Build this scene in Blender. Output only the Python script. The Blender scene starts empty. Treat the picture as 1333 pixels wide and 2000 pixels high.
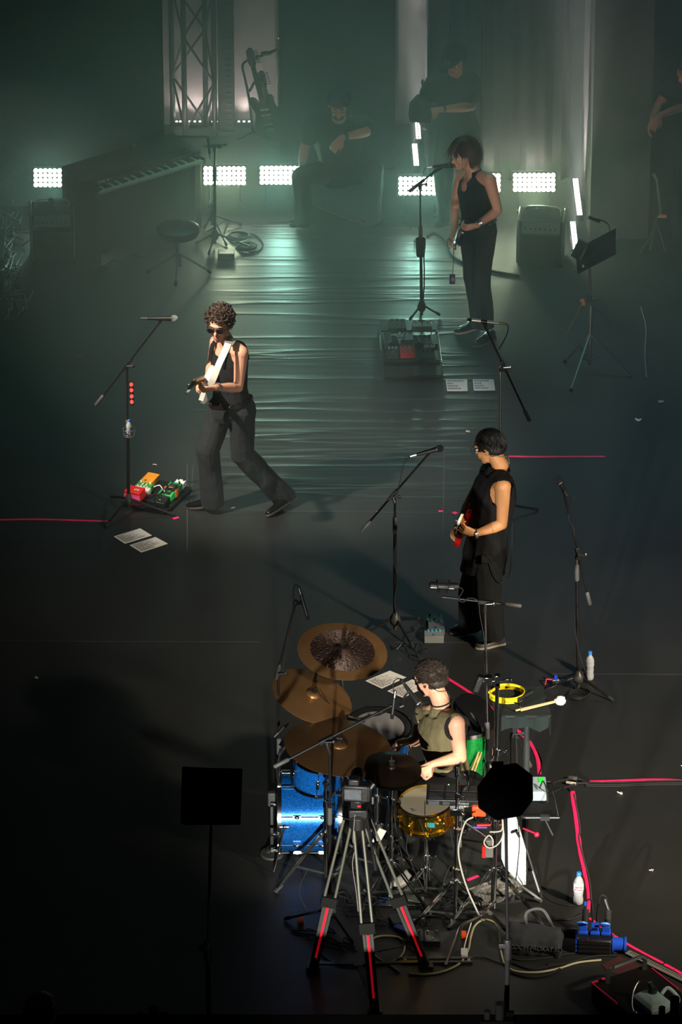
import bpy, bmesh, math, random
from mathutils import Vector as V, Matrix, noise
R = random.Random(11)
C = bpy.context.scene.collection
PI = math.pi
# ------------------------------------------------------------ camera
FPX = 9318.0; PIT = math.radians(27); DC = 36.07
CAM = V((0, -DC*math.cos(PIT), DC*math.sin(PIT)))
cam = bpy.data.objects.new('camera', bpy.data.cameras.new('camera')); C.objects.link(cam)
cam.location = CAM; cam.rotation_euler = (PI/2-PIT, 0, 0)
cam.data.sensor_fit = 'VERTICAL'; cam.data.sensor_height = 36; cam.data.sensor_width = 24
cam.data.lens = FPX/2000*36; cam.data.clip_start = 1; cam.data.clip_end = 200
sc = bpy.context.scene; sc.camera = cam
# ------------------------------------------------------------ world, exposure
sc.view_settings.view_transform = 'Standard'; sc.view_settings.look = 'None'
sc.view_settings.exposure = 0.0; sc.view_settings.gamma = 1; sc.view_settings.use_curve_mapping = False
w = bpy.data.worlds.new('dark_hall'); sc.world = w; w.use_nodes = True
w.node_tree.nodes['Background'].inputs[0].default_value = (.55, .75, 1, 1)
w.node_tree.nodes['Background'].inputs[1].default_value = .006
cy = sc.cycles
cy.use_denoising = True; cy.max_bounces = 6; cy.diffuse_bounces = 2; cy.glossy_bounces = 3
cy.transmission_bounces = 6; cy.volume_bounces = 0; cy.transparent_max_bounces = 8
cy.sample_clamp_indirect = 4; cy.caustics_reflective = False; cy.caustics_refractive = False
cy.volume_step_rate = 1; cy.volume_max_steps = 64
# ------------------------------------------------------------ stage lights out of frame, plus two added haze lamps
def spot(name, loc, aim, watts, col, deg, blend=.4, rad=.12):
    l = bpy.data.lights.new(name, 'SPOT'); l.energy = watts; l.color = col
    l.spot_size = math.radians(deg); l.spot_blend = blend; l.shadow_soft_size = rad
    o = bpy.data.objects.new(name, l); C.objects.link(o); o.location = loc
    o.rotation_euler = (V(aim)-V(loc)).to_track_quat('-Z', 'Y').to_euler()
    return o
def wash(name, loc, aim, watts, col, sx, sy):
    l = bpy.data.lights.new(name, 'AREA'); l.shape = 'RECTANGLE'; l.size = sx; l.size_y = sy; l.energy = watts; l.color = col
    o = bpy.data.objects.new(name, l); C.objects.link(o); o.location = loc; o.rotation_euler = (V(aim)-V(loc)).to_track_quat('-Z', 'Y').to_euler()
spot('side_spot_singer', (-5.7, -3.3, 7.8), (-.6, .4, .6), 8800, (1, .90, .78), 17, .9)
spot('side_spot_band', (8.0, -11.0, 6.5), (2.35, -4.4, .3), 11500, (1, .87, .70), 29, .8, .45)
spot('kit_spot_low', (-.25, -12.2, 2.0), (.75, -5.0, .6), 4300, (1, .97, .90), 30, .8, .06)
spot('added_haze_teal', (-1.0, 7.0, 8.5), (.5, 3.8, 0), 620, (.30, .9, .85), 56, .9, 1.2)  # added lamp that tints the back haze teal, no known fixture
spot('added_haze_blue', (3.0, 6.0, 8.0), (1.6, 2.2, 0), 500, (.42, .68, 1), 55, .9, 1.2)  # second added lamp, cools the haze on the right

def W(px, py, Y):
    d = V((0, math.cos(PIT), -math.sin(PIT))) + V((1, 0, 0))*((px-666.5)/FPX) + V((0, math.sin(PIT), math.cos(PIT)))*((1000-py)/FPX)
    return CAM + d*((Y-CAM.y)/d.y)
def G(px, py, z=0.0):
    d = V((0, math.cos(PIT), -math.sin(PIT))) + V((1, 0, 0))*((px-666.5)/FPX) + V((0, math.sin(PIT), math.cos(PIT)))*((1000-py)/FPX)
    return CAM + d*((z-CAM.z)/d.z)
def GY(py): return G(666, py).y
# ------------------------------------------------------------ materials
def col(h):
    h = h.lstrip('#'); c = [int(h[i:i+2], 16)/255 for i in (0, 2, 4)]
    return tuple(x/12.92 if x <= .04045 else ((x+.055)/1.055)**2.4 for x in c) + (1,)
MC = {}
def M(name, c='#808080', rough=.5, metal=0, var=.18, scale=12, bump=0, bscale=60, emit=0, trans=0, spec=.5, coat=0, sheen=0, stretch=None, ior=1.45):
    if name in MC: return MC[name]
    m = bpy.data.materials.new(name); m.use_nodes = True; MC[name] = m
    nt = m.node_tree; N = nt.nodes; L = nt.links; b = N['Principled BSDF']
    cc = col(c) if isinstance(c, str) else c
    b.inputs['Roughness'].default_value = rough; b.inputs['Metallic'].default_value = metal
    b.inputs['Specular IOR Level'].default_value = spec; b.inputs['Coat Weight'].default_value = coat
    b.inputs['Transmission Weight'].default_value = trans; b.inputs['IOR'].default_value = ior
    b.inputs['Sheen Weight'].default_value = sheen
    tc = N.new('ShaderNodeTexCoord'); mp = N.new('ShaderNodeMapping'); L.new(tc.outputs['Object'], mp.inputs[0])
    if stretch: mp.inputs['Scale'].default_value = stretch
    nz = N.new('ShaderNodeTexNoise'); nz.inputs['Scale'].default_value = scale; nz.inputs['Detail'].default_value = 3
    L.new(mp.outputs[0], nz.inputs[0])
    mx = N.new('ShaderNodeMix'); mx.data_type = 'RGBA'; L.new(nz.outputs[0], mx.inputs[0])
    mx.inputs[6].default_value = tuple(x*(1-var) for x in cc[:3])+(1,)
    mx.inputs[7].default_value = tuple(min(1, x*(1+var)) for x in cc[:3])+(1,)
    L.new(mx.outputs[2], b.inputs['Base Color'])
    if bump:
        n2 = N.new('ShaderNodeTexNoise'); n2.inputs['Scale'].default_value = bscale; n2.inputs['Detail'].default_value = 4
        L.new(mp.outputs[0], n2.inputs[0])
        bp = N.new('ShaderNodeBump'); bp.inputs['Strength'].default_value = bump; bp.inputs['Distance'].default_value = .01
        L.new(n2.outputs[0], bp.inputs['Height']); L.new(bp.outputs[0], b.inputs['Normal'])
    if emit:
        b.inputs['Emission Color'].default_value = cc; b.inputs['Emission Strength'].default_value = emit
    return m
def nodes(m): return m.node_tree.nodes, m.node_tree.links, m.node_tree.nodes['Principled BSDF']
BLACK = M('black_plastic', '#151515', .45, bump=.1)
MBLACK = M('black_powder_metal', '#1b1b1c', .32, .3)
RUBBER = M('rubber', '#151515', .8)
GREYM = M('dull_grey_metal', '#6a6a66', .38, .8)
CHROME = M('chrome', '#d8dcdc', .14, 1, .06)
STEEL = M('brushed_steel', '#a8aaa6', .3, 1, .1)
FABRIC = M('black_fabric', '#0c0c0c', .9, bump=.3, bscale=120, spec=.3)
WHITE = M('white_plastic', '#e8e6dc', .35)
SKIN = M('warm_skin', '#d09a7c', .5, var=.1, scale=9, bump=.08, bscale=80)
TSKIN = M('tan_skin', '#b98253', .48, var=.1, scale=9)
LIP = M('lip_skin', '#9c4b42', .45)
EYEW = M('eye_white', '#d8d2c8', .3); EYED = M('eye_dark', '#20140e', .2)
PINK = M('pink_tape', '#e8265f', .5, var=.25, scale=25)
PAPER = M('paper', '#d8d4cc', .8, var=.04)
INK = M('ink', '#2a2a2a', .8)
PANTS = M('charcoal_trouser_cloth', '#141a1b', .85, bump=.3, bscale=45)
BPANTS = M('black_trouser_cloth', '#101110', .9, bump=.3, spec=.3, bscale=90)
BTANK = M('black_tank_cloth', '#0c0c0d', .9, bump=.2, bscale=150)
HAIRB = M('brown_hair', '#3c2c20', .6, var=.5, scale=60)
HAIRK = M('black_hair', '#14110f', .55, var=.4, scale=60)
RED = M('red_plastic', '#c81e1a', .35)
# ------------------------------------------------------------ mesh builder
ORG = {}
SPLIT = {'eye', 'iris', 'eyebrow', 'sunglass_lens', 'armhole_binding', 'side_panel', 'cheek_block', 'slider', 'belt_ring', 'belt_stud', 'bracelet', 'shoulder_strap', 'pad_surface', 'screw', 'body_rib', 'hoop_inlay', 'rear_socket', 'sticker_dot', 'foot_block', 'panel_leg', 'metal_rim', 'jingle_disc'}
def frame(ax, up=(0, 0, 1)):
    z = V(ax).normalized(); u = V(up)
    if abs(z.dot(u)) > .98: u = V((0, 1, 0))
    x = u.cross(z).normalized(); y = z.cross(x)
    return Matrix((x, y, z)).transposed()
def spline(pts, sub=6):
    P = [V(p) for p in pts]
    if len(P) < 3: return P
    out = []
    for i in range(len(P)-1):
        a, b, c, d = P[max(i-1, 0)], P[i], P[i+1], P[min(i+2, len(P)-1)]
        for k in range(sub):
            t = k/sub
            out.append(.5*((2*b)+(c-a)*t+(2*a-5*b+4*c-d)*t*t+(3*b-a-3*c+d)*t**3))
    out.append(P[-1]); return out
class MB:
    def __init__(s): s.v = []; s.f = []; s.p = []
    def add(s, vs, fs):
        n = len(s.v); s.p.append((n, len(s.f), len(fs))); s.v += [V(v) for v in vs]; s.f += [tuple(i+n for i in f) for f in fs]; return s
    def box(s, c, sz, rot=None):
        h = V(sz)/2; vs = []
        for z in (-1, 1):
            for y in (-1, 1):
                for x in (-1, 1):
                    p = V((x*h.x, y*h.y, z*h.z)); vs.append(V(c)+(rot @ p if rot else p))
        return s.add(vs, [(0, 2, 3, 1), (4, 5, 7, 6), (0, 1, 5, 4), (2, 6, 7, 3), (0, 4, 6, 2), (1, 3, 7, 5)])
    def beam(s, a, b, w, h, up=(0, 0, 1)):
        a, b = V(a), V(b); return s.box((a+b)/2, (w, h, (b-a).length), frame(b-a, up))
    def loft(s, rings, cap=True):
        n = len(rings[0]); vs = [p for r in rings for p in r]; fs = []
        for i in range(len(rings)-1):
            for j in range(n):
                k = (j+1) % n; fs.append((i*n+j, i*n+k, (i+1)*n+k, (i+1)*n+j))
        if cap: fs.append(tuple(range(n-1, -1, -1))); fs.append(tuple((len(rings)-1)*n+j for j in range(n)))
        return s.add(vs, fs)
    def tube(s, pts, r, n=8, cap=True, flat=1.0):
        P = [V(p) for p in pts]; m = len(P); rr = r if isinstance(r, (list, tuple)) else [r]*m
        t = (P[1]-P[0]).normalized(); F = frame(t); x = F.col[0]; rings = []
        for i in range(m):
            t = (P[min(i+1, m-1)]-P[max(i-1, 0)])
            t = t.normalized() if t.length > 1e-9 else V((0, 0, 1))
            x = (x-t*x.dot(t)); x = x.normalized() if x.length > 1e-6 else frame(t).col[0]
            y = t.cross(x)
            rings.append([P[i]+(x*math.cos(a)+y*math.sin(a)*flat)*rr[i] for a in (2*PI*j/n for j in range(n))])
        return s.loft(rings, cap)
    def cyl(s, a, b, r, r2=None, n=12): return s.tube([a, b], [r, r if r2 is None else r2], n)
    def lathe(s, prof, c=(0, 0, 0), rot=None, n=24, cap=False):
        rings = []
        for r, z in prof:
            rings.append([V(c)+((rot @ p) if rot else p) for p in (V((r*math.cos(2*PI*j/n), r*math.sin(2*PI*j/n), z)) for j in range(n))])
        return s.loft(rings, cap)
    def sph(s, c, r, rot=None, nu=12, nv=8):
        r = V((r, r, r)) if isinstance(r, (int, float)) else V(r); rings = []
        for i in range(nv+1):
            th = PI*i/nv; q = max(math.sin(th), .02); z = math.cos(th)
            rings.append([V(c)+((rot @ p) if rot else p) for p in (V((r.x*q*math.cos(2*PI*j/nu), r.y*q*math.sin(2*PI*j/nu), r.z*z)) for j in range(nu))])
        return s.loft(rings)
    def prism(s, poly, t, c=(0, 0, 0), rot=None):
        f = lambda x, y, z: V(c)+((rot @ V((x, y, z))) if rot else V((x, y, z)))
        return s.loft([[f(x, y, -t/2) for x, y in poly], [f(x, y, t/2) for x, y in poly]])
    def torus(s, c, ax, R_, r, n=28, m=6):
        F = frame(ax); P = [V(c)+F @ V((R_*math.cos(2*PI*i/n), R_*math.sin(2*PI*i/n), 0)) for i in range(n)]
        vs = []
        for i in range(n):
            d = (P[i]-V(c)).normalized()
            for j in range(m):
                a = 2*PI*j/m; vs.append(P[i]+d*r*math.cos(a)+F.col[2]*r*math.sin(a))
        fs = [(i*m+j, ((i+1) % n)*m+j, ((i+1) % n)*m+(j+1) % m, i*m+(j+1) % m) for i in range(n) for j in range(m)]
        return s.add(vs, fs)
    def mesh(s, name, off=(0, 0, 0)):
        me = bpy.data.meshes.new(name); o = V(off)
        me.from_pydata([tuple(v-o) for v in s.v], [], s.f); me.validate()
        bm = bmesh.new(); bm.from_mesh(me); bmesh.ops.recalc_face_normals(bm, faces=bm.faces); bm.to_mesh(me); bm.free()
        return me
    def obj(s, name, mat, parent=None, label=None, off=None, smooth=35, bevel=0, kind=None):
        if off is None: off = ORG.get(parent.name, V((0, 0, 0))) if parent else V((0, 0, 0))
        if name in SPLIT and len(s.p) > 1:
            for i, (v0, f0, nf) in enumerate(s.p):
                v1 = s.p[i+1][0] if i+1 < len(s.p) else len(s.v); q = MB(); q.add(s.v[v0:v1], [tuple(k-v0 for k in f) for f in s.f[f0:f0+nf]]); r = q.obj(name, mat, parent, label, off, smooth, bevel, kind)
            return r
        me = s.mesh(name, off); me.materials.append(mat)
        return link(name, me, parent, label, off, smooth, bevel, kind)
    def thing(s, name, mat, label, cat, loc=None, group=None, smooth=35, bevel=0, kind=None):
        if loc is None:
            lo = [min(v[i] for v in s.v) for i in range(3)]; hi = [max(v[i] for v in s.v) for i in range(3)]
            loc = V(((lo[0]+hi[0])/2, (lo[1]+hi[1])/2, lo[2]))
        o = s.obj(name, mat, None, label, V(loc), smooth, bevel, kind); o.location = loc
        if cat: o['category'] = cat
        if group: o['group'] = group
        return o
def link(name, me, parent, label=None, off=(0, 0, 0), smooth=35, bevel=0, kind=None):
    if smooth is not None:
        me.polygons.foreach_set('use_smooth', [True]*len(me.polygons))
        if smooth < 180: me.set_sharp_from_angle(angle=math.radians(smooth))
    o = bpy.data.objects.new(name, me); C.objects.link(o); o.parent = parent; ORG[o.name] = V(off)
    if label: o['label'] = label
    if kind: o['kind'] = kind
    if bevel:
        b = o.modifiers.new('edge', 'BEVEL'); b.width = bevel; b.segments = 2; b.limit_method = 'ANGLE'
    return o
def T(name, label, cat, loc, group=None):
    o = bpy.data.objects.new(name, None); C.objects.link(o); o.location = loc; ORG[o.name] = V(loc)
    o['label'] = label; o['category'] = cat; o.empty_display_size = .1
    if group: o['group'] = group
    return o
def dup(root, loc, label, rz=0, group=None):
    r = root.copy(); C.objects.link(r); r.location = loc; r.rotation_euler = (0, 0, rz); r['label'] = label
    if group: r['group'] = group
    for ch in root.children:
        c = ch.copy(); C.objects.link(c); c.parent = r
        for g in ch.children:
            d = g.copy(); C.objects.link(d); d.parent = c
    return r
TS = bpy.data.scenes.new('workshop')
def baked(t):
    TS.collection.objects.link(t); vl = TS.view_layers[0]; vl.update(); dg = vl.depsgraph; dg.update()
    me = bpy.data.meshes.new_from_object(t.evaluated_get(dg)); bpy.data.objects.remove(t); return me
def solid(mb, name, mat, parent, voxel=.006, it=4, fac=.5, disp=0, dfreq=9, holes=(), keep=None, label=None):
    off = ORG.get(parent.name, V((0, 0, 0)))
    me = mb.mesh('t', off); t = bpy.data.objects.new('t', me)
    m = t.modifiers.new('r', 'REMESH'); m.mode = 'VOXEL'; m.voxel_size = voxel
    s = t.modifiers.new('s', 'SMOOTH'); s.factor = fac; s.iterations = it
    out = baked(t); bpy.data.meshes.remove(me); out.name = name; out.materials.clear(); out.materials.append(mat)
    if disp:
        nv = len(out.vertices); co = [0.0]*(nv*3); no = [0.0]*(nv*3); out.vertices.foreach_get('co', co); out.vertices.foreach_get('normal', no)
        for i in range(0, nv*3, 3):
            q = V((co[i]*dfreq, co[i+1]*dfreq, co[i+2]*dfreq*.55)); k = disp*(noise.noise(q)+.5*noise.noise(q*2.3+V((3, 1, 7))))
            co[i] += no[i]*k; co[i+1] += no[i+1]*k; co[i+2] += no[i+2]*k
        out.vertices.foreach_set('co', co); out.update()
    if holes or keep:
        bm = bmesh.new(); bm.from_mesh(out); kill = []
        for v in bm.verts:
            p = v.co+off
            if any((p-V(h)).length < r for h, r in holes) or (keep and not keep(p)): kill.append(v)
        bmesh.ops.delete(bm, geom=kill, context='VERTS')
        bm.to_mesh(out); bm.free()
    return link(name, out, parent, label, off, 180)
def text(s, size, loc, rot, mat, parent, name='lettering', ext=.0008):
    cu = bpy.data.curves.new(name, 'FONT'); cu.body = s; cu.size = size; cu.extrude = ext; cu.align_x = 'CENTER'; cu.align_y = 'CENTER'
    t = bpy.data.objects.new('t', cu); me = baked(t)
    off = ORG.get(parent.name, V((0, 0, 0)))
    me.transform(Matrix.Translation(V(loc)-off) @ rot.to_4x4()); me.materials.clear(); me.materials.append(mat)
    return link(name, me, parent, None, off, None)
def setting(o): o['kind'] = 'structure'; return o
# ============================================================ SETTING
FL = M('stage_floor', '#1f1f1d', .42, var=.35, scale=1.6)
N, L, B = nodes(FL)
tc = N.new('ShaderNodeTexCoord')
def streak(sx, sy, sca, det=3):
    mp = N.new('ShaderNodeMapping'); mp.inputs['Scale'].default_value = (sx, sy, 1); L.new(tc.outputs['Object'], mp.inputs[0])
    n = N.new('ShaderNodeTexNoise'); n.inputs['Scale'].default_value = sca; n.inputs['Detail'].default_value = det
    L.new(mp.outputs[0], n.inputs[0]); return n.outputs[0]
def mth(op, a, b=None, c=None):
    n = N.new('ShaderNodeMath'); n.operation = op
    for i, x in enumerate((a, b, c)):
        if x is None: continue
        if isinstance(x, (int, float)): n.inputs[i].default_value = x
        else: L.new(x, n.inputs[i])
    return n.outputs[0]
s1 = streak(.12, 1.5, 1.7, 3); s2 = streak(.35, 3, 4, 3); s3 = streak(1, 1, 42, 4); s4 = streak(1, 1, 1.1, 3)
ridge = mth('POWER', mth('SUBTRACT', 1.0, mth('ABSOLUTE', mth('MULTIPLY', mth('SUBTRACT', s1, .5), 5.0))), 5.0)
sx_ = N.new('ShaderNodeSeparateXYZ'); L.new(tc.outputs['Object'], sx_.inputs[0])
def smooth(v, a, b):
    n = N.new('ShaderNodeMapRange'); n.interpolation_type = 'SMOOTHSTEP'; L.new(v, n.inputs[0]); n.inputs[1].default_value = a; n.inputs[2].default_value = b; return n.outputs[0]
sheet = mth('MULTIPLY', mth('MULTIPLY', smooth(sx_.outputs[0], -1.3, -.6), smooth(sx_.outputs[0], 1.5, .75)), mth('MULTIPLY', smooth(sx_.outputs[1], -.6, 1.2), smooth(sx_.outputs[1], 6.4, 5.4)))
ridge = mth('MULTIPLY', ridge, sheet); s2 = mth('MULTIPLY', s2, mth('ADD', .12, mth('MULTIPLY', sheet, .9)))
h = mth('ADD', mth('MULTIPLY', ridge, 2.2), mth('ADD', mth('MULTIPLY', s2, .35), mth('MULTIPLY', s3, .05)))
bp = N.new('ShaderNodeBump'); bp.inputs['Strength'].default_value = .32; bp.inputs['Distance'].default_value = .012
L.new(h, bp.inputs['Height']); L.new(bp.outputs[0], B.inputs['Normal'])
L.new(mth('SUBTRACT', mth('ADD', .44, mth('MULTIPLY', s4, .2)), mth('MULTIPLY', sheet, .10)), B.inputs['Roughness'])
STAGE_F = GY(1986)
RY = STAGE_F-1.2; RZ = W(666, 1985, RY).z
f = MB(); f.box((0, (RY+12)/2, -.1), (22, 12-RY, .2)); setting(f.obj('floor', FL))
f = MB(); f.box((0, RY-.06, (RZ-.02-1.5)/2), (22, .12, RZ-.02+1.5))
setting(f.obj('wall_front', M('stage_fascia', '#030303', .9, spec=0)))
f = MB(); f.box((0, -12, -1.6), (30, 10, .2)); setting(f.obj('floor_pit', M('pit_floor', '#050505', .9, spec=0)))
WY = GY(243)
WM = M('grey_scuffed_wall', '#8a8483', .8, var=.35, scale=5, bump=.3, bscale=14)
f = MB(); f.box((0, WY+.1, 3), (18, .2, 6)); setting(f.obj('wall_back', WM))
# floor seams and scuff marks
SCUFF = M('scuffed_vinyl', '#3c3b38', .7, var=.3, scale=20)
for i, (a, b, wd) in enumerate([((366, 905), (366, 1075), .008), ((378, 905), (372, 990), .006), ((868, 880), (866, 1040), .006), ((0, 1252), (505, 1254), .005),
                          ((1080, 1316), (1333, 1317), .005), ((860, 902), (1333, 916), .006), ((1252, 600), (1264, 740), .012), ((770, 1255), (1000, 1255), .004)]):
    m = MB(); p, q = G(*a), G(*b); m.beam(p+V((0, 0, .0005)), q+V((0, 0, .0005)), wd, .001); setting(m.obj('trim_%d' % (i+1), SCUFF, smooth=None))
# ------------------------------------------------------------ drapes
def drape(x0, x1, py, mat, label, amp=.05, per=.28, z1=4.0, ret=0, dy=0):
    Y = GY(py)+dy; a = W(x0, py, Y).x if py else x0; b = W(x1, py, Y).x; n = max(8, int((b-a)/per*8)); m = MB(); pts = []
    for i in range(n+1):
        t = i/n; x = a+(b-a)*t; pts.append((x, Y+amp*math.sin(2*PI*x/per+.7*math.sin(x*3))))
    if ret: pts = [(a-.03, Y+ret), (a+.01, Y+ret*.6), (a-.02, Y+ret*.3)]+pts
    front = pts; back = [(x, y+.015) for x, y in reversed(pts)]
    poly = front+back; k = len(poly)
    vs = [V((x, y, .012)) for x, y in poly]+[V((x, y, z1)) for x, y in poly]
    m.add(vs, [(i, (i+1) % k, (i+1) % k+k, i+k) for i in range(k)])
    return m.thing('stage_drape', mat, label, 'curtain', group='drapes round the back of the stage')
DR1 = M('charcoal_drape', '#3a3836', .95, bump=.3, bscale=120); DR2 = M('black_drape', '#131414', .95); DR3 = M('grey_drape', '#222222', .9, bump=.3, bscale=100)
drape(-90, 324, 404, DR1, 'wide charcoal drape hanging at the far left behind the lit panel and the piano', .02, .9)
drape(547, 772, 330, DR2, 'black drape behind the crouching technician, right of the guitar rack', .03, .5)
drape(838, 1112, 352, DR3, 'pleated grey drape behind the seated technician and the pair of right-hand lit panels', .03, .15, ret=.5)
drape(1152, 1266, 470, DR1, 'charcoal drape behind the tall music stand, its left edge lit white', .012, .6, ret=1.0)
drape(1268, 1500, 330, M('navy_drape', '#10131c', .95), 'navy black drape at the far right edge behind the bending technician', .03, .5)
# ------------------------------------------------------------ haze
hz = bpy.data.materials.new('stage_haze'); hz.use_nodes = True; nt = hz.node_tree
for n in list(nt.nodes):
    if n.type != 'OUTPUT_MATERIAL': nt.nodes.remove(n)
vs = nt.nodes.new('ShaderNodeVolumeScatter'); vs.inputs['Color'].default_value = (.86, 1, .98, 1)
vs.inputs['Density'].default_value = .055; vs.inputs['Anisotropy'].default_value = .45
nt.links.new(vs.outputs[0], nt.nodes['Material Output'].inputs['Volume'])
m = MB(); m.box((0, 3.52, 1.85), (14, 8.25, 3.68))
hzo = m.thing('haze', hz, 'thin stage haze drifting over the back half of the stage', 'haze', smooth=None, kind='stuff')
# ------------------------------------------------------------ tape on the floor
def tape(name, pts, wd, label, grp='pink tape on the stage floor', mat=PINK):
    P = spline([G(x, y, .004) for x, y in pts], 4); m = MB()
    ring = []
    for i, p in enumerate(P):
        t = (P[min(i+1, len(P)-1)]-P[max(i-1, 0)]).normalized(); n = V((-t.y, t.x, 0))*wd/2*(.85+.3*R.random())
        ring.append([p-n+V((0, 0, -.001)), p+n+V((0, 0, -.001)), p+n*.8+V((0, 0, .001)), p-n*.8+V((0, 0, .001))])
    m.loft(ring); return m.thing(name, mat, label, 'tape', group=grp)
tape('floor_tape', [(994, 891), (1060, 892), (1182, 891)], .028, 'straight pink floor tape running right from behind the bassist neck')
tape('floor_tape', [(0, 1015), (70, 1014), (150, 1016), (212, 1018)], .022, 'pink floor tape at the left edge leading to the singer mic stand')
tape('floor_tape', [(872, 1323), (915, 1350), (955, 1379), (990, 1407)], .03, 'diagonal pink tape from behind the drummer head to the percussion table')
tape('floor_tape', [(1010, 1425), (1035, 1449), (1050, 1480), (1054, 1512)], .028, 'curved pink tape between the percussion table and the grey box')
tape('floor_tape', [(1152, 1526), (1220, 1524), (1280, 1522), (1333, 1524)], .024, 'pink tape over the cable run going off to the right edge')
tape('floor_tape', [(1119, 1545), (1126, 1600), (1133, 1655), (1145, 1710), (1151, 1750), (1147, 1782)], .032, 'long bright pink tape running down to the blue power box')
tape('floor_tape', [(1152, 1793), (1220, 1840), (1296, 1881)], .022, 'thin dark pink tape slanting away right of the power box')
tape('floor_tape', [(1299, 1883), (1320, 1894), (1340, 1906)], .026, 'short bright pink tape at the right edge above the ladder strip')
tape('floor_tape', [(912, 1719), (935, 1710)], .03, 'short pink tape dash on the floor under the drum hardware')
tape('floor_tape', [(857, 998), (866, 998)], .02, 'tiny pink tape mark left of the red bass guitar')
tape('floor_tape', [(886, 1000), (893, 1003)], .03, 'tiny pink tape arrow touching the left of the red bass guitar')
tape('floor_tape', [(338, 1013), (349, 1010)], .03, 'tiny pink tape mark at the foot of the singer mic stand')
tape('floor_tape', [(150, 697), (160, 696)], .012, 'tiny dark red tape cross on the floor far left')
tape('floor_tape', [(1284, 290), (1287, 291)], .01, 'tiny tape spot by the drape foot')
bpy.data.objects.remove(bpy.data.objects['floor_tape.013'])
# ------------------------------------------------------------ barrier at the very front
m = MB(); m.box((0, RY-.06, RZ-.01), (14, .16, .02)); m.thing('front_rail', M('matt_black', '#030303', .9, spec=0), 'black horizontal rail along the bottom edge in front of the stage', 'rail')
for px, hgt, lb in [(300, .10, 'small black clamp on the front rail left of centre'), (977, .13, 'black clamp on the front rail beneath the octagonal panel'), (1318, .17, 'shiny black clamp on the front rail at the right corner')]:
    x = W(px, 1985, RY-.06).x; b = V((x, RY-.06, RZ))
    t = T('rail_clamp', lb, 'clamp', b, 'clamps on the front rail'); z = V((0, 0, 1))
    m = MB(); m.cyl(b, b+z*hgt, .028, n=14); m.cyl(b+V((-.075, 0, 0)), b+V((-.075, 0, hgt*.6)), .02); m.obj('knob', M('gloss_black', '#0a0a0a', .15), t)
    m = MB(); m.box(b+V((-.02, 0, .01)), (.2, .08, .03)); m.box(b+V((.06, .02, hgt*.35)), (.05, .03, .03)); m.obj('bracket', MC['matt_black'], t, bevel=.004)
# ============================================================ LIGHT FIXTURES
def emis(name, rgb, st):
    if name in MC: return MC[name]
    m = bpy.data.materials.new(name); m.use_nodes = True; MC[name] = m; b = m.node_tree.nodes['Principled BSDF']
    b.inputs['Emission Color'].default_value = (*rgb, 1); b.inputs['Emission Strength'].default_value = st; b.inputs['Base Color'].default_value = (.8, .8, .8, 1); return m
def blinder(cx, cyp, gy, label, tint, watts, cols=9, rows=4):
    Y = GY(gy); c = W(cx, cyp, Y); tilt = Matrix.Rotation(math.radians(-16), 3, 'X')
    t = T('lit_panel', label, 'stage light', (c.x, Y, 0), 'bright lamp panels across the back')
    sp = .0405; wd = cols*sp+.02; ht = rows*sp+.02; P = lambda x, y, z: c+tilt @ V((x, y, z))
    m = MB(); m.box(P(0, .05, 0), (wd, .09, ht), tilt); m.obj('housing', MBLACK, t, bevel=.006)
    m = MB()
    for s in (-1, 1): m.beam(P(s*(wd/2-.06), .06, 0), (c.x+s*(wd/2-.06), c.y+.07, .03), .012, .012)
    m.obj('panel_leg', MBLACK, t); m = MB(); [m.box((c.x+q*(wd/2-.06), c.y+.07, .015), (.02, .1, .02)) for q in (-1, 1)]; m.obj('foot_block', MBLACK, t)
    em = emis('lamp_'+tint, {'green': (.80, 1, .86), 'warm': (1, 1, .80)}[tint], 9)
    base = None
    for r in range(rows):
        for k in range(cols):
            p = P((k-(cols-1)/2)*sp, -.004, (r-(rows-1)/2)*sp)
            if base is None:
                b = MB(); b.lathe([(.0196, .012), (.0196, -.004), (.015, -.012), (.004, -.016)], (0, 0, 0), tilt @ Matrix.Rotation(PI/2, 3, 'X').inverted() @ Matrix.Rotation(PI, 3, 'X'), 10, True)
                base = b.mesh('lamp'); base.materials.append(em)
            o = bpy.data.objects.new('lamp', base); C.objects.link(o); o.parent = t; o.location = p-V(t.location)
    l = bpy.data.lights.new('panel_beam', 'SPOT'); l.energy = watts; l.color = {'green': (.42, 1, .80), 'warm': (.78, 1, .62)}[tint]
    l.spot_size = math.radians(140); l.spot_blend = 1; l.shadow_soft_size = .08
    o = bpy.data.objects.new('panel_beam', l); C.objects.link(o); o.location = P(0, -.06, 0); o.rotation_euler = (math.radians(-104), 0, 0)
    return t
PW = 32
blinder(107, 347, 412, 'far left lit lamp panel beside the piano end', 'green', PW*.6)
blinder(439, 343, 408, 'lit lamp panel half behind the right end of the piano', 'warm', PW)
blinder(549, 342, 408, 'lit lamp panel left of the crouching technician knee', 'green', PW)
blinder(820, 363, 428, 'lit lamp panel behind the rear guitarist microphone', 'green', PW)
blinder(937, 357, 420, 'lit lamp panel mostly hidden by the rear guitarist back', 'warm', PW*.8)
blinder(1044, 356, 420, 'rightmost fully visible lit lamp panel above the right amplifier', 'warm', PW*1.3)
LEDM = emis('led_white', (1, .97, .95), 7)
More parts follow.
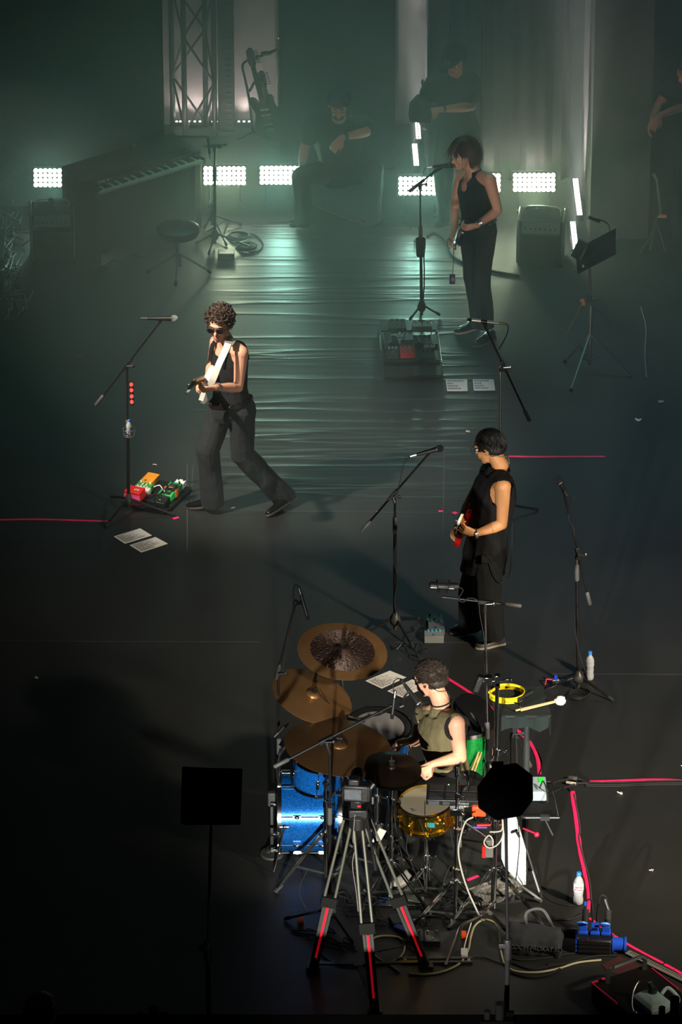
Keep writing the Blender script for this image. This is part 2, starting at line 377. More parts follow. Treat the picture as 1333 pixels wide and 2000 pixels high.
def batten(a, b, label, rows=2, n=18, watts=0, wid=.05, lc=(1, .93, .88), ang=24, rx=0):
    A, Bq = G(*a), G(*b); c = (A+Bq)/2; d = (Bq-A); Ln = d.length; d.normalize(); s = V((-d.y, d.x, 0))
    t = T('led_batten', label, 'stage light', c, 'small led battens lying on the floor'); F = Matrix((s, d, V((0, 0, 1)))).transposed()
    m = MB(); m.box(c+V((0, 0, .03)), (wid+.02, Ln+.02, .05), F); m.obj('housing', MBLACK, t, bevel=.003)
    m = MB()
    for k in range(n):
        for r in range(rows): m.sph(c+d*((k+.5)/n-.5)*Ln+s*((r-(rows-1)/2)*wid/max(rows, 1))+V((0, 0, .058)), (.011, .011, .008), None, 6, 4)
    m.obj('led_row', LEDM, t, kind='stuff')
    if watts:
        l = bpy.data.lights.new('batten_beam', 'SPOT'); l.energy = watts; l.color = lc; l.spot_size = math.radians(ang); l.spot_blend = .8; l.shadow_soft_size = .03
        o = bpy.data.objects.new('batten_beam', l); C.objects.link(o); o.location = c+V((0, 0, .1)); o.rotation_euler = (PI+math.radians(rx), 0, 0)
    return t
batten((815, 236), (818, 283), 'upright-looking led batten hidden behind the black bag of the technician', 2, 12, 420)
batten((810, 293), (814, 335), 'led batten directly above the microphone lit panel', 2, 18, 420)
batten((1124, 361), (1133, 432), 'long led batten right of the lit panels', 2, 26, 520)
batten((1119, 445), (1125, 499), 'led batten partly behind the left edge of the music stand', 2, 18, 380)
for i, (x0, x1, n, lb) in enumerate([(342, 356, 2, 'tiny led batten at wall foot, leftmost behind the truss'), (366, 396, 3, 'tiny led batten at wall foot between the truss chords'), (412, 427, 2, 'tiny led batten at wall foot left of the ribbed column'),
                         (462, 492, 3, 'tiny led batten at wall foot below the guitar rack'), (1101, 1110, 2, 'tiny led batten at the drape foot right of the lit panels'), (1265, 1290, 2, 'tiny led batten between the two far right drapes')]):
    py = 246 if i < 4 else (296 if i == 4 else 291)
    batten((x0, py+3), (x1, py+3), lb, 1, n, 5 if i < 4 else 2, .02, (1, .9, .85), 130)
l = bpy.data.lights.new('wall_wash', 'AREA'); l.shape = 'RECTANGLE'; l.size = 1.0; l.size_y = .05; l.energy = 4; l.color = (1, .88, .84)
o = bpy.data.objects.new('wall_wash', l); C.objects.link(o); p = G(430, 262, .12); o.location = p; o.rotation_euler = (PI-math.radians(35), 0, 0)
# unseen battens added to light the pleats behind the right hand panels
batten((1004, 366), (1084, 366), 'low led batten added unseen behind the rightmost lit panel to light the pleats', 1, 8, 14, .03, (1, .8, .78), 130, -30)
batten((932, 366), (972, 366), 'low led batten added unseen behind the rear guitarist back to light the pleats', 1, 5, 9, .03, (1, .8, .78), 130, -30)
# ============================================================ TRUSS, COLUMN, RACK
TY = GY(262)
t = T('truss_tower', 'square black metal truss tower standing before the grey wall', 'truss', W(380, 262, TY))
x0, x1 = W(338, 262, TY+.12).x, W(403, 262, TY+.12).x; xs = [(x0, TY+.16), (W(362, 262, TY).x, TY-.06), (x1, TY+.12), (W(420, 262, TY).x, TY-.02)]
for x, y in xs:
    m = MB(); m.cyl((x, y, .02), (x, y, 3.4), .024, n=12); m.obj('chord', M('truss_paint', '#2b2c2b', .4, .5), t)
for (a, b), ph in (((0, 1), 0), ((1, 3), 1), ((0, 2), 0), ((2, 3), 1)):
    for k in range(7):
        p, q = (a, b) if (k+ph) % 2 else (b, a); z0 = .05+k*.45
        m = MB(); m.cyl((*xs[p], z0), (*xs[q], z0+.45), .011, n=8); m.obj('brace', MC['truss_paint'], t)
m = MB(); m.box((W(378, 262, TY).x, TY+.05, .012), (.40, .28, .022)); m.obj('base_plate', MBLACK, t)
cx = W(443, 262, TY).x; t = T('ribbed_column', 'wide black ribbed column right against the truss', 'column', (cx, TY, 0))
m = MB(); m.box((cx, TY+.06, 1.7), (.145, .12, 3.4)); m.obj('body', M('column_black', '#101010', .7), t, bevel=.01)
m = MB()
for k in range(60): m.box((cx+.02, TY-.004, .08+k*.052), (.05, .012, .022))
m.obj('rib', BLACK, t, kind='stuff')
m = MB(); m.box((cx, TY+.06, .02), (.15, .2, .04)); m.obj('base_plate', MBLACK, t)
# pale conduit pole with cables, right end of the grey wall
cx = W(542, 243, WY-.1); t = T('wall_conduit', 'grey vertical conduit at the right end of the grey wall with green wires', 'pipe', (cx.x, cx.y, 0))
m = MB(); m.cyl((cx.x, cx.y, 0.0), (cx.x, cx.y, 3.2), .02); m.obj('pipe', M('conduit_grey', '#6b6765', .4, .4), t)
m = MB(); m.tube(spline([W(538, 86, WY-.14), W(548, 78, WY-.16), W(553, 100, WY-.14), W(546, 140, WY-.14), W(541, 170, WY-.13)]), .004, 6); m.obj('green_wire', M('green_wire', '#5f8a3c', .5), t)
m = MB(); m.box(W(545, 95, WY-.14), (.05, .04, .16)); m.obj('junction_box', BLACK, t, bevel=.004)
m = MB(); m.sph(W(552, 118, WY-.17), .008); m.sph(W(545, 75, WY-.17), .006); m.obj('indicator', emis('tiny_red', (1, .15, .1), 2), t)
# ============================================================ STRINGED INSTRUMENTS
WOODN = M('maple_neck', '#b4753c', .4, var=.2, scale=20, stretch=(1, 12, 12)); FRET = M('dark_fretboard', '#2a1a12', .5)
def outline(kind):
    h = [(-.215, 0), (-.205, .07), (-.16, .125), (-.10, .15), (-.04, .135), (.02, .105), (.07, .105), (.12, .125), (.17, .13), (.2, .105), (.19, .07), (.15, .045), (.13, .025)]
    if kind == 'tele': h = [(-.21, 0), (-.2, .075), (-.155, .135), (-.1, .155), (-.04, .14), (.02, .11), (.07, .105), (.12, .12), (.165, .115), (.185, .08), (.19, .04), (.19, .03)]
    lo = [(x, -y*.96 if kind == 'tele' and x < .1 else (-y*1.0 if x < .1 else -y*.75)) for x, y in reversed(h[1:])]
    return [(p.x, p.y) for p in spline([(x, y, 0) for x, y in h+lo], 3)]
def guitar(name, label, c, head, nrm, bodymat, guardmat=None, kind='strat', scale=1.0, necklen=.50, wdir=None):
    c = V(c); X = (V(head)-c).normalized(); Z = V(nrm) if wdir is None else X.cross(V(wdir)); Z = (Z-X*Z.dot(X)).normalized(); Y = Z.cross(X)
    F = Matrix((X, Y, Z)).transposed(); S = scale; P = lambda x, y, z=0: c+F @ V((x*S, y*S, z*S))
    t = T(name, label, 'guitar', c)
    m = MB(); m.prism([(x*S, y*S) for x, y in outline(kind)], .042*S, c, F); m.obj('body', bodymat, t, bevel=.008)
    if guardmat:
        g = [(x*.72+.01, y*.72-.012) for x, y in outline(kind) if y < .09]
        m = MB(); m.prism([(x*S, y*S) for x, y in g], .003*S, P(0, 0, .0235), F); m.obj('pickguard', guardmat, t)
    nl = .19+necklen
    m = MB(); m.loft([[P(x, a*w_, z) for a, z in ((-1, .026), (1, .026), (.8, .008), (-.8, .008))] for x, w_ in ((.12, .028), (nl, .021))]); m.obj('neck', WOODN, t)
    m = MB(); m.loft([[P(x, a*w_, z) for a, z in ((-1, .031), (1, .031), (1, .026), (-1, .026))] for x, w_ in ((.10, .028), (nl, .021))]); m.obj('fretboard', FRET, t)
    m = MB()
    for k in range(18): x = nl-(nl-.12)*(1-2**(-(k+1)/12))*1.5; m.box(P(x, 0, .032), (.002, .05*S, .002), F)
    m.obj('fret', CHROME, t, kind='stuff')
    m = MB(); m.prism([(a*S, b*S) for a, b in [(0, -.022), (.03, -.035), (.13, -.042), (.17, -.03), (.175, .0), (.15, .03), (.03, .036), (0, .022)]], .015*S, P(nl, 0, .016), F); hd = m.obj('headstock', BLACK if 'rack' in label else (M('cream_headstock', '#d8cdb4', .35) if 'bass' in name else BLACK), t, bevel=.003)
    for k in range(6 if 'bass' not in name else 4):
        m = MB(); q = P(nl+.03+k*(.022 if 'bass' not in name else .034), -.042, .016); m.cyl(q, q-Y*.022*S, .003, n=6); m.sph(q-Y*.028*S, (.009, .006, .011), F, 8, 5)
        m.cyl(P(nl+.03+k*.022, -.02, .02), P(nl+.03+k*.022, -.02, .04), .005, n=8); m.obj('tuning_peg', CHROME, t)
    for x in (-.06, .03, .08) if 'bass' not in name else (-.03, .04):
        m = MB(); m.box(P(x, 0, .028), (.018*S, .08*S, .012*S), F); m.obj('pickup', WHITE if guardmat is None else BLACK, t, bevel=.002)
    m = MB(); m.box(P(-.115, 0, .03), (.035*S, .085*S, .012*S), F); m.obj('bridge', CHROME, t, bevel=.002)
    for k in range(2):
        m = MB(); m.cyl(P(-.12-.03*k, -.1+.012*k, .022), P(-.12-.03*k, -.1+.012*k, .038), .011*S, n=12); m.obj('control_knob', CHROME, t)
    ns = 6 if 'bass' not in name else 4; m = MB()
    for k in range(ns): y = (k-(ns-1)/2)*.0075*(1 if ns == 6 else 1.6); m.cyl(P(-.11, y*1.3, .037), P(nl+.01, y, .037), .0007, n=4)
    m.obj('string', STEEL, t, kind='stuff')
    return t, P
gy = WY-.55
t = T('guitar_rack', 'black bent-tube guitar rack in front of the grey wall', 'stand', W(510, 262, gy))
m = MB(); m.tube(spline([W(494, 262, gy), W(488, 200, gy), W(478, 150, gy), W(474, 128, gy), W(484, 118, gy), W(505, 110, gy)], 5), .011, 8); m.obj('frame', MBLACK, t)
m = MB(); m.cyl(W(497, 115, gy-.02), W(540, 97, gy-.02), .012); m.sph(W(520, 104, gy-.02), (.05, .02, .02)); m.obj('neck_holder', RUBBER, t)
m = MB(); m.tube(spline([W(488, 178, gy), W(498, 160, gy-.03), W(512, 157, gy-.06)]), .012); m.obj('yoke_arm', RUBBER, t)
m = MB()
for dx in (-30, 35): m.cyl(W(494, 258, gy), W(494+dx, 272, gy-.1), .011)
m.cyl(W(494, 262, gy), W(530, 230, gy), .011); m.obj('foot', MBLACK, t)
guitar('electric_guitar', 'brown electric guitar with maple neck standing in the rack by the grey wall', W(523, 228, gy-.06), W(488, 100, gy-.03), (-.25, -.9, .3), M('brown_finish', '#4a2c1c', .3), None, 'strat', 1.0, .30)
guitar('electric_guitar', 'dark electric guitar mostly in shadow at the right side of the rack', W(541, 247, gy-.0), W(512, 150, gy+.08), (-.25, -.9, .3), M('dark_finish', '#20140f', .3), None, 'tele', .9, .22)
# ============================================================ STAGE PIANO
A0 = G(188, 520); B0 = G(400, 452); d = (B0-A0); Lp = d.length+.02; d.normalize(); nb = V((-d.y, d.x, 0)); DP = .46; ZT = .70
PM = M('piano_case', '#151210', .45, bump=.1, bscale=30); PR = M('piano_red', '#6a1712', .4)
PF = Matrix((d, nb, V((0, 0, 1)))).transposed(); PP = lambda x, y, z: A0+d*x+nb*y+V((0, 0, z))
t = T('stage_piano', 'black stage piano in a deep cabinet with red panel and white keys', 'piano', PP(Lp/2, DP/2, 0))
m = MB(); m.box(PP(.03, DP/2, .36), (.06, DP, .72), PF); m.box(PP(Lp-.03, DP/2+.02, .36), (.07, DP-.1, .72), PF); m.obj('side_panel', PM, t, bevel=.004)
m = MB(); m.box(PP(Lp/2-.03, .10, .34), (Lp-.16, .03, .54), PF); m.obj('front_panel', PM, t, bevel=.003)
m = MB(); m.box(PP(Lp/2, DP/2+.05, .60), (Lp, DP-.1, .09), PF); m.obj('key_bed', PM, t)
m = MB(); m.loft([[PP(x, y, z) for y, z in ((.17, .655), (.19, .71), (DP, .76), (DP, .60), (.17, .60))] for x in (0, Lp)]); m.obj('lid', PM, t, bevel=.004)
m = MB(); m.loft([[PP(x, y, z) for y, z in ((.125, .652), (.185, .674), (.185, .66), (.125, .645))] for x in (.05, Lp-.03)]); ctl = m.obj('control_panel', PR, t)
m = MB()
for k, x in enumerate((.16, .19, .215, .25)): m.box(PP(x, .15, .67), (.012, .02, .012), PF)
m.obj('slider', WHITE, ctl)
m = MB()
for k in range(16): m.cyl(PP(.32+k*.04, .158, .665), PP(.32+k*.04, .158, .682), .006, n=8)
m.obj('knob', BLACK, ctl, kind='stuff')
m = MB(); m.box(PP(.022, .07, .655), (.035, .16, .05), PF); m.box(PP(Lp-.015, .07, .655), (.025, .16, .05), PF); m.obj('cheek_block', PR, t, bevel=.003)
KW = (Lp-.075)/44; IV = M('ivory_key', '#cfc6b6', .35); EB = M('ebony_key', '#0c0b0b', .3)
mw = MB(); mw.box((0, 0, 0), (KW*.93, .14, .018), PF); mw = mw.mesh('white_key'); mw.materials.append(IV)
mk = MB(); mk.box((0, 0, 0), (KW*.5, .09, .012), PF); mk = mk.mesh('black_key'); mk.materials.append(EB)
for k in range(44):
    o = bpy.data.objects.new('white_key', mw); C.objects.link(o); o.parent = t; o.location = PP(.045+KW*(k+.5), .05, .652)-V(t.location)
    if k % 7 in (0, 1, 3, 4, 5):
        o = bpy.data.objects.new('black_key', mk); C.objects.link(o); o.parent = t; o.location = PP(.045+KW*(k+1), .072, .667)-V(t.location)
m = MB(); m.sph(PP(.72, .40, .775), .018); m.cyl(PP(.72, .40, .74), PP(.72, .40, .77), .006); m.obj('lamp_knob', M('pale_grey', '#8c8884', .5), t)
m = MB(); m.box(PP(Lp/2, .22, .012), (Lp-.1, .05, .02), PF); m.obj('foot_rail', PM, t)
# ============================================================ AMPLIFIERS
def amp(label, cx, gy, wpx, hz_, rz, tex):
    g = G(cx, gy); wd = wpx/(.0544*(gy+3748)); dp = .36; F = Matrix.Rotation(rz, 3, 'Z'); P = lambda x, y, z: g+F @ V((x, y, z))
    t = T('amplifier', label, 'amplifier', g)
    m = MB(); m.loft([[P(x, y, z) for y, z in ((0, .015), (dp, .015), (dp, hz_), (.06, hz_), (0, hz_-.09))] for x in (-wd/2, wd/2)]); m.obj('cabinet', tex, t, bevel=.008)
    m = MB(); m.box(P(0, -.006, hz_*.42), (wd*.86, .012, hz_*.62), F); m.obj('grille', M('amp_grille', '#1c1f1e', .9, bump=.5, bscale=300), t)
    m = MB(); m.loft([[P(x, y, z) for y, z in ((.002, hz_-.085), (.055, hz_-.008), (.05, hz_+.004), (-.006, hz_-.08))] for x in (-wd*.42, wd*.42)]); m.obj('control_panel', M('amp_panel', '#8d9788', .35, .5), t)
    for k in range(7):
        m = MB(); q = P(-wd*.34+k*wd*.11, .02, hz_-.05); m.cyl(q, q+F @ V((0, -.015, .01)), .009, n=10); m.obj('knob', BLACK, t)
    m = MB(); m.tube(spline([P(-wd*.4, dp*.6, hz_), P(-wd*.36, dp*.6, hz_+.06), P(-wd*.2, dp*.6, hz_+.075), P(wd*.2, dp*.6, hz_+.075), P(wd*.36, dp*.6, hz_+.06), P(wd*.4, dp*.6, hz_)], 4), .009); m.obj('handle', M('handle_steel', '#9aa096', .3, .8), t)
    for sx in (-1, 1):
        m = MB(); m.tube([P(sx*wd*.5, .0, .05), P(sx*wd*.5, .0, hz_-.1), P(sx*wd*.5, .07, hz_), P(sx*wd*.5, dp, hz_)], .012); m.obj('edge_trim', M('handle_steel'), t)
    return t, P
ta, PA = amp('dark guitar amplifier with steel handle left of the stage piano', 105, 520, 84, .44, math.radians(4), FABRIC)
m = MB(); p = PA(-.01, .18, .44); m.box(p+V((0, 0, .02)), (.07, .05, .03)); m.cyl(p+V((0, 0, .03)), p+V((0, .02, .07)), .02); m.sph(p+V((0.0, .02, .08)), (.025, .02, .018)); m.thing('clip_tuner', BLACK, 'small black device sitting on top of the left amplifier', 'device')
amp('smoky black guitar amplifier standing right of the rear guitarist', 1055, 525, 88, .40, math.radians(-6), M('amp_smoky', '#34332f', .8, var=.5, scale=9, bump=.3, bscale=30))
# ============================================================ MICROPHONES AND STANDS
GRL = M('mic_grille', '#b9bdb8', .3, .9, bump=.8, bscale=500); SILV = M('silver_mic', '#b8b4a4', .35, .8)
BRASS = M('brass', '#9a7b3a', .3, .9)
def mic(label, tail, head, kind='vocal', bandmat=None, name='microphone', group=None):
    a, b = V(tail), V(head); d = (b-a); L_ = d.length; d.normalize(); t = T(name, label, 'microphone', a, group)
    if kind == 'vocal':
        m = MB(); m.tube([a, a+d*L_*.06, a+d*L_*.70, a+d*L_*.78], [.010, .0115, .019, .021], 14); m.obj('body', BLACK, t)
        m = MB(); m.sph(a+d*(L_-.024), (.026, .026, .027), frame(d), 14, 10); m.obj('grille', GRL if 'silver' in label else M('dark_grille', '#34363a', .4, .8, bump=.8, bscale=500), t)
        m = MB(); m.torus(a+d*(L_-.045), d, .024, .003); m.obj('ring', STEEL, t)
        m = MB(); m.cyl(a-d*.045, a, .0095, n=10); m.obj('connector', STEEL if bandmat is None else bandmat, t)
    elif kind == 'pencil':
        m = MB(); m.cyl(a, b, .0115, n=14); m.obj('body', SILV if 'silver' in label else BLACK, t)
        m = MB(); m.cyl(b-d*.03, b+d*.002, .0122, n=14); m.obj('grille', M('dark_grille', '#34363a', .4, .8), t)
        m = MB(); m.cyl(a-d*.045, a, .0095, n=10); m.obj('connector', BRASS if 'silver' in label else STEEL, t)
        if 'silver' in label: m = MB(); m.cyl(a+d*L_*.38, a+d*L_*.58, .017, n=12); m.obj('clip_band', BLACK, t)
    else:
        m = MB(); m.lathe([(.001, 0), (.022, 0), (.026, .01), (.026, L_*.5), (.026, L_*.93), (.016, L_), (.001, L_)], a, frame(d), 16); m.obj('body', BLACK, t)
        m = MB(); m.cyl(a+d*.03, a+d*(L_-.01), .0045); [m.v.__setitem__(i, m.v[i]+V((0, -.03, 0))) for i in range(len(m.v))]; m.obj('trim_bar', SILV, t)
        m = MB(); [m.torus(a+d*L_*x, d+V((0, 0, s)), .045, .003, 24, 5) for x, s in ((.35, .25), (.7, -.25))]
        for q in range(6): an = q*PI/3; e = frame(d) @ V((math.cos(an)*.04, math.sin(an)*.04, 0)); m.cyl(a+d*L_*.33+e, a+d*L_*.72+e*.9, .0022, n=5)
        m.obj('shock_mount', MBLACK, t)
    return t
def cable(label, pts, r=.0035, mat=None, name='cable', sub=6, group=None):
    m = MB(); m.tube(spline(pts, sub), r, 6); return m.thing(name, mat or RUBBER, label, 'cable', group=group, smooth=80)
def tripod_legs(t, hub, feet, mat, r=.009, z=.13, foot=True, wide=False):
    for q in feet:
        q = V(q); a = V((hub.x, hub.y, z)); m = MB()
        if wide: m.beam(a, q+V((0, 0, .012)), .022, .009)
        else: m.cyl(a+(q-a).normalized()*.02, q+V((0, 0, .012)), r, r*.9, n=10)
        l = m.obj('leg', mat, t)
        if foot:
            d = (q-a).normalized(); m = MB(); m.tube([q-d*.045+V((0, 0, .012)), q-d*.008+V((0, 0, .012)), q+V((0, 0, .012))], [r*1.25, r*1.45, r*.9], 10); m.obj('rubber_foot', RUBBER, l)
def mic_stand(label, gpx, jpx, a=None, b=None, da=0, db=0, legs=(), mat=MBLACK, polemat=None, zc=None, ra=.008, name='mic_stand', hubr=.03):
    g = G(*gpx); t = T(name, label, 'microphone stand', g); J = W(jpx[0], jpx[1], g.y); polemat = polemat or mat
    zc = zc if zc else J.z*.52; base = V((g.x, g.y, .05)); ax = (J-base)
    at = lambda z: base+ax*((z-.05)/ax.z)
    m = MB(); m.cyl(at(.04), at(zc), .0125, n=12); m.obj('lower_pole', mat, t)
    m = MB(); m.cyl(at(zc), J, .0085, n=12); m.obj('upper_pole', polemat, t)
    m = MB(); m.tube([at(zc-.09), at(zc-.08), at(zc+.03), at(zc+.035)], [.013, .0165, .0165, .012], 12); m.obj('clutch', M('grip_grey', '#4a4a48', .5), t)
    m = MB(); m.lathe([(.004, .175), (.014, .17), (hubr, .12), (hubr*1.05, .10), (hubr*.8, .075), (.014, .06), (.012, .03), (.001, .03)], (g.x, g.y, 0), None, 16); m.obj('hub', M('hub_grey', '#3d3d3a', .4, .3), t)
    tripod_legs(t, g, [G(*l) for l in legs], mat)
    if a:
        A, Bq = W(a[0], a[1], g.y+da), W(b[0], b[1], g.y+db); d = (Bq-A).normalized()
        m = MB(); m.cyl(A, Bq-d*.09, ra, n=10); m.obj('boom', mat, t)
        m = MB(); m.tube([Bq-d*.11, Bq-d*.10, Bq-d*.005, Bq], [ra, .0145, .0145, .011], 12); m.obj('counterweight', MC['grip_grey'], t)
        k = A+(Bq-A)*((J-A).dot(Bq-A)/(Bq-A).length_squared)
        m = MB(); m.cyl(J-V((0, 0, .04)), k, .014, n=12); m.beam(k-d*.05, k+d*.05, .03, .026); m.obj('boom_clamp', BLACK, t, bevel=.003)
        m = MB(); m.cyl(k+V((.0, -.03, 0)), k+V((.045, -.035, .005)), .007); m.sph(k+V((.05, -.035, .005)), (.012, .009, .016)); m.obj('wing_knob', polemat if polemat is not mat else BLACK, t)
        m = MB(); m.cyl(A-d*.001, A-d*.03, .011); m.obj('thread_collar', BLACK, t)
    return t, g, J
def clip(t, A, Mp):
    m = MB(); m.tube([A, (A+Mp)/2, Mp], [.009, .013, .016], 10); m.obj('mic_clip', BLACK, t)
LBL = 'microphone'
# singer
t, g, J = mic_stand('black boom stand with four red picks and a bottle ring, before the singer', (252, 1003), (248, 712), (310, 632), (187, 792), -.05, .05, [(217, 972), (341, 1008), (205, 1031)], zc=.75)
m1 = W(287, 622, g.y-.05); m2 = W(347, 622, g.y-.05); clip(t, W(310, 632, g.y-.05), W(314, 624, g.y-.05))
mic('black vocal microphone with round silver head pointing at the curly singer', m1, m2)
pk = T('pick_holder', 'black pick strip with four red picks clipped on the singer mic stand', 'pick holder', W(257, 770, g.y-.03))
m = MB(); m.beam(W(256, 744, g.y-.012), W(258, 792, g.y-.012), .03, .008); m.obj('strip', BLACK, pk)
for py in (751, 762, 774, 785):
    m = MB(); F = frame(W(257, py-4, g.y)-CAM); m.prism([(.014*math.cos(q)*(1 if math.sin(q) < .3 else .9), .016*math.sin(q)) for q in (k*PI/7 for k in range(14))], .002, W(256.6+(py-751)*.03, py, g.y-.028), F)
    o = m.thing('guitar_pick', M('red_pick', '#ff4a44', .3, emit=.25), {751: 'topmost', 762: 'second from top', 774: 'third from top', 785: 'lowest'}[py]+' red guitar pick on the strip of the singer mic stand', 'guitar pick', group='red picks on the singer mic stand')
m = MB(); c = W(252, 838, g.y-.07); m.torus(c, (0, 0, 1), .045, .004); m.torus(c+V((0, 0, -.05)), (0, 0, 1), .04, .003); m.cyl(c+V((-.045, 0, 0)), V((g.x, g.y, c.z)), .006)
for q in range(4): m.cyl(c+V((.045*math.cos(q*PI/2), .045*math.sin(q*PI/2), 0)), c+V((.035*math.cos(q*PI/2), .035*math.sin(q*PI/2), -.06)), .003, n=5)
m.cyl(c+V((-.035, 0, -.06)), c+V((.035, 0, -.06)), .003); m.cyl(c+V((0, -.035, -.06)), c+V((0, .035, -.06)), .003); m.obj('bottle_ring', STEEL, t)
BOTTLE_C = c+V((0, 0, -.055))
# bassist
t, g, J = mic_stand('black boom stand whose boom tilts to the left of the bassist', (772, 1236), (772, 972), (838, 886), (707, 1037), -.04, .06, [(705, 1246), (822, 1211), (808, 1268)], zc=.9, hubr=.04)
clip(t, W(838, 886, g.y-.04), W(840, 881, g.y-.04)); m1 = W(814, 888, g.y-.05); m2 = W(866, 874, g.y-.05)
mic('black vocal microphone at head height left of the bassist', m1, m2)
cable('cable hanging from the bassist vocal microphone', [m1, W(800, 893, g.y-.05), W(790, 905, g.y-.04), W(782, 940, g.y-.03), W(774, 975, g.y-.02)])
cable('black cable wound down the pole of the stand left of the bassist', [W(774, 985, g.y-.016), W(770, 1010, g.y-.016), W(775, 1050, g.y-.016), W(769, 1090, g.y-.016), W(776, 1130, g.y-.018), W(771, 1170, g.y-.016), W(774, 1205, g.y-.02)])
# right
t, g, J = mic_stand('tall boom stand with grey hub standing by the right water bottle', (1130, 1350), (1127, 1082), (1102, 962), (1153, 1181), -.05, .05, [(1062, 1352), (1199, 1371), (1148, 1310)], polemat=STEEL, zc=.97, hubr=.042)
clip(t, W(1102, 962, g.y-.05), W(1101, 956, g.y-.05)); m1 = W(1103, 958, g.y-.05); m2 = W(1088, 932, g.y-.06)
mic('black vocal microphone on top of the tall stand at the right', m1, m2)
cable('short cable loop below the right vocal microphone', [W(1103, 959, g.y-.05), W(1112, 966, g.y-.06), W(1123, 973, g.y-.05), W(1116, 982, g.y-.03), W(1110, 992, g.y)])
cable('black cable spiralling round the right boom and pole', [W(1110, 990, g.y-.02), W(1112, 1015, g.y-.04), W(1122, 1035, g.y-.02), W(1122, 1060, g.y-.02), W(1128, 1080, g.y-.02)])
cable('cable running down beside the right stand pole to the floor', [W(1122, 1200, g.y-.02), W(1124, 1230, g.y-.02), W(1132, 1275, g.y-.03), W(1145, 1315, g.y-.05), G(1149, 1332, .01)])
for k in range(4):
    c = G(1132-k*2, 1352+k*2.5, .006+.004*k); m = MB(); m.torus(c, (.05*k, .03, 1), .075-.008*k, .0035, 30, 5); m.thing('cable_coil', RUBBER, ('lowest and widest', 'second lowest', 'second highest', 'topmost and smallest')[k]+' loop of the black cable coiled under the right stand hub', 'cable', group='cable loops under the right stand')
# centre stand behind bassist
t, g, J = mic_stand('boom stand right behind the bassist head with a chrome upper tube', (976, 1012), (978, 715), (949, 640), (1035, 822), -.06, .06, [(1052, 998), (940, 1030), (968, 985)], polemat=STEEL, zc=.62)
m1, m2 = W(975, 631, g.y-.07), W(914, 624, g.y-.07)
mic('silver pencil microphone lying across the stand behind the bassist', m1, m2, 'pencil'); clip(t, W(949, 640, g.y-.06), W(948, 631, g.y-.07))
cable('cable curling down from the silver pencil microphone', [W(982, 631, g.y-.07), W(993, 636, g.y-.07), W(990, 655, g.y-.06), W(975, 682, g.y-.04)])
# rear guitarist
t, g, J = mic_stand('black boom stand with a cup holder before the rear guitarist', (824, 622), (821, 362), (846, 338), (800, 374), -.03, .06, [(800, 628), (860, 618), (822, 606)], zc=.8, hubr=.035)
m1, m2 = W(845, 326, g.y-.03), W(888, 322, g.y-.03); clip(t, W(846, 338, g.y-.03), W(862, 326, g.y-.03))
mic('dark vocal microphone right at the mouth of the rear guitarist', m1, m2)
cable('cable looping from the rear vocal microphone', [W(838, 326, g.y-.03), W(829, 332, g.y-.03), W(829, 345, g.y-.03), W(838, 352, g.y-.02)])
m = MB(); c = W(822, 500, g.y-.03); m.lathe([(.001, 0), (.034, 0), (.042, .10), (.042, .155), (.036, .155), (.034, .01)], c+V((0, 0, -.0)), None, 16); m.obj('cup_holder', BLACK, t)
cable('cables on the floor running from the rear stand toward the lit panel', [G(822, 622, .01), W(829, 560, g.y+.02), W(826, 480, g.y+.03), G(810, 470, .01), G(803, 445, .01), G(780, 432, .01)], .006)
cable('cable curving from the rear stand past the guitarist legs', [G(835, 462, .01), G(850, 455, .01), G(872, 470, .01), G(885, 500, .01), G(925, 520, .01), G(975, 532, .01), G(1015, 538, .01)], .011)
# piano
t, g, J = mic_stand('black stand beside the right end of the stage piano', (420, 482), (420, 287), (437, 283), (398, 286), -.02, .02, [(498, 488), (382, 478), (408, 500)], zc=.7, hubr=.035)
m1, m2 = W(411, 275, g.y-.02), W(405, 262, g.y-.0); mic('small pencil microphone above the right end of the piano', W(410, 300, g.y), W(406, 268, g.y), 'pencil')
t, g, J = mic_stand('low thick-legged tripod behind the right end of the piano', (415, 445), (413, 390), None, None, 0, 0, [(473, 442), (443, 482), (398, 450)], zc=.2, name='short_tripod')
# ------------------------------------------------------------ music stand on the right
g = G(1152, 718); t = T('music_stand', 'tall perforated black music stand with a clip lamp at the right', 'music stand', g)
J = W(1152, 522, g.y); m = MB(); m.cyl((g.x, g.y, .03), (g.x, g.y, J.z*.62), .014); m.obj('lower_pole', STEEL, t); m = MB(); m.cyl((g.x, g.y, J.z*.62), J, .011); m.obj('upper_pole', M('grey_pole', '#5a5a58', .35, .8), t)
for q, zz in (((1116, 765), .22), ((1232, 737), .22), ((1104, 708), .22)):
    m = MB(); e = G(*q); a = V((g.x, g.y, .30)); m.beam(a, e+V((0, 0, .01)), .012, .018); l = m.obj('leg', STEEL, t)
    m = MB(); m.cyl(a+(e-a)*.45+V((0, 0, .01)), V((g.x, g.y, .06)), .005); m.obj('brace', GREYM, l); m = MB(); m.sph(e+V((0, 0, .015)), .016); m.obj('rubber_foot', RUBBER, l)
m = MB(); k = W(1152, 588, g.y); m.cyl(k, k+V((0, 0, .05)), .02); m.cyl(k+V((0, -.0, .02)), k+V((.07, -.0, .03)), .012); m.obj('clutch', BLACK, t)
m = MB(); e = W(1193, 636, g.y+.05); m.tube([k+V((0, 0, .01)), e], .006); m.obj('side_arm', STEEL, t)
q = [W(1123, 500, g.y-.05), W(1160, 520, g.y-.14), W(1203, 485, g.y-.10), W(1204, 445, g.y+.10), W(1124, 478, g.y+.12)]
a, b, c_, d_ = W(1128, 525, g.y-.10), W(1203, 486, g.y-.02), W(1204, 446, g.y+.08), W(1125, 487, g.y+.04)
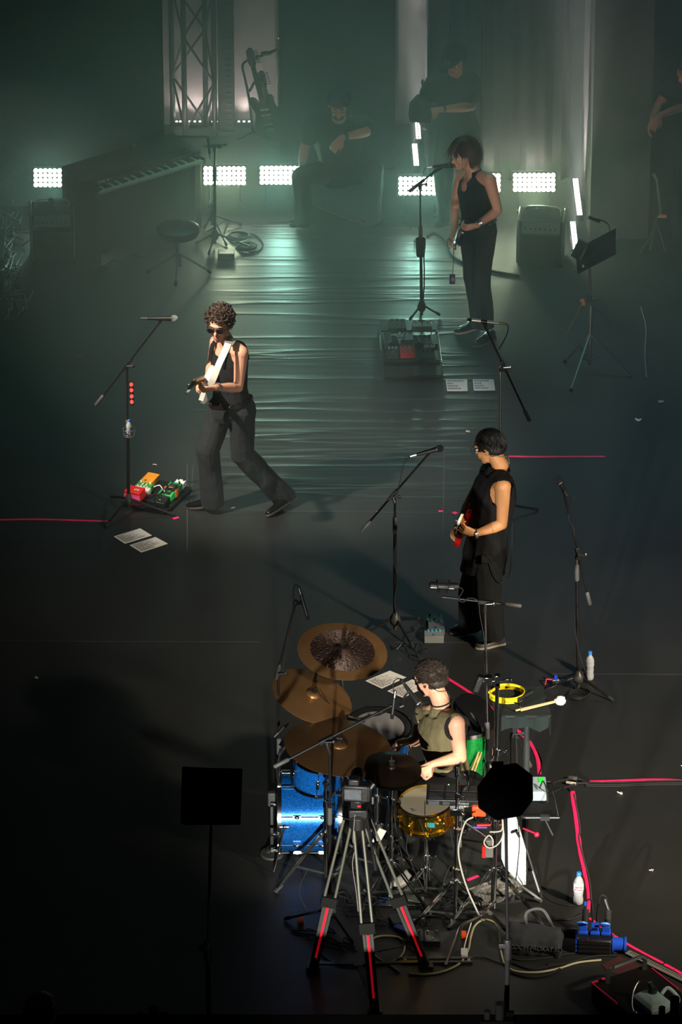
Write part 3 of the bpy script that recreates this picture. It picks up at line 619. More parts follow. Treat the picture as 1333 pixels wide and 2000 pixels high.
nn = (b-a).cross(d_-a).normalized()
m = MB(); m.loft([[p+nn*s for p in (a, b, c_, d_)] for s in (0, .004)]); dk = m.obj('desk', MBLACK, t)
m = MB(); m.loft([[p+nn*s for p in (a, b, b+(b-c_)*.12-nn*.0, a+(a-d_)*.12)] for s in (0, -.05)]); m.obj('ledge', MBLACK, t)
m = MB()
for i in range(8):
    for j in range(3): p = a+(b-a)*(.62+.12*j)+(d_-a)*(.2+.085*i)-nn*.002; m.box(p, (.026, .004, .006), frame(nn).to_3x3() if 0 else None)
m.obj('slot', M('slot_grey', '#55585a', .6), dk, kind='stuff')
m = MB(); m.tube([W(1128, 528, g.y-.1), W(1116, 512, g.y-.06)], .006); m.sph(W(1140, 520, g.y-.13), .012); m.obj('clamp_tip', STEEL, t)
lp = T('clip_lamp', 'small gooseneck clip lamp on top of the right music stand', 'lamp', W(1192, 452, g.y+.08))
m = MB(); m.tube(spline([W(1192, 452, g.y+.08), W(1190, 440, g.y+.08), W(1180, 432, g.y+.04), W(1165, 428, g.y)]), .006); m.obj('neck', BLACK, lp)
m = MB(); m.beam(W(1172, 433, g.y), W(1150, 424, g.y-.02), .03, .022); m.obj('head', BLACK, lp, bevel=.005)
m = MB(); m.beam(W(1143, 470, g.y+.05), W(1125, 505, g.y), .13, .03); m.thing('dark_folder', BLACK, 'dark rounded folder leaning on the left side of the right music stand', 'folder', bevel=.015)
# second stand behind it on the right
g = G(1283, 470); t = T('mic_stand', 'thin stand with an orange tag near the far right drapes', 'stand', g)
m = MB(); m.tube([G(1270, 490, .02), W(1283, 425, g.y), W(1291, 420, g.y), W(1284, 350, g.y)], .010); m.obj('pole', GREYM, t); m = MB(); m.cyl(W(1284, 350, g.y), W(1276, 338, g.y), .014); m.obj('top_clamp', BRASS, t)
for q in ((1250, 497), (1300, 490)): m = MB(); m.cyl((g.x, g.y, .15), G(*q, .01), .008); m.obj('leg', GREYM, t)
m = MB(); m.box(W(1295, 422, g.y-.02), (.07, .02, .03)); m.obj('orange_tag', M('orange_tag', '#b86a22', .5), t, bevel=.004)
cable('pale cable trailing down the floor at the right edge', [G(1253, 600, .006), G(1263, 640, .006), G(1261, 690, .006), G(1264, 735, .006)], .006, M('pale_cable', '#6a625c', .6))
m = MB(); m.box(W(1138, 587, GY(640)), (.035, .01, .03)); m.box(W(1141, 593, GY(640)), (.02, .01, .03)); m.cyl(W(1139, 590, GY(640)), G(1104, 660, .01), .004); m.thing('orange_ribbon', M('orange_tag'), 'orange ribbon left of the music stand pole on a thin rod', 'ribbon')
# ============================================================ PAPERS, BOTTLES, LITTER
TXT = []
def paper(label, c4, lines=16, z=.003, mat=PAPER, ink=INK, grp='set list sheets on the stage floor', th=.0012):
    P = [G(x, y, z) for x, y in c4]; m = MB(); m.loft([[p+V((0, 0, s)) for p in P] for s in (0, th)])
    o = m.thing('set_list', mat, label, 'paper', group=grp, smooth=None)
    a, b, c, d = P; m = MB()
    for k in range(lines):
        t = .08+.86*k/lines; r_ = .25+.65*R.random(); s0 = .06
        while s0 < r_:
            w_ = .03+.08*R.random(); e = min(s0+w_, r_); q = [a+(b-a)*t+(d-a)*s0, a+(b-a)*t+(d-a)*e, a+(b-a)*(t+.5/lines)+(d-a)*e, a+(b-a)*(t+.5/lines)+(d-a)*s0]
            m.add([p+V((0, 0, th+.0006)) for p in q], [(0, 1, 2, 3)]); s0 = e+.02
    m.obj('printed_lines', ink, o, kind='stuff', smooth=None); return o
paper('upper-left white set list on the floor before the singer mic stand', [(222, 1048), (244, 1062), (297, 1046), (274, 1032)], 18)
paper('lower-right white set list on the floor before the singer mic stand', [(253, 1065), (276, 1079), (328, 1062), (304, 1049)], 18)
paper('left dim sheet on the floor below the rear guitarist', [(871, 741), (874, 764), (914, 764), (913, 741)], 4, ink=M('faint_ink', '#77748c', .8))
paper('right dim sheet on the floor below the rear guitarist', [(924, 741), (926, 763), (968, 763), (965, 741)], 4, ink=MC['faint_ink'])
paper('set list left of the drummer head, the one nearer the far cymbal', [(714, 1330), (746, 1345), (794, 1323), (762, 1310)], 18)
paper('set list partly hidden by the microphone before the drummer face', [(757, 1350), (787, 1363), (835, 1341), (806, 1327)], 18)
paper('large grey text sheet on the floor under the drum hardware', [(902, 1741), (952, 1774), (1022, 1740), (1000, 1706)], 20, mat=M('grey_paper', '#8a8780', .85, var=.04))
CLEAR = M('clear_plastic', '#f4f8fa', .06, trans=.62, ior=1.3, var=.02); CAPB = M('blue_cap', '#2f7fd6', .35)
def bottle(label, pos, h=.215, band=False):
    t = T('water_bottle', label, 'bottle', pos, None); p = V(pos)
    pr = [(.003, 0), (.026, .0), (.031, .006), (.032, .03), (.028, .06), (.030, .08), (.028, .095), (.031, .11), (.031, .13), (.029, .135), (.032, .145), (.030, .155), (.027, .17), (.018, .188), (.0125, .195), (.0125, .205)]
    s = h/.22; m = MB(); m.lathe([(r*s, z*s) for r, z in pr], p, None, 20, True); m.obj('shell', CLEAR, t, smooth=70)
    m = MB(); m.lathe([(.002, .205), (.015, .205), (.015, .222), (.013, .225), (.002, .225)], p, None, 16); m.v = [p+(v-p)*s for v in m.v]; m.obj('cap', CAPB, t)
    m = MB(); m.lathe([(.002, .005), (.0285, .005), (.0285, .03), (.0255, .06), (.0255, .10), (.001, .10)], p, None, 18); m.v = [p+(v-p)*s for v in m.v]; m.obj('water', M('water', '#9fb4bc', .03, trans=.9, ior=1.33), t, smooth=70)
    for z in (.075, .12, .137, .15):
        m = MB(); m.torus(p+V((0, 0, z*s)), (0, 0, 1), (.0295 if z < .1 else .0315)*s, .0012, 20, 4); m.obj('rib', M('rib_clear', '#cfe0e6', .1, trans=.4), t)
    if band:
        m = MB(); m.lathe([(.0325*s, .095*s), (.0325*s, .155*s)], p, None, 20); m.obj('label_band', M('bottle_label', '#dcd4d4', .5), t)
        F = Matrix(((1, 0, 0), (0, 0, -1), (0, 1, 0))); RT = M('label_red', '#b03036', .5)
        text('СВЯТОЙ', .013, p+V((0, -.0335*s-.001, .133*s)), F, RT, t); text('ИСТОЧНИК', .0115, p+V((0, -.0335*s-.001, .115*s)), F, RT, t)
    return t
bottle('blue-capped water bottle standing beside the right microphone stand', G(1152, 1326))
bottle('blue-capped water bottle with white and red label near the power box', G(1130, 1764), .228, True)
bottle('blue-capped water bottle held in the ring of the singer mic stand', BOTTLE_C, .13)
for i, (x, y, w_, lb) in enumerate([(914, 844, .035, 'clear crumpled plastic scrap behind the bassist head'), (1212, 1549, .03, 'small white scrap on the floor below the right tape'), (1273, 1700, .02, 'tiny pale scrap right of the labelled bottle'),
        (1246, 820, .04, 'bright curled white strip on the floor at the far right'), (1291, 785, .03, 'small glinting scrap near the right edge'), (812, 1189, .018, 'tiny scrap above the small pedals'), (455, 992, .022, 'small grey sticker between the singer shoes'),
        (303, 908, .02, 'faint grey speck behind the orange pedal'), (738, 1000, .012, 'white speck left of the bassist stand boom'), (578, 1325, .02, 'tiny crumb on the floor above the left cymbal'), (68, 1323, .03, 'faint scrap far left on the dark floor'), (1333, 1496, .015, 'white speck near the right edge above the tape')]):
    p = G(x, y, .004); m = MB(); pts = [p+V((w_*(R.random()-.5)*1.6, w_*(R.random()-.5)*1.2, R.random()*w_*.3)) for _ in range(5)]
    m.tube(spline(pts, 3), [w_*.12*(1+R.random()) for _ in range(13)], 5, flat=.4); m.thing('litter_scrap', M('scrap_white', '#c9c4ba', .4), lb, 'litter')
# ============================================================ PEDALS
def box_on(g0, F, x, y, w_, l_, h_, z=0, slope=0):
    P = lambda a, b, c: g0+F @ V((x+a, y+b, z+c))
    m = MB(); m.loft([[P(-w_/2, -l_/2, 0), P(w_/2, -l_/2, 0), P(w_/2, -l_/2, h_*(1-slope)), P(-w_/2, -l_/2, h_*(1-slope))], [P(-w_/2, l_/2, 0), P(w_/2, l_/2, 0), P(w_/2, l_/2, h_), P(-w_/2, l_/2, h_)]]); return m, P
def pedal(label, g0, F, x, y, w_, l_, h_, c, z=.03, slope=.15, knobs=3, ped=None, txt=None, tape_=None, sw=True, kc=None, grp=None):
    t = T('effects_pedal', label, 'pedal', g0+F @ V((x, y, z)), grp); m, P = box_on(g0, F, x, y, w_, l_, h_, z, slope)
    pm = M('pedal_'+c.strip('#'), c, .4); m.obj('housing', pm, t, bevel=.003)
    for k in range(knobs):
        a = P(-w_*.3+w_*.6*(k/max(1, knobs-1)), l_*.32, h_); m = MB(); m.cyl(a-V((0, 0, .004)), a+V((0, 0, .014)), .008, .007, n=10); m.obj('knob', kc or BLACK, t)
    if ped:
        m = MB(); a, b = P(0, -l_*.42, h_*.86+.004), P(0, l_*.05, h_*.95+.006); m.beam(a, b, w_*.66, .008); m.obj('treadle', M('pedal_'+ped.strip('#'), ped, .5), t, bevel=.002)
    elif sw: a = P(0, -l_*.3, h_*.9); m = MB(); m.cyl(a-V((0, 0, .01)), a+V((0, 0, .012)), .006, n=10); m.obj('footswitch', CHROME, t)
    if tape_: m = MB(); m.add([P(-w_*.51, -l_*.505, h_*.1), P(w_*.51, -l_*.505, h_*.1), P(w_*.51, -l_*.505, h_*.7), P(-w_*.51, -l_*.505, h_*.7)], [(0, 1, 2, 3)]); m.obj('tape_label', M('tape_'+tape_.strip('#'), tape_, .6), t)
    if txt: text(txt[0], txt[1], P(txt[2], txt[3], h_*(1-slope*.5)+.0035), F @ Matrix.Rotation(txt[4], 3, 'Z') @ Matrix.Rotation(math.atan2(h_*slope, l_), 3, 'X'), txt[5], t)
    return t, P
def board(label, g0, F, w_, l_, h_=.03):
    t = T('pedalboard', label, 'pedalboard', g0)
    m = MB()
    for y in (-l_/2+.03, -l_/6, l_/6, l_/2-.03): m.box(g0+F @ V((0, y, h_-.008)), (w_, l_*.2, .014), F)
    m.obj('rail_top', MBLACK, t, bevel=.002); m = MB()
    for x in (-w_/2, w_/2): m.box(g0+F @ V((x, 0, h_/2)), (.014, l_, h_-.002), F)
    m.box(g0+F @ V((0, -l_/2, h_/2)), (w_, .014, h_-.002), F); m.obj('side_frame', MBLACK, t, bevel=.002); return t
# singer's board
rz = math.radians(-24); F1 = Matrix.Rotation(rz, 3, 'Z'); g1 = G(307, 974)
board('black pedalboard crowded with bright pedals by the singer mic stand', g1, F1, .36, .44)
PG = 'pedals on the singer pedalboard'
pedal('orange pedal at the back left of the singer board', g1, F1, -.14, .155, .10, .17, .05, '#f09a1c', knobs=0, sw=False, txt=('II', .035, -.01, -.05, 0, INK), grp=PG)
pedal('green and white striped flat pedal below the orange pedal', g1, F1, -.12, .035, .13, .055, .055, '#1f8a2e', knobs=2, kc=WHITE, sw=False, txt=('▮▮', .03, 0, 0, 0, WHITE), grp=PG)
pedal('cream pedal with round cream knobs behind the red pedal', g1, F1, -.115, -.03, .13, .06, .05, '#d9d5c6', knobs=4, kc=M('cream_knob', '#d8cfae', .4), sw=False, tape_='#d03a78', grp=PG)
pedal('big red pedal with white letters and pink tape on its front', g1, F1, -.125, -.125, .13, .10, .085, '#cf1f1c', knobs=0, slope=.05, sw=False, tape_='#ee4d92', txt=('DS', .035, .02, -.01, 0, WHITE), grp=PG)
pedal('white pedal at the far right corner of the singer board', g1, F1, .10, .20, .075, .06, .05, '#e2e2dc', knobs=2, grp=PG)
pedal('green pedal behind the orange stripe pedal on the right side', g1, F1, .09, .12, .10, .08, .055, '#25a052', knobs=2, ped='#1f2a24', grp=PG)
pedal('orange pedal in the middle of the right row with lime tape', g1, F1, .095, .045, .115, .055, .055, '#e8682a', knobs=2, ped='#1a1a1a', sw=False, tape_='#7fe02c', grp=PG)
pedal('green pedal with pink tag in front of the orange stripe pedal', g1, F1, .09, -.02, .115, .065, .055, '#2fb055', knobs=2, ped='#1a1a1a', sw=False, grp=PG)
pedal('black pedal with silver switches and a lime number tag', g1, F1, .07, -.12, .15, .11, .045, '#171717', knobs=5, kc=STEEL, txt=('3', .03, .02, -.02, PI/2, M('lime', '#b8e030', .5)), grp=PG)
m = MB(); m.box(G(262, 968, .04), (.09, .06, .06), F1); m.tube(spline([G(262, 968, .07), G(257, 960, .05), G(250, 972, .02)]), .02); m.thing('blue_cloth', M('blue_cloth', '#1f4fae', .8, var=.4, scale=40), 'bright blue cloth bundle behind the singer mic stand hub', 'cloth', bevel=.01)
cable('white patch cable looping between the pedals', [G(300, 951, .09), G(312, 948, .10), G(318, 956, .10), G(322, 960, .09)], .004, WHITE)
cable('white patch cable left of the green striped pedal', [G(255, 957, .05), G(265, 950, .09), G(278, 952, .09)], .004, WHITE)
for k in range(4): cable(('first', 'second', 'third', 'fourth')[k]+' short patch lead from the left between pedals on the singer board', [G(300+k*9, 985-k*8, .06), G(296+k*9, 978-k*8, .11), G(306+k*9, 972-k*8, .06)], .004, group='patch leads on the singer board')
# rear guitarist's board
F2 = Matrix.Rotation(math.radians(2), 3, 'Z'); g2 = G(802, 690)
board('large dark pedalboard at the foot of the rear mic stand', g2, F2, .46, .92, .05)
PG = 'pedals on the rear pedalboard'
for i, (x, y, w_, l_, h_, c, lb) in enumerate([(-.09, .35, .14, .16, .06, '#26352e', 'dark green pedal at the back left of the rear board'), (-.04, .12, .13, .12, .05, '#7a7f78', 'grey pedal in the middle of the rear board'), (-.03, -.14, .12, .12, .06, '#b51f22', 'red pedal at the front of the rear board'),
      (.11, .33, .16, .07, .06, '#a9a590', 'pale slanted bar pedal at the back right of the rear board'), (.12, .06, .12, .14, .05, '#3f3436', 'brownish pedal right of the grey one on the rear board'), (.15, -.07, .09, .05, .05, '#8d8a84', 'small grey pedal at the right rim of the rear board'),
      (-.18, .10, .06, .2, .05, '#34423d', 'narrow dark pedal at the left rim of the rear board'), (-.15, -.15, .09, .12, .05, '#202522', 'black pedal at the front left of the rear board'), (.13, -.22, .12, .12, .05, '#1d1f22', 'black pedal at the front right of the rear board')]):
    pedal(lb, g2, F2, x, y, w_, l_, h_, c, z=.05, knobs=3, kc=STEEL if i % 2 else BLACK, grp=PG)
m = MB(); m.tube([g2+F2 @ V((-.24, -.1, .08)), g2+F2 @ V((-.24, .18, .08))], .006); m.tube([g2+F2 @ V((.235, -.3, .06)), g2+F2 @ V((.235, .3, .06))], .005); m.obj('metal_rim', STEEL, bpy.data.objects['pedalboard.001'])
for k in range(6): cable('thin patch lead on the rear pedalboard, %s from the left' % ('first', 'second', 'third', 'fourth', 'fifth', 'sixth')[k], [g2+F2 @ V((-.2+.07*k, -.2+.1*(k % 3), .11)), g2+F2 @ V((-.17+.07*k, -.1+.1*(k % 3), .14)), g2+F2 @ V((-.12+.07*k, -.05+.1*(k % 3), .11))], .004, group='patch leads on the rear board')
# bassist's little pedals
F3 = Matrix.Rotation(math.radians(0), 3, 'Z'); g3 = G(848, 1250); PG = 'small pedals left of the bassist feet'
pedal('grey pedal with blue knobs, nearest of the three by the bassist', g3, F3, 0, .0, .14, .10, .055, '#6f726e', z=0, knobs=4, slope=.0, kc=M('teal_knob', '#2b8fa8', .4), grp=PG)
pedal('clear-topped grey pedal between the two others by the bassist', g3, F3, .02, .14, .12, .14, .05, '#4a4a4c', z=0, knobs=3, kc=STEEL, grp=PG)
pedal('dark green pedal farthest of the three by the bassist', g3, F3, .01, .265, .12, .08, .045, '#1f7a34', z=0, knobs=2, grp=PG)
for k, (a, b, c) in enumerate([((793, 1262), (808, 1235), (817, 1232)), ((775, 1267), (790, 1262), (800, 1275)), ((800, 1262), (812, 1272), (822, 1285)), ((820, 1255), (826, 1268), (836, 1275)), ((842, 1265), (830, 1272), (822, 1280)), ((805, 1278), (818, 1284), (832, 1290))]):
    cable(('short lead with the upper plug in the tangle left of the small pedals', 'short lead with the lower-left plug in the tangle by the small pedals', 'short lead crossing the middle of the tangle by the small pedals', 'short lead curling at the right of the tangle by the small pedals', 'short lead nearest the small pedals in the tangle', 'lowest short lead of the tangle, just above the drummer hair')[k], [G(*a, .02), G(*b, .05), G(*c, .02)], .004, group='lead tangle by the small pedals')
for q, lb in (((817, 1232), 'silver jack plug standing up in the lead tangle, upper one'), ((775, 1267), 'silver jack plug lying at the left end of the lead tangle')):
    m = MB(); p = G(*q, .03); m.cyl(p, p+V((.03, .01, .03)), .008); m.cyl(p+V((.03, .01, .03)), p+V((.045, .015, .045)), .004); m.thing('jack_plug', CHROME, lb, 'plug')
# floor cable clusters at the far left
LC = M('left_cable', '#5c6c62', .3)
for i in range(34):
    a = V((R.uniform(2, 46), R.uniform(405, 620), 0)); pts = []
    for k in range(5): pts.append(G(max(-8, a.x+R.uniform(-16, 22)), a.y+(k-2)*R.uniform(4, 20), .01+.12*R.random()*(1 if k in (1, 2, 3) else .1)))
    cable('loose cable in the tangled heap along the left edge', pts, R.uniform(.004, .007), LC, group='tangled cables along the left edge')
for i, (a, b) in enumerate([((12, 362), (4, 445)), ((3, 400), (-4, 470))]):
    m = MB(); m.cyl(G(a[0], a[1]+60, .35), G(b[0], b[1]+60, .12), .012); m.thing('steel_bar', STEEL, ('thin bright steel bar leaning at the left edge above the cables', 'second steel bar nearest the left image edge')[i], 'bar')
for (c, r_, lb) in [((465, 462), .10, 'coil of black cable lying on the floor right of the piano stand'), ((481, 482), .09, 'second cable coil in front of the first, right of the piano stand'), ((198, 525), .05, 'small cable ring under the left corner of the piano')]:
    t = T('cable_coil', lb, 'cable', G(*c))
    for k in range(4): m = MB(); m.torus(G(c[0]+k, c[1]-k, .008+.008*k), (.06*k-.1, .04, 1), r_-.006*k, .006, 30, 6); m.obj('loop', RUBBER, t)
cable('wavy cable on the floor along the piano front', [G(200, 522, .01), G(222, 508, .01), G(240, 512, .01), G(262, 498, .01), G(280, 502, .01), G(305, 486, .01), G(330, 484, .01), G(360, 470, .01)], .006)
cable('cable arc from the coils behind the piano mic stand', [G(470, 455, .02), G(500, 460, .01), G(514, 478, .01), G(500, 492, .01), G(470, 488, .01)], .006)
cable('cable between the two tripods right of the piano', [G(405, 452, .01), G(425, 440, .1), G(446, 430, .01), G(438, 455, .01)], .005)
cable('orange-brown cable crossing the floor under the crouching technician', [G(612, 402, .01), G(660, 420, .01), G(700, 433, .01), G(740, 445, .01)], .005, M('orange_cable', '#7a3f22', .6))
m = MB(); m.box(G(442, 498, .03), (.14, .10, .06)); m.thing('floor_box', M('dark_red_box', '#3a1712', .5), 'dark reddish box on the floor below the cable coils', 'box', bevel=.008)
# piano stool
g = G(349, 545); t = T('piano_stool', 'round black drum-type stool with chrome tripod in front of the piano', 'stool', g); s0 = W(356, 452, g.y)
m = MB(); m.lathe([(.01, s0.z-.03), (.17, s0.z-.03), (.185, s0.z), (.18, s0.z+.035), (.15, s0.z+.05), (.01, s0.z+.05)], (g.x, g.y, 0), None, 28); m.obj('seat', BLACK, t)
m = MB(); m.cyl((g.x, g.y, .12), (g.x, g.y, s0.z-.03), .016); m.obj('post', CHROME, t); m = MB(); m.cyl((g.x, g.y, .12), (g.x, g.y, .24), .026); m.obj('collar', GREYM, t)
tripod_legs(t, g, [G(413, 535), G(343, 562), G(287, 535)], CHROME, .010, .24)
# ============================================================ PEOPLE
def ring(c, U, N_, ru, rn, n=16, sq=2.3):
    out = []
    for j in range(n):
        a = 2*PI*j/n; x, y = math.cos(a), math.sin(a)
        k = (abs(x)**sq+abs(y)**sq)**(-1/sq); out.append(V(c)+U*ru*x*k+N_*rn*y*k)
    return out
def limb(m, pts, rs, n=12, ends=True):
    P = [V(p) for p in pts]; Q = []; q = []
    for i in range(len(P)-1):
        for k in range(4):
            t = k/4; Q.append(P[i].lerp(P[i+1], t)); q.append(rs[i]*(1-t)+rs[i+1]*t)
    Q.append(P[-1]); q.append(rs[-1]); m.tube(Q, q, n)
    if ends: m.sph(P[0], rs[0], None, 12, 8); m.sph(P[-1], rs[-1], None, 12, 8)
    for i in range(1, len(P)-1): m.sph(P[i], rs[i]*1.0, None, 12, 8)
def hand(m, wr, d, nrm, side, curl=.9, s=1.0, spread=.1, thumb=.8, curls=None):
    """palm from wrist along d, palm faces nrm, thumb on +side*(d x nrm)"""
    d = V(d).normalized(); n_ = V(nrm); n_ = (n_-d*n_.dot(d)).normalized(); x = d.cross(n_)*side; wr = V(wr)
    rings = []
    for t, wd, th in ((0, .027, .020), (.03, .033, .018), (.06, .040, .017), (.09, .041, .014)): rings.append(ring(wr+d*t*s, x, n_, wd*s, th*s, 12))
    m.loft(rings); kn = wr+d*.088*s
    for i, (o, L_) in enumerate(((.033, .074), (.011, .083), (-.012, .078), (-.033, .062))):
        p = kn+x*o*s; dd = (d+x*(o*spread*28)).normalized(); a = 0; P = [p-d*.02*s, p]; c = curls[i] if curls else curl
        for ph, f in ((.44, .75), (.31, 1.0), (.25, .8)):
            a += c*f; v = (dd*math.cos(a)+n_*math.sin(a)); P.append(P[-1]+v*L_*ph*s)
        m.tube(P, [.0095*s, .0092*s, .0085*s, .0078*s, .0066*s], 8); m.sph(P[-1], .0066*s, None, 8, 6)
    b = wr+d*.025*s+x*.026*s; a1 = (d*.75+x*.65+n_*.25).normalized(); a2 = (d*.9+x*(.35-.5*thumb)+n_*.55*thumb).normalized()
    P = [b, b+a1*.042*s, b+a1*.042*s+a2*.032*s, b+a1*.042*s+a2*.032*s+(a2+n_*.4*thumb).normalized()*.024*s]
    m.tube(P, [.0145*s, .0115*s, .0098*s, .0075*s], 8); m.sph(P[-1], .0075*s, None, 8, 6)
def headframe(f, roll=0):
    f = V(f).normalized(); r = f.cross(V((0, 0, 1))).normalized(); u = r.cross(f); 
    if roll: q = Matrix.Rotation(roll, 3, f); r = q @ r; u = q @ u
    return Matrix((r, f, u)).transposed()
def head(m, c, F, s=1.05):
    P = lambda r, f, u: V(c)+F @ V((r*s, f*s, u*s)); E = lambda p, q: m.sph(P(*p), V(q)*s, F, 20, 14)
    E((0, -.012, .028), (.077, .097, .088)); E((0, .025, .045), (.066, .066, .06)); E((0, .030, -.03), (.060, .062, .065)); E((0, .036, -.072), (.046, .052, .040))
    E((0, .066, -.098), (.024, .022, .020)); E((.03, .062, -.035), (.026, .026, .028)); E((-.03, .062, -.035), (.026, .026, .028))
    m.loft([[P(-.009, .082, .012), P(.009, .082, .012), P(.006, .097, .006), P(-.006, .097, .006)], [P(-.015, .085, -.036), P(.015, .085, -.036), P(.010, .121, -.034), P(-.010, .121, -.034)], [P(-.012, .08, -.046), P(.012, .08, -.046), P(.006, .108, -.044), P(-.006, .108, -.044)]])
    E((0, .108, -.033), (.012, .013, .010)); E((0, .087, .022), (.052, .014, .012)); E((0, .088, -.066), (.024, .016, .014))
    for sd in (-1, 1):
        m.sph(P(sd*.079, -.008, -.012), V((.010, .019, .031))*s, F, 12, 8); m.torus(P(sd*.086, -.012, -.008), F @ V((sd, .3, 0)), .019*s, .005*s, 16, 5)
    return P
def faceparts(t, c, F, s=1.05, brow='brown', lip=LIP, open_eye=True, cast=SKIN):
    P = lambda r, f, u: V(c)+F @ V((r*s, f*s, u*s)); m = MB(); m2 = MB(); m3 = MB()
    for sd in (-1, 1):
        m.sph(P(sd*.031, .081, -.003), (.0135*s, .0135*s, .0095*s), F, 10, 8); m2.sph(P(sd*.031, .0935, -.003), (.0062*s, .003*s, .0062*s), F, 8, 6)
        m3.tube([P(sd*.014, .103, .018), P(sd*.032, .100, .026), P(sd*.052, .086, .020)], [.0035, .0048, .0025], 6)
    m.obj('eye', EYEW, t); m2.obj('iris', EYED, t); m3.obj('eyebrow', HAIRB if brow == 'brown' else HAIRK, t)
    m = MB(); m.sph(P(0, .1005, -.060), (.021*s, .007*s, .0045*s), F, 12, 6); m.sph(P(0, .1, -.069), (.018*s, .008*s, .0055*s), F, 12, 6); m.obj('lips', lip, t)
    return P
def hair(t, c, F, mat, n=420, ln=.06, down=.6, style='short', s=1.05, fringe=.0, back=-.06, bw=.0035, seed=3, base=True, cover=1.0, comb=(0, 0, 0), lift=.25, jit=.5):
    r = random.Random(seed); P = lambda a, b, d: V(c)+F @ V((a*s, b*s, d*s))
    if base:
        m = MB(); g = .006 if style != 'curly' else .004
        m.sph(P(0, -.014, .034), ((.080+g)*s, (.100+g)*s, (.089+g)*s), F, 24, 16)
        m.sph(P(0, -.045, -.01), ((.070+g)*s, (.068+g)*s, (.065+g)*s), F, 20, 12)
        def keep(p):
            q = F.transposed() @ (p-V(c))/s; hl = .052-fringe*.5 if abs(q.x) < .06 else .03
            if q.y > .045: return q.z > hl+(q.y-.045)*.3
            if q.y > -.01: return q.z > -.0+(.02 if style == 'short' else -.0)+(abs(q.x) < .05)*.05
            return q.z > back
        solid(m, 'hair', mat, t, .006, 2, .5, .004 if style != 'curly' else .012, 40, keep=keep)
    m = MB()
    for i in range(n):
        th = r.uniform(0, 2*PI); cz = r.uniform(-.35, 1)*cover; sr = math.sqrt(max(0, 1-cz*cz)); q = V((sr*math.cos(th), sr*math.sin(th), cz))
        p = V((q.x*.084, q.y*.104-.014, q.z*.093+.034))
        if p.y > .05 and p.z < .055-fringe*.4: continue
        if p.z < .0 and p.y > -.0: continue
        if p.z < back+.02: continue
        a = P(*p); nn = (F @ q).normalized(); L_ = ln*r.uniform(.6, 1.2)
        if style == 'long' and p.y > .025 and q.z < .62: continue
        if style == 'curly':
            ax = V((r.uniform(-1, 1), r.uniform(-1, 1), r.uniform(-1, 1))).normalized(); rr = r.uniform(.007, .012)
            cc = a+nn*rr*r.uniform(.2, 1.3); fr = frame(ax); pts = [cc+fr @ V((rr*math.cos(k*.95), rr*math.sin(k*.95), .004*k-.01)) for k in range(8)]
            m.tube(pts, bw, 4)
        else:
            dn = V((0, 0, -1))*down+F @ V(comb)+F @ V((q.x*.3, -.25, 0))+V((r.uniform(-.3, .3), r.uniform(-.3, .3), r.uniform(-.3, .3)))*jit
            tg = (dn-nn*dn.dot(nn)).normalized() if (dn-nn*dn.dot(nn)).length > .05 else frame(nn).col[0]
            pts = [a-nn*.004]; d = (tg+nn*lift).normalized(); ctr = P(0, -.012, .02)
            for k in range(4):
                nx = pts[-1]+d*L_/4; rel = F.transposed() @ (nx-ctr)/s; e = math.sqrt((rel.x/.088)**2+(rel.y/.108)**2+(rel.z/.098)**2)
                if e < 1: nx = ctr+(nx-ctr)/max(e, .3)
                pts.append(nx); d = (d*.5+V((0, 0, -1))*.5+V((r.uniform(-.15, .15), r.uniform(-.15, .15), 0))).normalized() if style == 'long' else (d*.6+dn.normalized()*.35*min(1, down+.3)+tg*.2).normalized()
            m.tube(pts, [bw, bw*1.1, bw, bw*.7, bw*.2], 4)
    m.obj('hair_locks', mat, t, smooth=60, kind='stuff')
def shoe(t, heel, toe, mat, sole, up=(0, 0, 1), s=1.0, hh=.07):
    h, q = V(heel), V(toe); d = (q-h); L_ = d.length; d.normalize(); u = V(up); u = (u-d*u.dot(d)).normalized(); x = d.cross(u)
    prof = [(0, .030, .0), (.06, .036, 0), (.35, .036, 0), (.62, .046, 0), (.85, .040, .0), (.96, .022, 0), (1, .006, 0)]
    m = MB(); rg = []
    for a, wd, _ in prof: rg.append([h+d*L_*a+x*wd*sx*s+u*z for sx, z in ((-1, 0), (1, 0), (1, .016), (-1, .016))])
    m.loft(rg); m.obj('shoe_sole', sole, t, bevel=.002)
    m = MB(); rg = []
    for a, wd, ht in ((.01, .026, hh*.8), (.08, .034, hh), (.32, .035, hh*1.0), (.5, .039, hh*.72), (.72, .042, hh*.5), (.9, .032, hh*.40), (.985, .012, hh*.26)):
        rg.append([h+d*L_*a+x*wd*s*math.cos(b)+u*(.014+max(0, math.sin(b))*ht) for b in (PI*k/8 for k in range(9))]+[h+d*L_*a+u*.012])
    m.loft(rg); m.obj('shoe_upper', mat, t, smooth=60)
PATENT = M('patent_leather', '#0a0a0a', .08, coat=.6); SOLE = M('shoe_sole_mat', '#3a3834', .6)
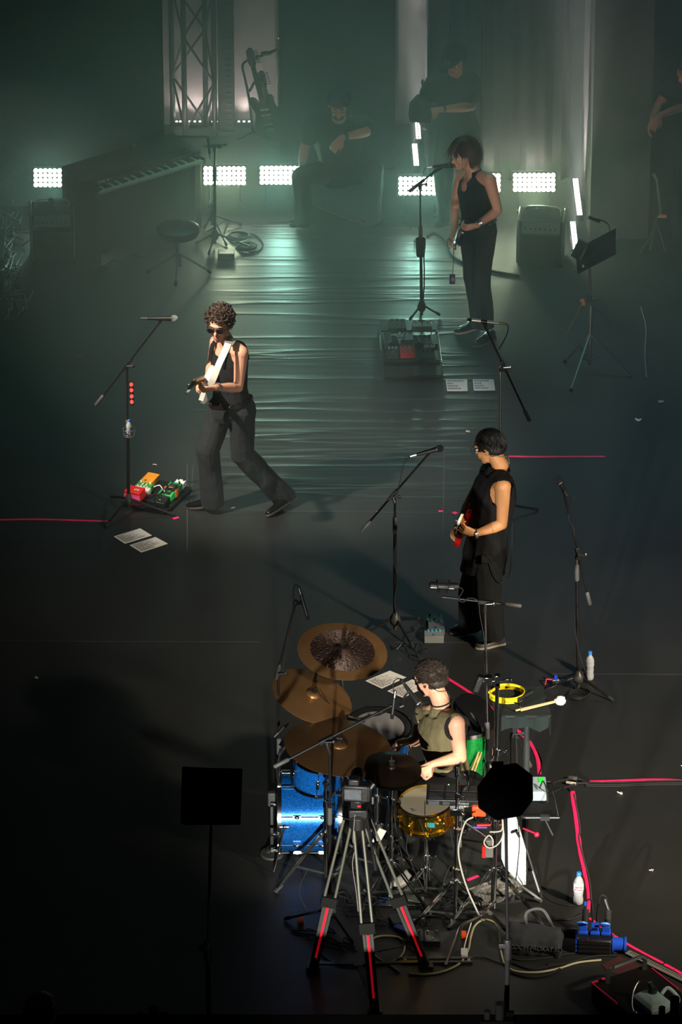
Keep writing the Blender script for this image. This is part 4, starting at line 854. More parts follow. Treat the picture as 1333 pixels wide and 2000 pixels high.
def person(label, Y0, J, hf, group=None, skin=SKIN, sc_=1.0, fem=0, hs=1.05, voxel=.0065, hroll=0, hands=None, bulk=1.0, legs=True):
    """J: joint -> (px, py, dy)"""
    j = {k: W(v[0], v[1], Y0+v[2]) for k, v in J.items()}
    gp = (j['hip_l']+j['hip_r'])/2; t = T('person', label, 'person', (gp.x, gp.y, 0), group)
    F = headframe(hf, hroll); m = MB(); hc = j['head']; P = head(m, hc, F, hs)
    nb = j['neck']; limb(m, [hc+F @ V((0, -.02, -.06)), nb], [.050*bulk, .056*bulk], ends=True)
    U = (j['sh_l']-j['sh_r']).normalized(); hu = (j['hip_l']-j['hip_r']).normalized()
    shc = (j['sh_l']+j['sh_r'])/2; hc2 = gp; up = (shc-hc2).normalized(); sw = (j['sh_l']-j['sh_r']).length/2
    spine = lambda a: hc2.lerp(shc, a)+j.get('bend', V((0, 0, 0)))*math.sin(PI*a)
    tors = []
    for a, ru, rn in ((-.16, .11, .09), (-.05, .155, .11), (.1, .152, .112), (.32, .132, .10), (.55, .148, .108), (.78, .162, .115), (.93, .150, .095), (1.04, .10, .065)):
        uu = hu.lerp(U, max(0, min(1, a))).normalized(); nn = up.cross(uu).normalized(); k = sw/.185 if a > .4 else 1
        tors.append((spine(a), uu, nn, ru*bulk*(k if a > .4 else 1), rn*bulk))
    m.loft([ring(*q) for q in tors]); limb(m, [shc+up*.0, nb], [.07, .056], ends=False)
    for s in 'lr':
        S, E, Wr = j['sh_'+s], j['el_'+s], j['wr_'+s]
        limb(m, [shc.lerp(S, .5)+up*.01, S], [.062*bulk, .056*bulk]); mid = S.lerp(E, .45); fm = E.lerp(Wr, .3)
        limb(m, [S, mid, E, fm, Wr], [.054*bulk, .047*bulk, .037*bulk, .040*bulk, .025])
        if hands and s in hands: hand(m, Wr, *hands[s])
        if legs: 
            H, K, A = j['hip_'+s], j['kn_'+s], j['an_'+s]
            limb(m, [H, H.lerp(K, .4), K, K.lerp(A, .3), A], [.088, .078, .056, .055, .038])
    body = solid(m, 'body', skin, t, voxel, 3, .5)
    return t, j, F, P, dict(tors=tors, up=up, U=U, shc=shc, hc=hc2, body=body, sw=sw)
def shirt(t, info, j, mat, g=.014, a0=-.02, a1=1.0, arms=None, holes=(), disp=.006, name='shirt', flare=0, neck=True, voxel=.006, label=None, band=None):
    m = MB(); T_ = info['tors']; rg = []
    for i, q in enumerate(T_[(0 if a0 < 0 else 1):]): rg.append(ring(q[0]+(info['up']*.012 if i > 5 else V((0, 0, 0))), q[1], q[2], q[3]+g+flare*(i == 0), q[4]+g+flare*(i == 0)))
    m.loft(rg)
    if neck: limb(m, [info['shc'], info['shc'].lerp(j['neck'], .75)], [.07+g, .060+g*.6], ends=False)
    if arms is not None:
        for s in 'lr':
            S, E = j['sh_'+s], j['el_'+s]; limb(m, [info['shc'].lerp(S, .5), S], [.062+g, .056+(g if arms > 0 else g*.45)])
            if arms > 0: limb(m, [S, S.lerp(E, arms)], [.058+g, .052+g*1.3])
    return solid(m, name, mat, t, voxel, 4, .5, disp, 10, holes, label=label)
def trousers(t, info, j, mat, hem=.075, knee=.085, thigh=.105, waist=.03, disp=.009, hemz=.03, name='trousers'):
    m = MB(); T_ = info['tors']; m.loft([ring(q[0], q[1], q[2], q[3]+.018, q[4]+.018) for q in T_[:3]])
    for s in 'lr':
        H, K, A = j['hip_'+s], j['kn_'+s], j['an_'+s]; d = (A-K).normalized()
        limb(m, [H, H.lerp(K, .5), K, K.lerp(A, .5), A+d*hemz], [thigh, (thigh+knee)/2, knee, (knee+hem)/2, hem], 14, ends=False); m.sph(H, thigh); m.sph(K, knee*.98)
    return solid(m, name, mat, t, .0075, 3, .5, disp, 8)
# ---------- singer with white guitar
YA = G(455, 1000).y
J = dict(head=(430, 632, -.06), neck=(441, 662, 0), sh_l=(472, 690, -.13), sh_r=(424, 668, .14), el_l=(466, 757, -.16), wr_l=(421, 757, -.36), el_r=(414, 712, .20), wr_r=(407, 738, -.02),
         hip_l=(472, 800, -.05), hip_r=(431, 800, .05), kn_l=(474, 888, -.02), an_l=(553, 968, .12), toe_l=(524, 1004, -.06), kn_r=(405, 878, -.02), an_r=(416, 975, .02), toe_r=(368, 988, -.02))
tA, j, FA, PA_, inf = person('curly-haired singer in black tank top and sunglasses playing a white guitar', YA, J, (-.30, -.93, -.10), hands=dict(l=((-.78, -.35, .0), (.1, .8, .5), 1, .95, 1.0, .1, .9), r=((-.55, -.8, -.15), (.3, -.2, -.9), -1, .6)))
up, U = inf['up'], inf['U']; nF = up.cross(U).normalized(); nF = nF if nF.y < 0 else -nF
shirt(tA, inf, j, BTANK, .009, holes=[(j['neck']+nF*.05+V((0, 0, .01)), .125), (j['sh_l']+(j['sh_l']-inf['shc']).normalized()*.03, .105), (j['sh_r']+(j['sh_r']-inf['shc']).normalized()*.03, .105), (j['neck']+V((0, 0, .02)), .10)], disp=.003, name='tank_top')
m = MB()
for sd in (.5,):
    for k in (-1, 1): c = inf['shc']+(j['sh_l']-inf['shc'])*.52*k; m.tube(spline([c+nF*.115-up*.10, c+nF*.09+up*.02, c+up*.065, c-nF*.08+up*.02, c-nF*.115-up*.10], 4), .017, 8, flat=.45)
m.obj('shoulder_strap', BTANK, tA)
trousers(tA, inf, j, PANTS, hem=.088, knee=.088, thigh=.108, hemz=.05)
m = MB(); q = inf['tors'][2]; q1 = [ring(q[0]+up*z, q[1], q[2], q[3]+.024, q[4]+.024, 24) for z in (.0, .035)]; m.loft(q1, False); m.obj('belt', M('belt_leather', '#17120f', .4), tA)
m = MB(); [m.torus(V(q1[0][i]).lerp(q1[1][i], .5), V(q1[0][i])-q[0], .012, .003, 12, 5) for i in (2, 8, 12, 14, 20)]; m.obj('belt_ring', CHROME, tA)
shoe(tA, j['an_r']+V((.06, .0, -.05)), G(364, 992), PATENT, SOLE); h = W(576, 974, YA+.13); shoe(tA, h, G(521, 1010, .004), PATENT, SOLE, up=(-.5, -.1, .8))
faceparts(tA, j['head'], FA)
hair(tA, j['head'], FA, HAIRB, 620, style='curly', fringe=-.01, back=-.06, bw=.0042)
m = MB(); m2 = MB()
for sd in (-1, 1):
    pl = [(.027*math.cos(a)*(1.0 if math.sin(a) > 0 else .92), .021*math.sin(a)) for a in (k*PI/8 for k in range(16))]
    rot = FA @ Matrix.Rotation(PI/2, 3, 'X'); pl = [(sd*x*1.06*(1-.12*(y < 0)), y*.9+(.003 if y > 0 else 0)) for x, y in pl]; m.prism(pl, .003, PA_(sd*.034, .108, -.006), rot); qq = [PA_(sd*.034, .109, -.006)+rot @ V((x, y, 0)) for x, y in pl]; m2.tube(qq+qq[:2], .0018, 5)
    m2.cyl(PA_(sd*.062, .104, .006), PA_(sd*.088, .0, .0), .0025)
m2.cyl(PA_(-.01, .110, .006), PA_(.01, .110, .006), .0025); m2.cyl(PA_(-.045, .106, .016), PA_(.045, .106, .016), .002); m2.obj('glasses_frame', BLACK, tA); m.obj('sunglass_lens', M('dark_lens', '#1a0f0a', .08, coat=.5), tA)
m = MB(); m.tube(spline([PA_(.088, -.01, -.01), PA_(.105, -.05, -.04), PA_(.10, -.09, -.12), PA_(.06, -.1, -.17)]), .002, 5); m.obj('earphone_wire', RUBBER, tA)
for (a, b, r_, n_) in (('wr_l', 'el_l', .032, 3), ('wr_r', 'el_r', .03, 1)):
    m = MB(); d = (j[b]-j[a]).normalized()
    for k in range(n_): m.torus(j[a]+d*(.012+.012*k), d+V((.1*k, .2, 0)), r_, .0035, 20, 5)
    m.obj('bracelet', STEEL, tA)
WG = M('white_finish', '#e9ecdc', .25, coat=.4, var=.03)
gb = W(409, 742, YA+.04); gh = W(380, 752, YA-.62); tG, PG_ = guitar('electric_guitar', 'white electric guitar held by the curly-haired singer', gb, gh, None, WG, None, 'tele', 1.05, .42, wdir=(.42, 0, .9))
tS = T('guitar_strap', 'wide white guitar strap with grey shoulder pad across the singer chest', 'strap', W(440, 720, YA-.1))
cs = inf['shc']+(j['sh_l']-inf['shc'])*.48
def ribbon(pts, wdir, wd, th=.003):
    m = MB(); m.loft([[p-w_*wd/2, p+w_*wd/2, p+w_*wd/2+n_*th, p-w_*wd/2+n_*th] for p, w_, n_ in ((V(p), V(wdir).normalized(), nF) for p in pts)]); return m
sp = spline([W(455, 660, YA-.02), W(452, 664, YA-.12), W(446, 672, YA-.19)], 4); ribbon(sp, (.8, -.3, -.15), .07).obj('shoulder_pad', M('grey_pad', '#7a786a', .7), tS)
sp = spline([W(446, 671, YA-.195), W(440, 686, YA-.23), W(428, 712, YA-.27), W(418, 738, YA-.27), W(408, 760, YA-.24)], 4); ribbon(sp, (.9, -.1, -.25), .048).obj('strap_band', M('white_leather', '#eeeee0', .5, var=.03), tS)
m = MB(); m.loft([[W(x, y, YA-.22+z) for x, y in ((392, 786), (399, 790), (406, 782), (403, 768))] for z in (0, .006)]); m.obj('strap_tail', MC['white_leather'], tS)
m = MB(); m.loft([[W(x, y, YA-.25+z) for x, y in ((388, 781), (397, 784), (403, 764), (394, 764))] for z in (0, .02)]); m.obj('strap_end', MC['white_leather'], tS)
# ---------- bassist
YB = G(940, 1256).y
J = dict(head=(957, 872, .02), neck=(978, 908, .0), sh_l=(983, 950, -.18), sh_r=(955, 922, .19), el_l=(981, 1024, -.18), wr_l=(930, 1042, -.23), el_r=(920, 978, .22), wr_r=(901, 1018, .05),
         hip_l=(952, 1098, -.08), hip_r=(940, 1088, .09), kn_l=(952, 1168, -.10), an_l=(966, 1245, -.10), toe_l=(915, 1262, -.10), kn_r=(922, 1160, .10), an_r=(918, 1228, .10), toe_r=(878, 1234, .10))
tB, j, FB, PB_, inf = person('black-haired bassist in a loose black sleeveless shirt seen from behind', YB, J, (-.84, .42, -.30), skin=TSKIN, bulk=1.08, hands=dict(l=((-.85, -.1, .35), (.2, .9, .3), 1, 1.0, 1.05, .1, .9), r=((-.6, -.5, -.5), (.5, -.3, -.6), -1, .6)))
shirt(tB, inf, j, FABRIC, .034, a0=-.1, flare=.03, arms=0, disp=.008, name='sleeveless_shirt', holes=[(j['sh_l']+V((.0, -.06, -.045)), .108)])
m = MB(); q = inf['tors'][7]; m.torus(j['neck']-V((0, 0, .03)), (.2, .1, 1), .066, .009, 24, 6); m.obj('collar', FABRIC, tB)
trousers(tB, inf, j, BPANTS, hem=.085, knee=.10, thigh=.115, hemz=.0)
shoe(tB, G(986, 1256, .0), G(928, 1267), M('brown_shoe', '#2b2622', .5), M('pale_sole', '#8a8578', .6)); shoe(tB, G(925, 1226), G(878, 1238), MC['brown_shoe'], MC['pale_sole'])
faceparts(tB, j['head'], FB, brow='black')
hair(tB, j['head'], FB, HAIRK, 900, .026, .2, 'thick', fringe=.03, back=-.055, bw=.004, seed=5, lift=.3, jit=.3)
m = MB()
for sd in (-1, 1): m.torus(PB_(sd*.033, .112, -.004), FB.col[1], .027, .002, 22, 5); m.cyl(PB_(sd*.06, .108, .004), PB_(sd*.088, -.01, .0), .002)
m.cyl(PB_(-.008, .113, .0), PB_(.008, .113, .0), .002); m.obj('glasses_frame', BLACK, tB)
m = MB(); m.tube(spline([PB_(-.09, -.01, -.02), PB_(-.085, -.04, -.03), PB_(-.05, -.10, -.06), PB_(0, -.115, -.09), PB_(.0, -.11, -.14)]), .0025, 5); m.obj('earphone_wire', M('clear_wire', '#6b5f4a', .4), tB)
m = MB(); d = (j['el_l']-j['wr_l']).normalized(); [m.box(j['wr_l']+d*.0+frame(d) @ V((.031*math.cos(a), .031*math.sin(a), 0)), (.008, .012, .02), frame(d) @ Matrix.Rotation(a, 3, 'Z')) for a in (k*2*PI/14 for k in range(14))]; m.obj('wrist_watch', STEEL, tB)
m = MB(); k0 = j['wr_l'].lerp(j['el_l'], .66); m.tube([k0, k0+d*.022], .0405, 18, False); m.tube([k0-d*.016, k0-d*.011], .0395, 18, False); m.obj('band_tattoo', M('tattoo_ink', '#4d5a4a', .6), tB)
m = MB(); m.box(W(948, 1092, YB-.20), (.055, .025, .06)); m.obj('belt_pack', BLACK, tB, bevel=.005)
m = MB(); m.tube(spline([W(950, 1086, YB-.22), W(960, 1092, YB-.22), W(965, 1118, YB-.22), W(972, 1134, YB-.2), W(984, 1137, YB-.18), W(996, 1120, YB-.14), W(1000, 1080, YB-.1), W(1001, 1020, YB-.05)]), .0032, 6); m.obj('pack_cable', RUBBER, tB)
RF = M('red_finish', '#c41a14', .2, coat=.6, var=.06)
guitar('bass_guitar', 'red bass guitar held in front of the bassist, its headstock toward us', W(909, 1024, YB+.10), W(905, 1016, YB-.62), None, RF, None, 'strat', 1.12, .52, wdir=(.33, 0, .93))
# ---------- rear guitarist
YC = G(935, 668).y
J = dict(head=(907, 300, -.02), neck=(922, 328, 0), sh_l=(957, 352, -.16), sh_r=(902, 345, .14), el_l=(973, 411, -.16), wr_l=(932, 440, -.28), el_r=(889, 408, .16), wr_r=(888, 448, -.02),
         hip_l=(946, 452, -.07), hip_r=(922, 450, .08), kn_l=(940, 540, -.06), an_l=(949, 636, -.05), toe_l=(928, 668, -.22), kn_r=(925, 540, .06), an_r=(938, 632, .08), toe_r=(893, 650, .02))
tC, j, FC, PC_, inf = person('shaggy-haired rear guitarist in a black sleeveless waistcoat singing into the microphone', YC, J, (-.80, -.52, -.16), hands=dict(l=((-.9, -.3, -.1), (.1, .8, .5), 1, .95), r=((-.3, -.6, -.6), (.6, -.2, -.5), -1, .6)))
up, U = inf['up'], inf['U']; nF = up.cross(U).normalized(); nF = nF if nF.y < 0 else -nF
shirt(tC, inf, j, BTANK, .012, holes=[(j['neck']+nF*.09-up*.03, .072), (j['neck']+nF*.12-up*.12, .055), (j['neck']+V((0, 0, .04)), .08), (j['sh_l']+(j['sh_l']-inf['shc']).normalized()*.045, .083), (j['sh_r']+(j['sh_r']-inf['shc']).normalized()*.045, .083)], disp=.004, name='waistcoat')
trousers(tC, inf, j, M('navy_trouser', '#14181c', .9), hem=.072, knee=.080, thigh=.105, hemz=.02)
q = inf['tors'][2]; m = MB(); m.loft([ring(q[0]+up*z, q[1], q[2], q[3]+.024, q[4]+.024, 24) for z in (.0, .035)], False); m.obj('belt', MC['belt_leather'], tC)
m = MB(); [m.sph(V(p), .009) for p in ring(q[0]+up*.018, q[1], q[2], q[3]+.028, q[4]+.028, 12)]; m.obj('belt_stud', CHROME, tC)
shoe(tC, G(966, 660), G(924, 678), PATENT, SOLE); shoe(tC, G(935, 640), G(888, 652), PATENT, M('pale_sole'))
faceparts(tC, j['head'], FC)
hair(tC, j['head'], FC, HAIRB, 1500, .125, 1.0, 'long', fringe=.02, back=-.10, bw=.0045, seed=9, comb=(0, -.25, 0), lift=.3, jit=.45)
m = MB(); d = (j['el_l']-j['wr_l']).normalized(); [m.torus(j['wr_l']+d*(.01+.014*k), d+V((.1*k, .2, 0)), .032, .004, 20, 5) for k in range(3)]; m.obj('bracelet', CHROME, tC)
guitar('electric_guitar', 'dark electric guitar held low by the rear guitarist', W(905, 452, YC-.10), W(897, 470, YC-.62), None, M('black_finish', '#121212', .15, coat=.6), None, 'strat', .9, .38, wdir=(.2, 0, .95))
t = T('belt_radio', 'small black radio pack dangling on a wire below the rear guitar', 'radio pack', W(884, 545, YC-.3)); m = MB(); m.box(W(884, 545, YC-.3), (.045, .03, .08)); m.obj('body', BLACK, t, bevel=.005)
m = MB(); m.cyl(W(885, 536, YC-.3), W(887, 478, YC-.3), .0025); m.obj('wire', RUBBER, t); m = MB(); m.box(W(885, 546, YC-.318), (.025, .004, .03)); m.obj('sticker', M('violet_sticker', '#6a5f86', .5), t)
cable('white curl of guitar lead at the rear guitarist hand', [W(886, 474, YC-.3), W(876, 466, YC-.28), W(874, 478, YC-.26), W(880, 486, YC-.28)], .004, M('pale_cable'))
# ---------- drummer
HAIRD = M('dark_brown_hair', '#2a2018', .6, var=.4, scale=60)
YD = GY(1668)
J = dict(head=(841, 1326, .02), neck=(862, 1370, 0), sh_l=(892, 1412, -.19), sh_r=(832, 1392, .19), el_l=(900, 1480, -.22), wr_l=(846, 1492, -.32), el_r=(815, 1445, .24), wr_r=(800, 1448, .10),
         hip_l=(886, 1520, -.10), hip_r=(862, 1508, .10), kn_l=(806, 1562, -.22), an_l=(797, 1672, -.18), toe_l=(780, 1700, -.22), kn_r=(800, 1520, .22), an_r=(770, 1640, .22), toe_r=(745, 1655, .20))
tD, j, FD, PD_, inf = person('short-haired drummer in an olive sleeveless top sitting at the kit', YD, J, (-.82, .46, -.26), bulk=1.12, hands=dict(l=((-.75, -.2, -.55), (-.2, .5, -.6), 1, 1.25), r=((-.85, .1, -.25), (.1, .1, -.9), -1, 1.35)))
OL = M('olive_cloth', '#6a6142', .85, var=.1, bump=.3, bscale=80)
o1 = (j['sh_l']-inf['shc']).normalized()
shirt(tD, inf, j, OL, .014, a0=.1, arms=.05, holes=[(j['sh_l']+o1*.075-V((0, 0, .03)), .088), (j['sh_r']-o1*.075-V((0, 0, .03)), .088), (j['neck']+V((0, 0, .05)), .08)], disp=.007, name='sleeveless_top')
m = MB(); m.torus(j['sh_l']+o1*.012-V((0, 0, .028)), o1+V((0, 0, -.15)), .082, .013, 28, 8); m.torus(j['sh_r']-o1*.012-V((0, 0, .028)), o1, .078, .012, 28, 8); m.obj('armhole_binding', BTANK, tD)
m = MB(); m.torus(j['neck']-V((0, 0, .008)), V((-.25, .1, 1)), .064, .005, 24, 6); m.obj('neck_binding', BTANK, tD)
trousers(tD, inf, j, BPANTS, hem=.062, knee=.088, thigh=.108, hemz=-.01)
GSH = M('grey_suede', '#77736a', .8, var=.15, bump=.3, bscale=100)
shoe(tD, G(810, 1714, .05), G(765, 1734, .03), GSH, M('pale_sole')); shoe(tD, G(790, 1660, .05), G(735, 1672, .03), GSH, M('pale_sole'))
faceparts(tD, j['head'], FD)
hair(tD, j['head'], FD, HAIRD, 1700, .030, .1, 'short', fringe=.02, back=-.045, bw=.0022, seed=21, comb=(0, .3, .2), lift=.5, jit=.45)
m = MB(); m.sph(PD_(-.088, -.006, -.012), .010); m.tube(spline([PD_(-.09, -.01, -.015), PD_(-.088, -.03, .0), PD_(-.07, -.08, -.05), PD_(-.01, -.11, -.08), PD_(0, -.11, -.13)]), .0026, 5); m.obj('in_ear_monitor', BLACK, tD)
m = MB(); m.box(W(894, 1497, YD-.26), (.055, .025, .085)); m.obj('belt_pack', GREYM, tD, bevel=.006)
def stick(label, a, b, name='drumstick'):
    a, b = V(a), V(b); m = MB(); d = (b-a); m.tube([a, a+d*.02, a+d*.75, a+d*.94, a+d*.96, a+d*.985, b], [.006, .0075, .0072, .004, .0055, .0058, .002], 10); return m.thing(name, M('stick_wood', '#d8b277', .45, var=.08), label, 'drumstick', smooth=60)
hr = W(786, 1457, YD+.04); stick('drumstick in the drummer far hand, tip over the big cymbal', W(800, 1452, YD+.06), W(722, 1477, YD-.16))
stick('drumstick in the drummer near hand, half hidden by the dark cymbal', W(838, 1497, YD-.34), W(765, 1520, YD-.42))
# ---------- technicians at the back
YE = G(650, 440).y
J = dict(head=(662, 205, -.18), neck=(662, 228, -.05), sh_l=(708, 240, 0), sh_r=(613, 240, .02), el_l=(716, 258, -.18), wr_l=(668, 268, -.34), el_r=(594, 292, -.08), wr_r=(590, 330, -.12),
         hip_l=(682, 338, .1), hip_r=(640, 338, .1), kn_l=(730, 330, -.25), an_l=(728, 425, -.12), toe_l=(735, 438, -.3), kn_r=(590, 345, -.25), an_r=(592, 430, -.05), toe_r=(574, 436, -.25))
DSK = M('dim_skin', '#a3674a', .6)
tE, j, FE, PE_, inf = person('black-clad technician with a dark face mask crouching between the lit panels', YE, J, (0, -.82, -.5), skin=DSK, voxel=.009, bulk=1.1, hands=dict(l=((-.6, -.3, -.7), (.0, .6, -.6), 1, .5), r=((-.1, -.3, -.9), (.6, 0, 0), -1, .5)))
TB = M('crew_black', '#0d0f0f', .95)
shirt(tE, inf, j, TB, .022, arms=.55, disp=.008, voxel=.009, name='black_shirt'); trousers(tE, inf, j, TB, hem=.075, knee=.09, thigh=.11)
shoe(tE, G(612, 432), G(566, 440), TB, TB); shoe(tE, G(722, 434), G(745, 448), TB, TB); faceparts(tE, j['head'], FE, brow='black', cast=DSK)
hair(tE, j['head'], FE, HAIRK, 200, .04, .3, 'thick', back=-.05, seed=31); m = MB(); m.sph(PE_(0, .062, -.06), (.056, .05, .036), FE); m.obj('face_mask', TB, tE)
m = MB(); d = (j['el_l']-j['wr_l']).normalized(); m.tube([j['wr_l']+d*.01, j['wr_l']+d*.05], .036, 14, False); m.obj('wrist_band', TB, tE)
YF = G(880, 445).y
J = dict(head=(888, 112, -.12), neck=(890, 140, 0), sh_l=(922, 160, -.02), sh_r=(850, 162, .06), el_l=(922, 208, -.10), wr_l=(858, 214, -.34), el_r=(828, 200, -.02), wr_r=(822, 222, -.3),
         hip_l=(915, 262, .05), hip_r=(878, 262, .05), kn_l=(925, 300, -.25), an_l=(928, 400, -.12), toe_l=(925, 420, -.3), kn_r=(868, 330, -.2), an_r=(872, 420, -.05), toe_r=(853, 432, -.2))
tF, j, FF, PF_, inf = person('black-clad technician in a cap sitting high behind the rear guitarist', YF, J, (-.25, -.80, -.55), skin=DSK, voxel=.009, bulk=1.08, hands=dict(l=((-.8, -.3, -.2), (.0, .6, -.6), 1, .6), r=((0, -.5, -.6), (.6, 0, 0), -1, .6)))
shirt(tF, inf, j, TB, .024, arms=.55, disp=.010, voxel=.009, name='black_shirt'); trousers(tF, inf, j, TB, hem=.075, knee=.09, thigh=.11)
shoe(tF, G(882, 432), G(850, 444), TB, TB); shoe(tF, G(930, 440), G(925, 455), TB, TB); faceparts(tF, j['head'], FF, brow='black')
m = MB(); m.sph(PF_(0, -.01, .045), (.088, .11, .085), FF, 20, 12); m.sph(PF_(0, .10, .06), (.06, .06, .012), FF); m.obj('cap', TB, tF); m = MB(); m.sph(PF_(.005, .12, .078), .006); m.obj('cap_badge', BRASS, tF)
hair(tF, j['head'], FF, HAIRK, 200, .09, 1, 'long', base=False, back=-.05, seed=33, cover=.3)
m = MB(); d = (j['el_l']-j['wr_l']).normalized(); m.tube([j['wr_l']+d*.03, j['wr_l']+d*.055], .032, 14, False); m.obj('wrist_band', TB, tF)
m = MB(); q = W(821, 216, YF-.36); m.loft([[q+V((x*s, y, z)) for x, z in ((-.10, -.08), (.10, -.09), (.11, -.02), (.05, .1), (-.02, .13), (-.09, .05))] for y, s in ((-.07, .9), (.07, 1))])
m.thing('black_bag', TB, 'black rounded bag or box held by the seated technician above the led batten', 'bag', bevel=.015)
m = MB(); q = W(826, 161, YF-.1); m.cyl(q, q+V((.09, .05, -.01)), .012); m.sph(q, (.012, .02, .03)); m.thing('black_hook', TB, 'small black hook sticking out left of the seated technician', 'hook')
t = T('hand_truck', 'bent-tube hand truck frame rising behind the seated technician', 'hand truck', G(915, 420)); yy = YF+.35
m = MB(); m.tube(spline([W(882, 34, yy), W(905, 33, yy), W(928, 32, yy), W(940, 40, yy), W(943, 60, yy), W(942, 120, yy), W(940, 240, yy), V((W(940, 240, yy).x, yy, .03))], 5), .013); m.obj('tube_frame', M('dark_tube', '#30322f', .3, .7), t)
m = MB(); m.tube([W(882, 34, yy), W(878, 120, yy), V((W(878, 34, yy).x, yy, .03))], .013); m.beam(V((W(878, 34, yy).x, yy, .3)), V((W(940, 34, yy).x, yy, .3)), .02, .02); m.obj('side_tube', MC['dark_tube'], t); m = MB(); m.box((W(910, 34, yy).x, yy-.08, .015), (.34, .2, .02)); m.obj('toe_plate', MC['dark_tube'], t)
YG = G(1325, 470).y
J = dict(head=(1347, 138, -.1), neck=(1350, 160, 0), sh_l=(1385, 185, 0), sh_r=(1310, 172, .02), el_l=(1345, 205, -.1), wr_l=(1290, 225, -.3), el_r=(1287, 205, -.05), wr_r=(1275, 232, -.28),
         hip_l=(1380, 292, .1), hip_r=(1340, 292, .1), kn_l=(1370, 380, -.05), an_l=(1372, 460, 0), toe_l=(1360, 476, -.1), kn_r=(1330, 380, -.05), an_r=(1330, 460, 0), toe_r=(1310, 474, -.1))
tG2, j, FG_, PG2, inf = person('technician at the far right edge reaching both bare arms down', YG, J, (-.8, -.4, -.4), skin=DSK, voxel=.009, hands=dict(l=((-.5, -.3, -.7), (.0, .6, -.6), 1, .5), r=((-.3, -.3, -.8), (.6, 0, 0), -1, .5)))
shirt(tG2, inf, j, TB, .022, arms=.2, disp=.008, voxel=.009, name='black_shirt'); trousers(tG2, inf, j, TB); faceparts(tG2, j['head'], FG_); hair(tG2, j['head'], FG_, HAIRK, 300, .04, .3, 'thick', back=-.04, seed=41); shoe(tG2, G(1340, 470), G(1306, 480), TB, TB); shoe(tG2, G(1380, 470), G(1350, 482), TB, TB)
# spectator at the bottom left
YS = RY-.7; t = T('person', 'dark head of a spectator with a reddish ear at the bottom left corner', 'person', (W(80, 1985, YS).x, YS, -1.5))
c = W(82, 1978, YS); FS = headframe((.45, .85, .05)); m = MB(); PS_ = head(m, c, FS); sx = V((1, 0, 0)); limb(m, [c-V((0, .02, .07)), c-V((0, .02, .20))], [.055, .065])
m.loft([ring(c-V((0, .02, z)), FS.col[0], FS.col[1], a, b) for z, a, b in ((.17, .08, .06), (.22, .19, .10), (.5, .18, .12), (.8, .15, .11), (1.2, .17, .12))])
for s in (-1, 1): limb(m, [c+FS.col[0]*s*.2-V((0, 0, .25)), c+FS.col[0]*s*.24-V((0, 0, .55)), c+FS.col[0]*s*.2+FS.col[1]*.2-V((0, 0, .7))], [.055, .045, .03])
solid(m, 'body', SKIN, t, .009); m = MB(); m.loft([ring(c-V((0, .02, z)), FS.col[0], FS.col[1], a, b) for z, a, b in ((.18, .09, .075), (.215, .21, .115), (.5, .20, .135), (.8, .17, .125), (1.2, .19, .135))]); m.obj('shirt', TB, t, smooth=60)
hair(t, c, FS, HAIRB, 300, .035, .2, 'thick', back=-.06, seed=51)
# ============================================================ DRUM KIT
def sparkle(name, a, b, rough=.25):
    m = M(name, a, rough, .55, coat=.7); N, L, B = nodes(m); tc = N.new('ShaderNodeTexCoord'); v = N.new('ShaderNodeTexVoronoi'); v.inputs['Scale'].default_value = 420; L.new(tc.outputs['Object'], v.inputs[0])
    r = N.new('ShaderNodeValToRGB'); r.color_ramp.elements[0].color = col(a); r.color_ramp.elements[1].color = col(b); r.color_ramp.elements[0].position = .25; r.color_ramp.elements[1].position = .95
    s = N.new('ShaderNodeSeparateColor'); L.new(v.outputs['Color'], s.inputs[0]); L.new(s.outputs[0], r.inputs[0]); L.new(r.outputs[0], B.inputs['Base Color']); return m
BLUE = sparkle('blue_sparkle', '#063c98', '#2290ea'); GREEN = sparkle('green_sparkle', '#068a34', '#2ee070'); GOLD = M('gold_brass', '#e2bc48', .22, 1, .15, scale=30)
HEADG = M('coated_head', '#6a6867', .6); HEADS = M('snare_coated', '#7c7562', .6, var=.08); HOOPB = M('black_hoop', '#131313', .25, coat=.5)
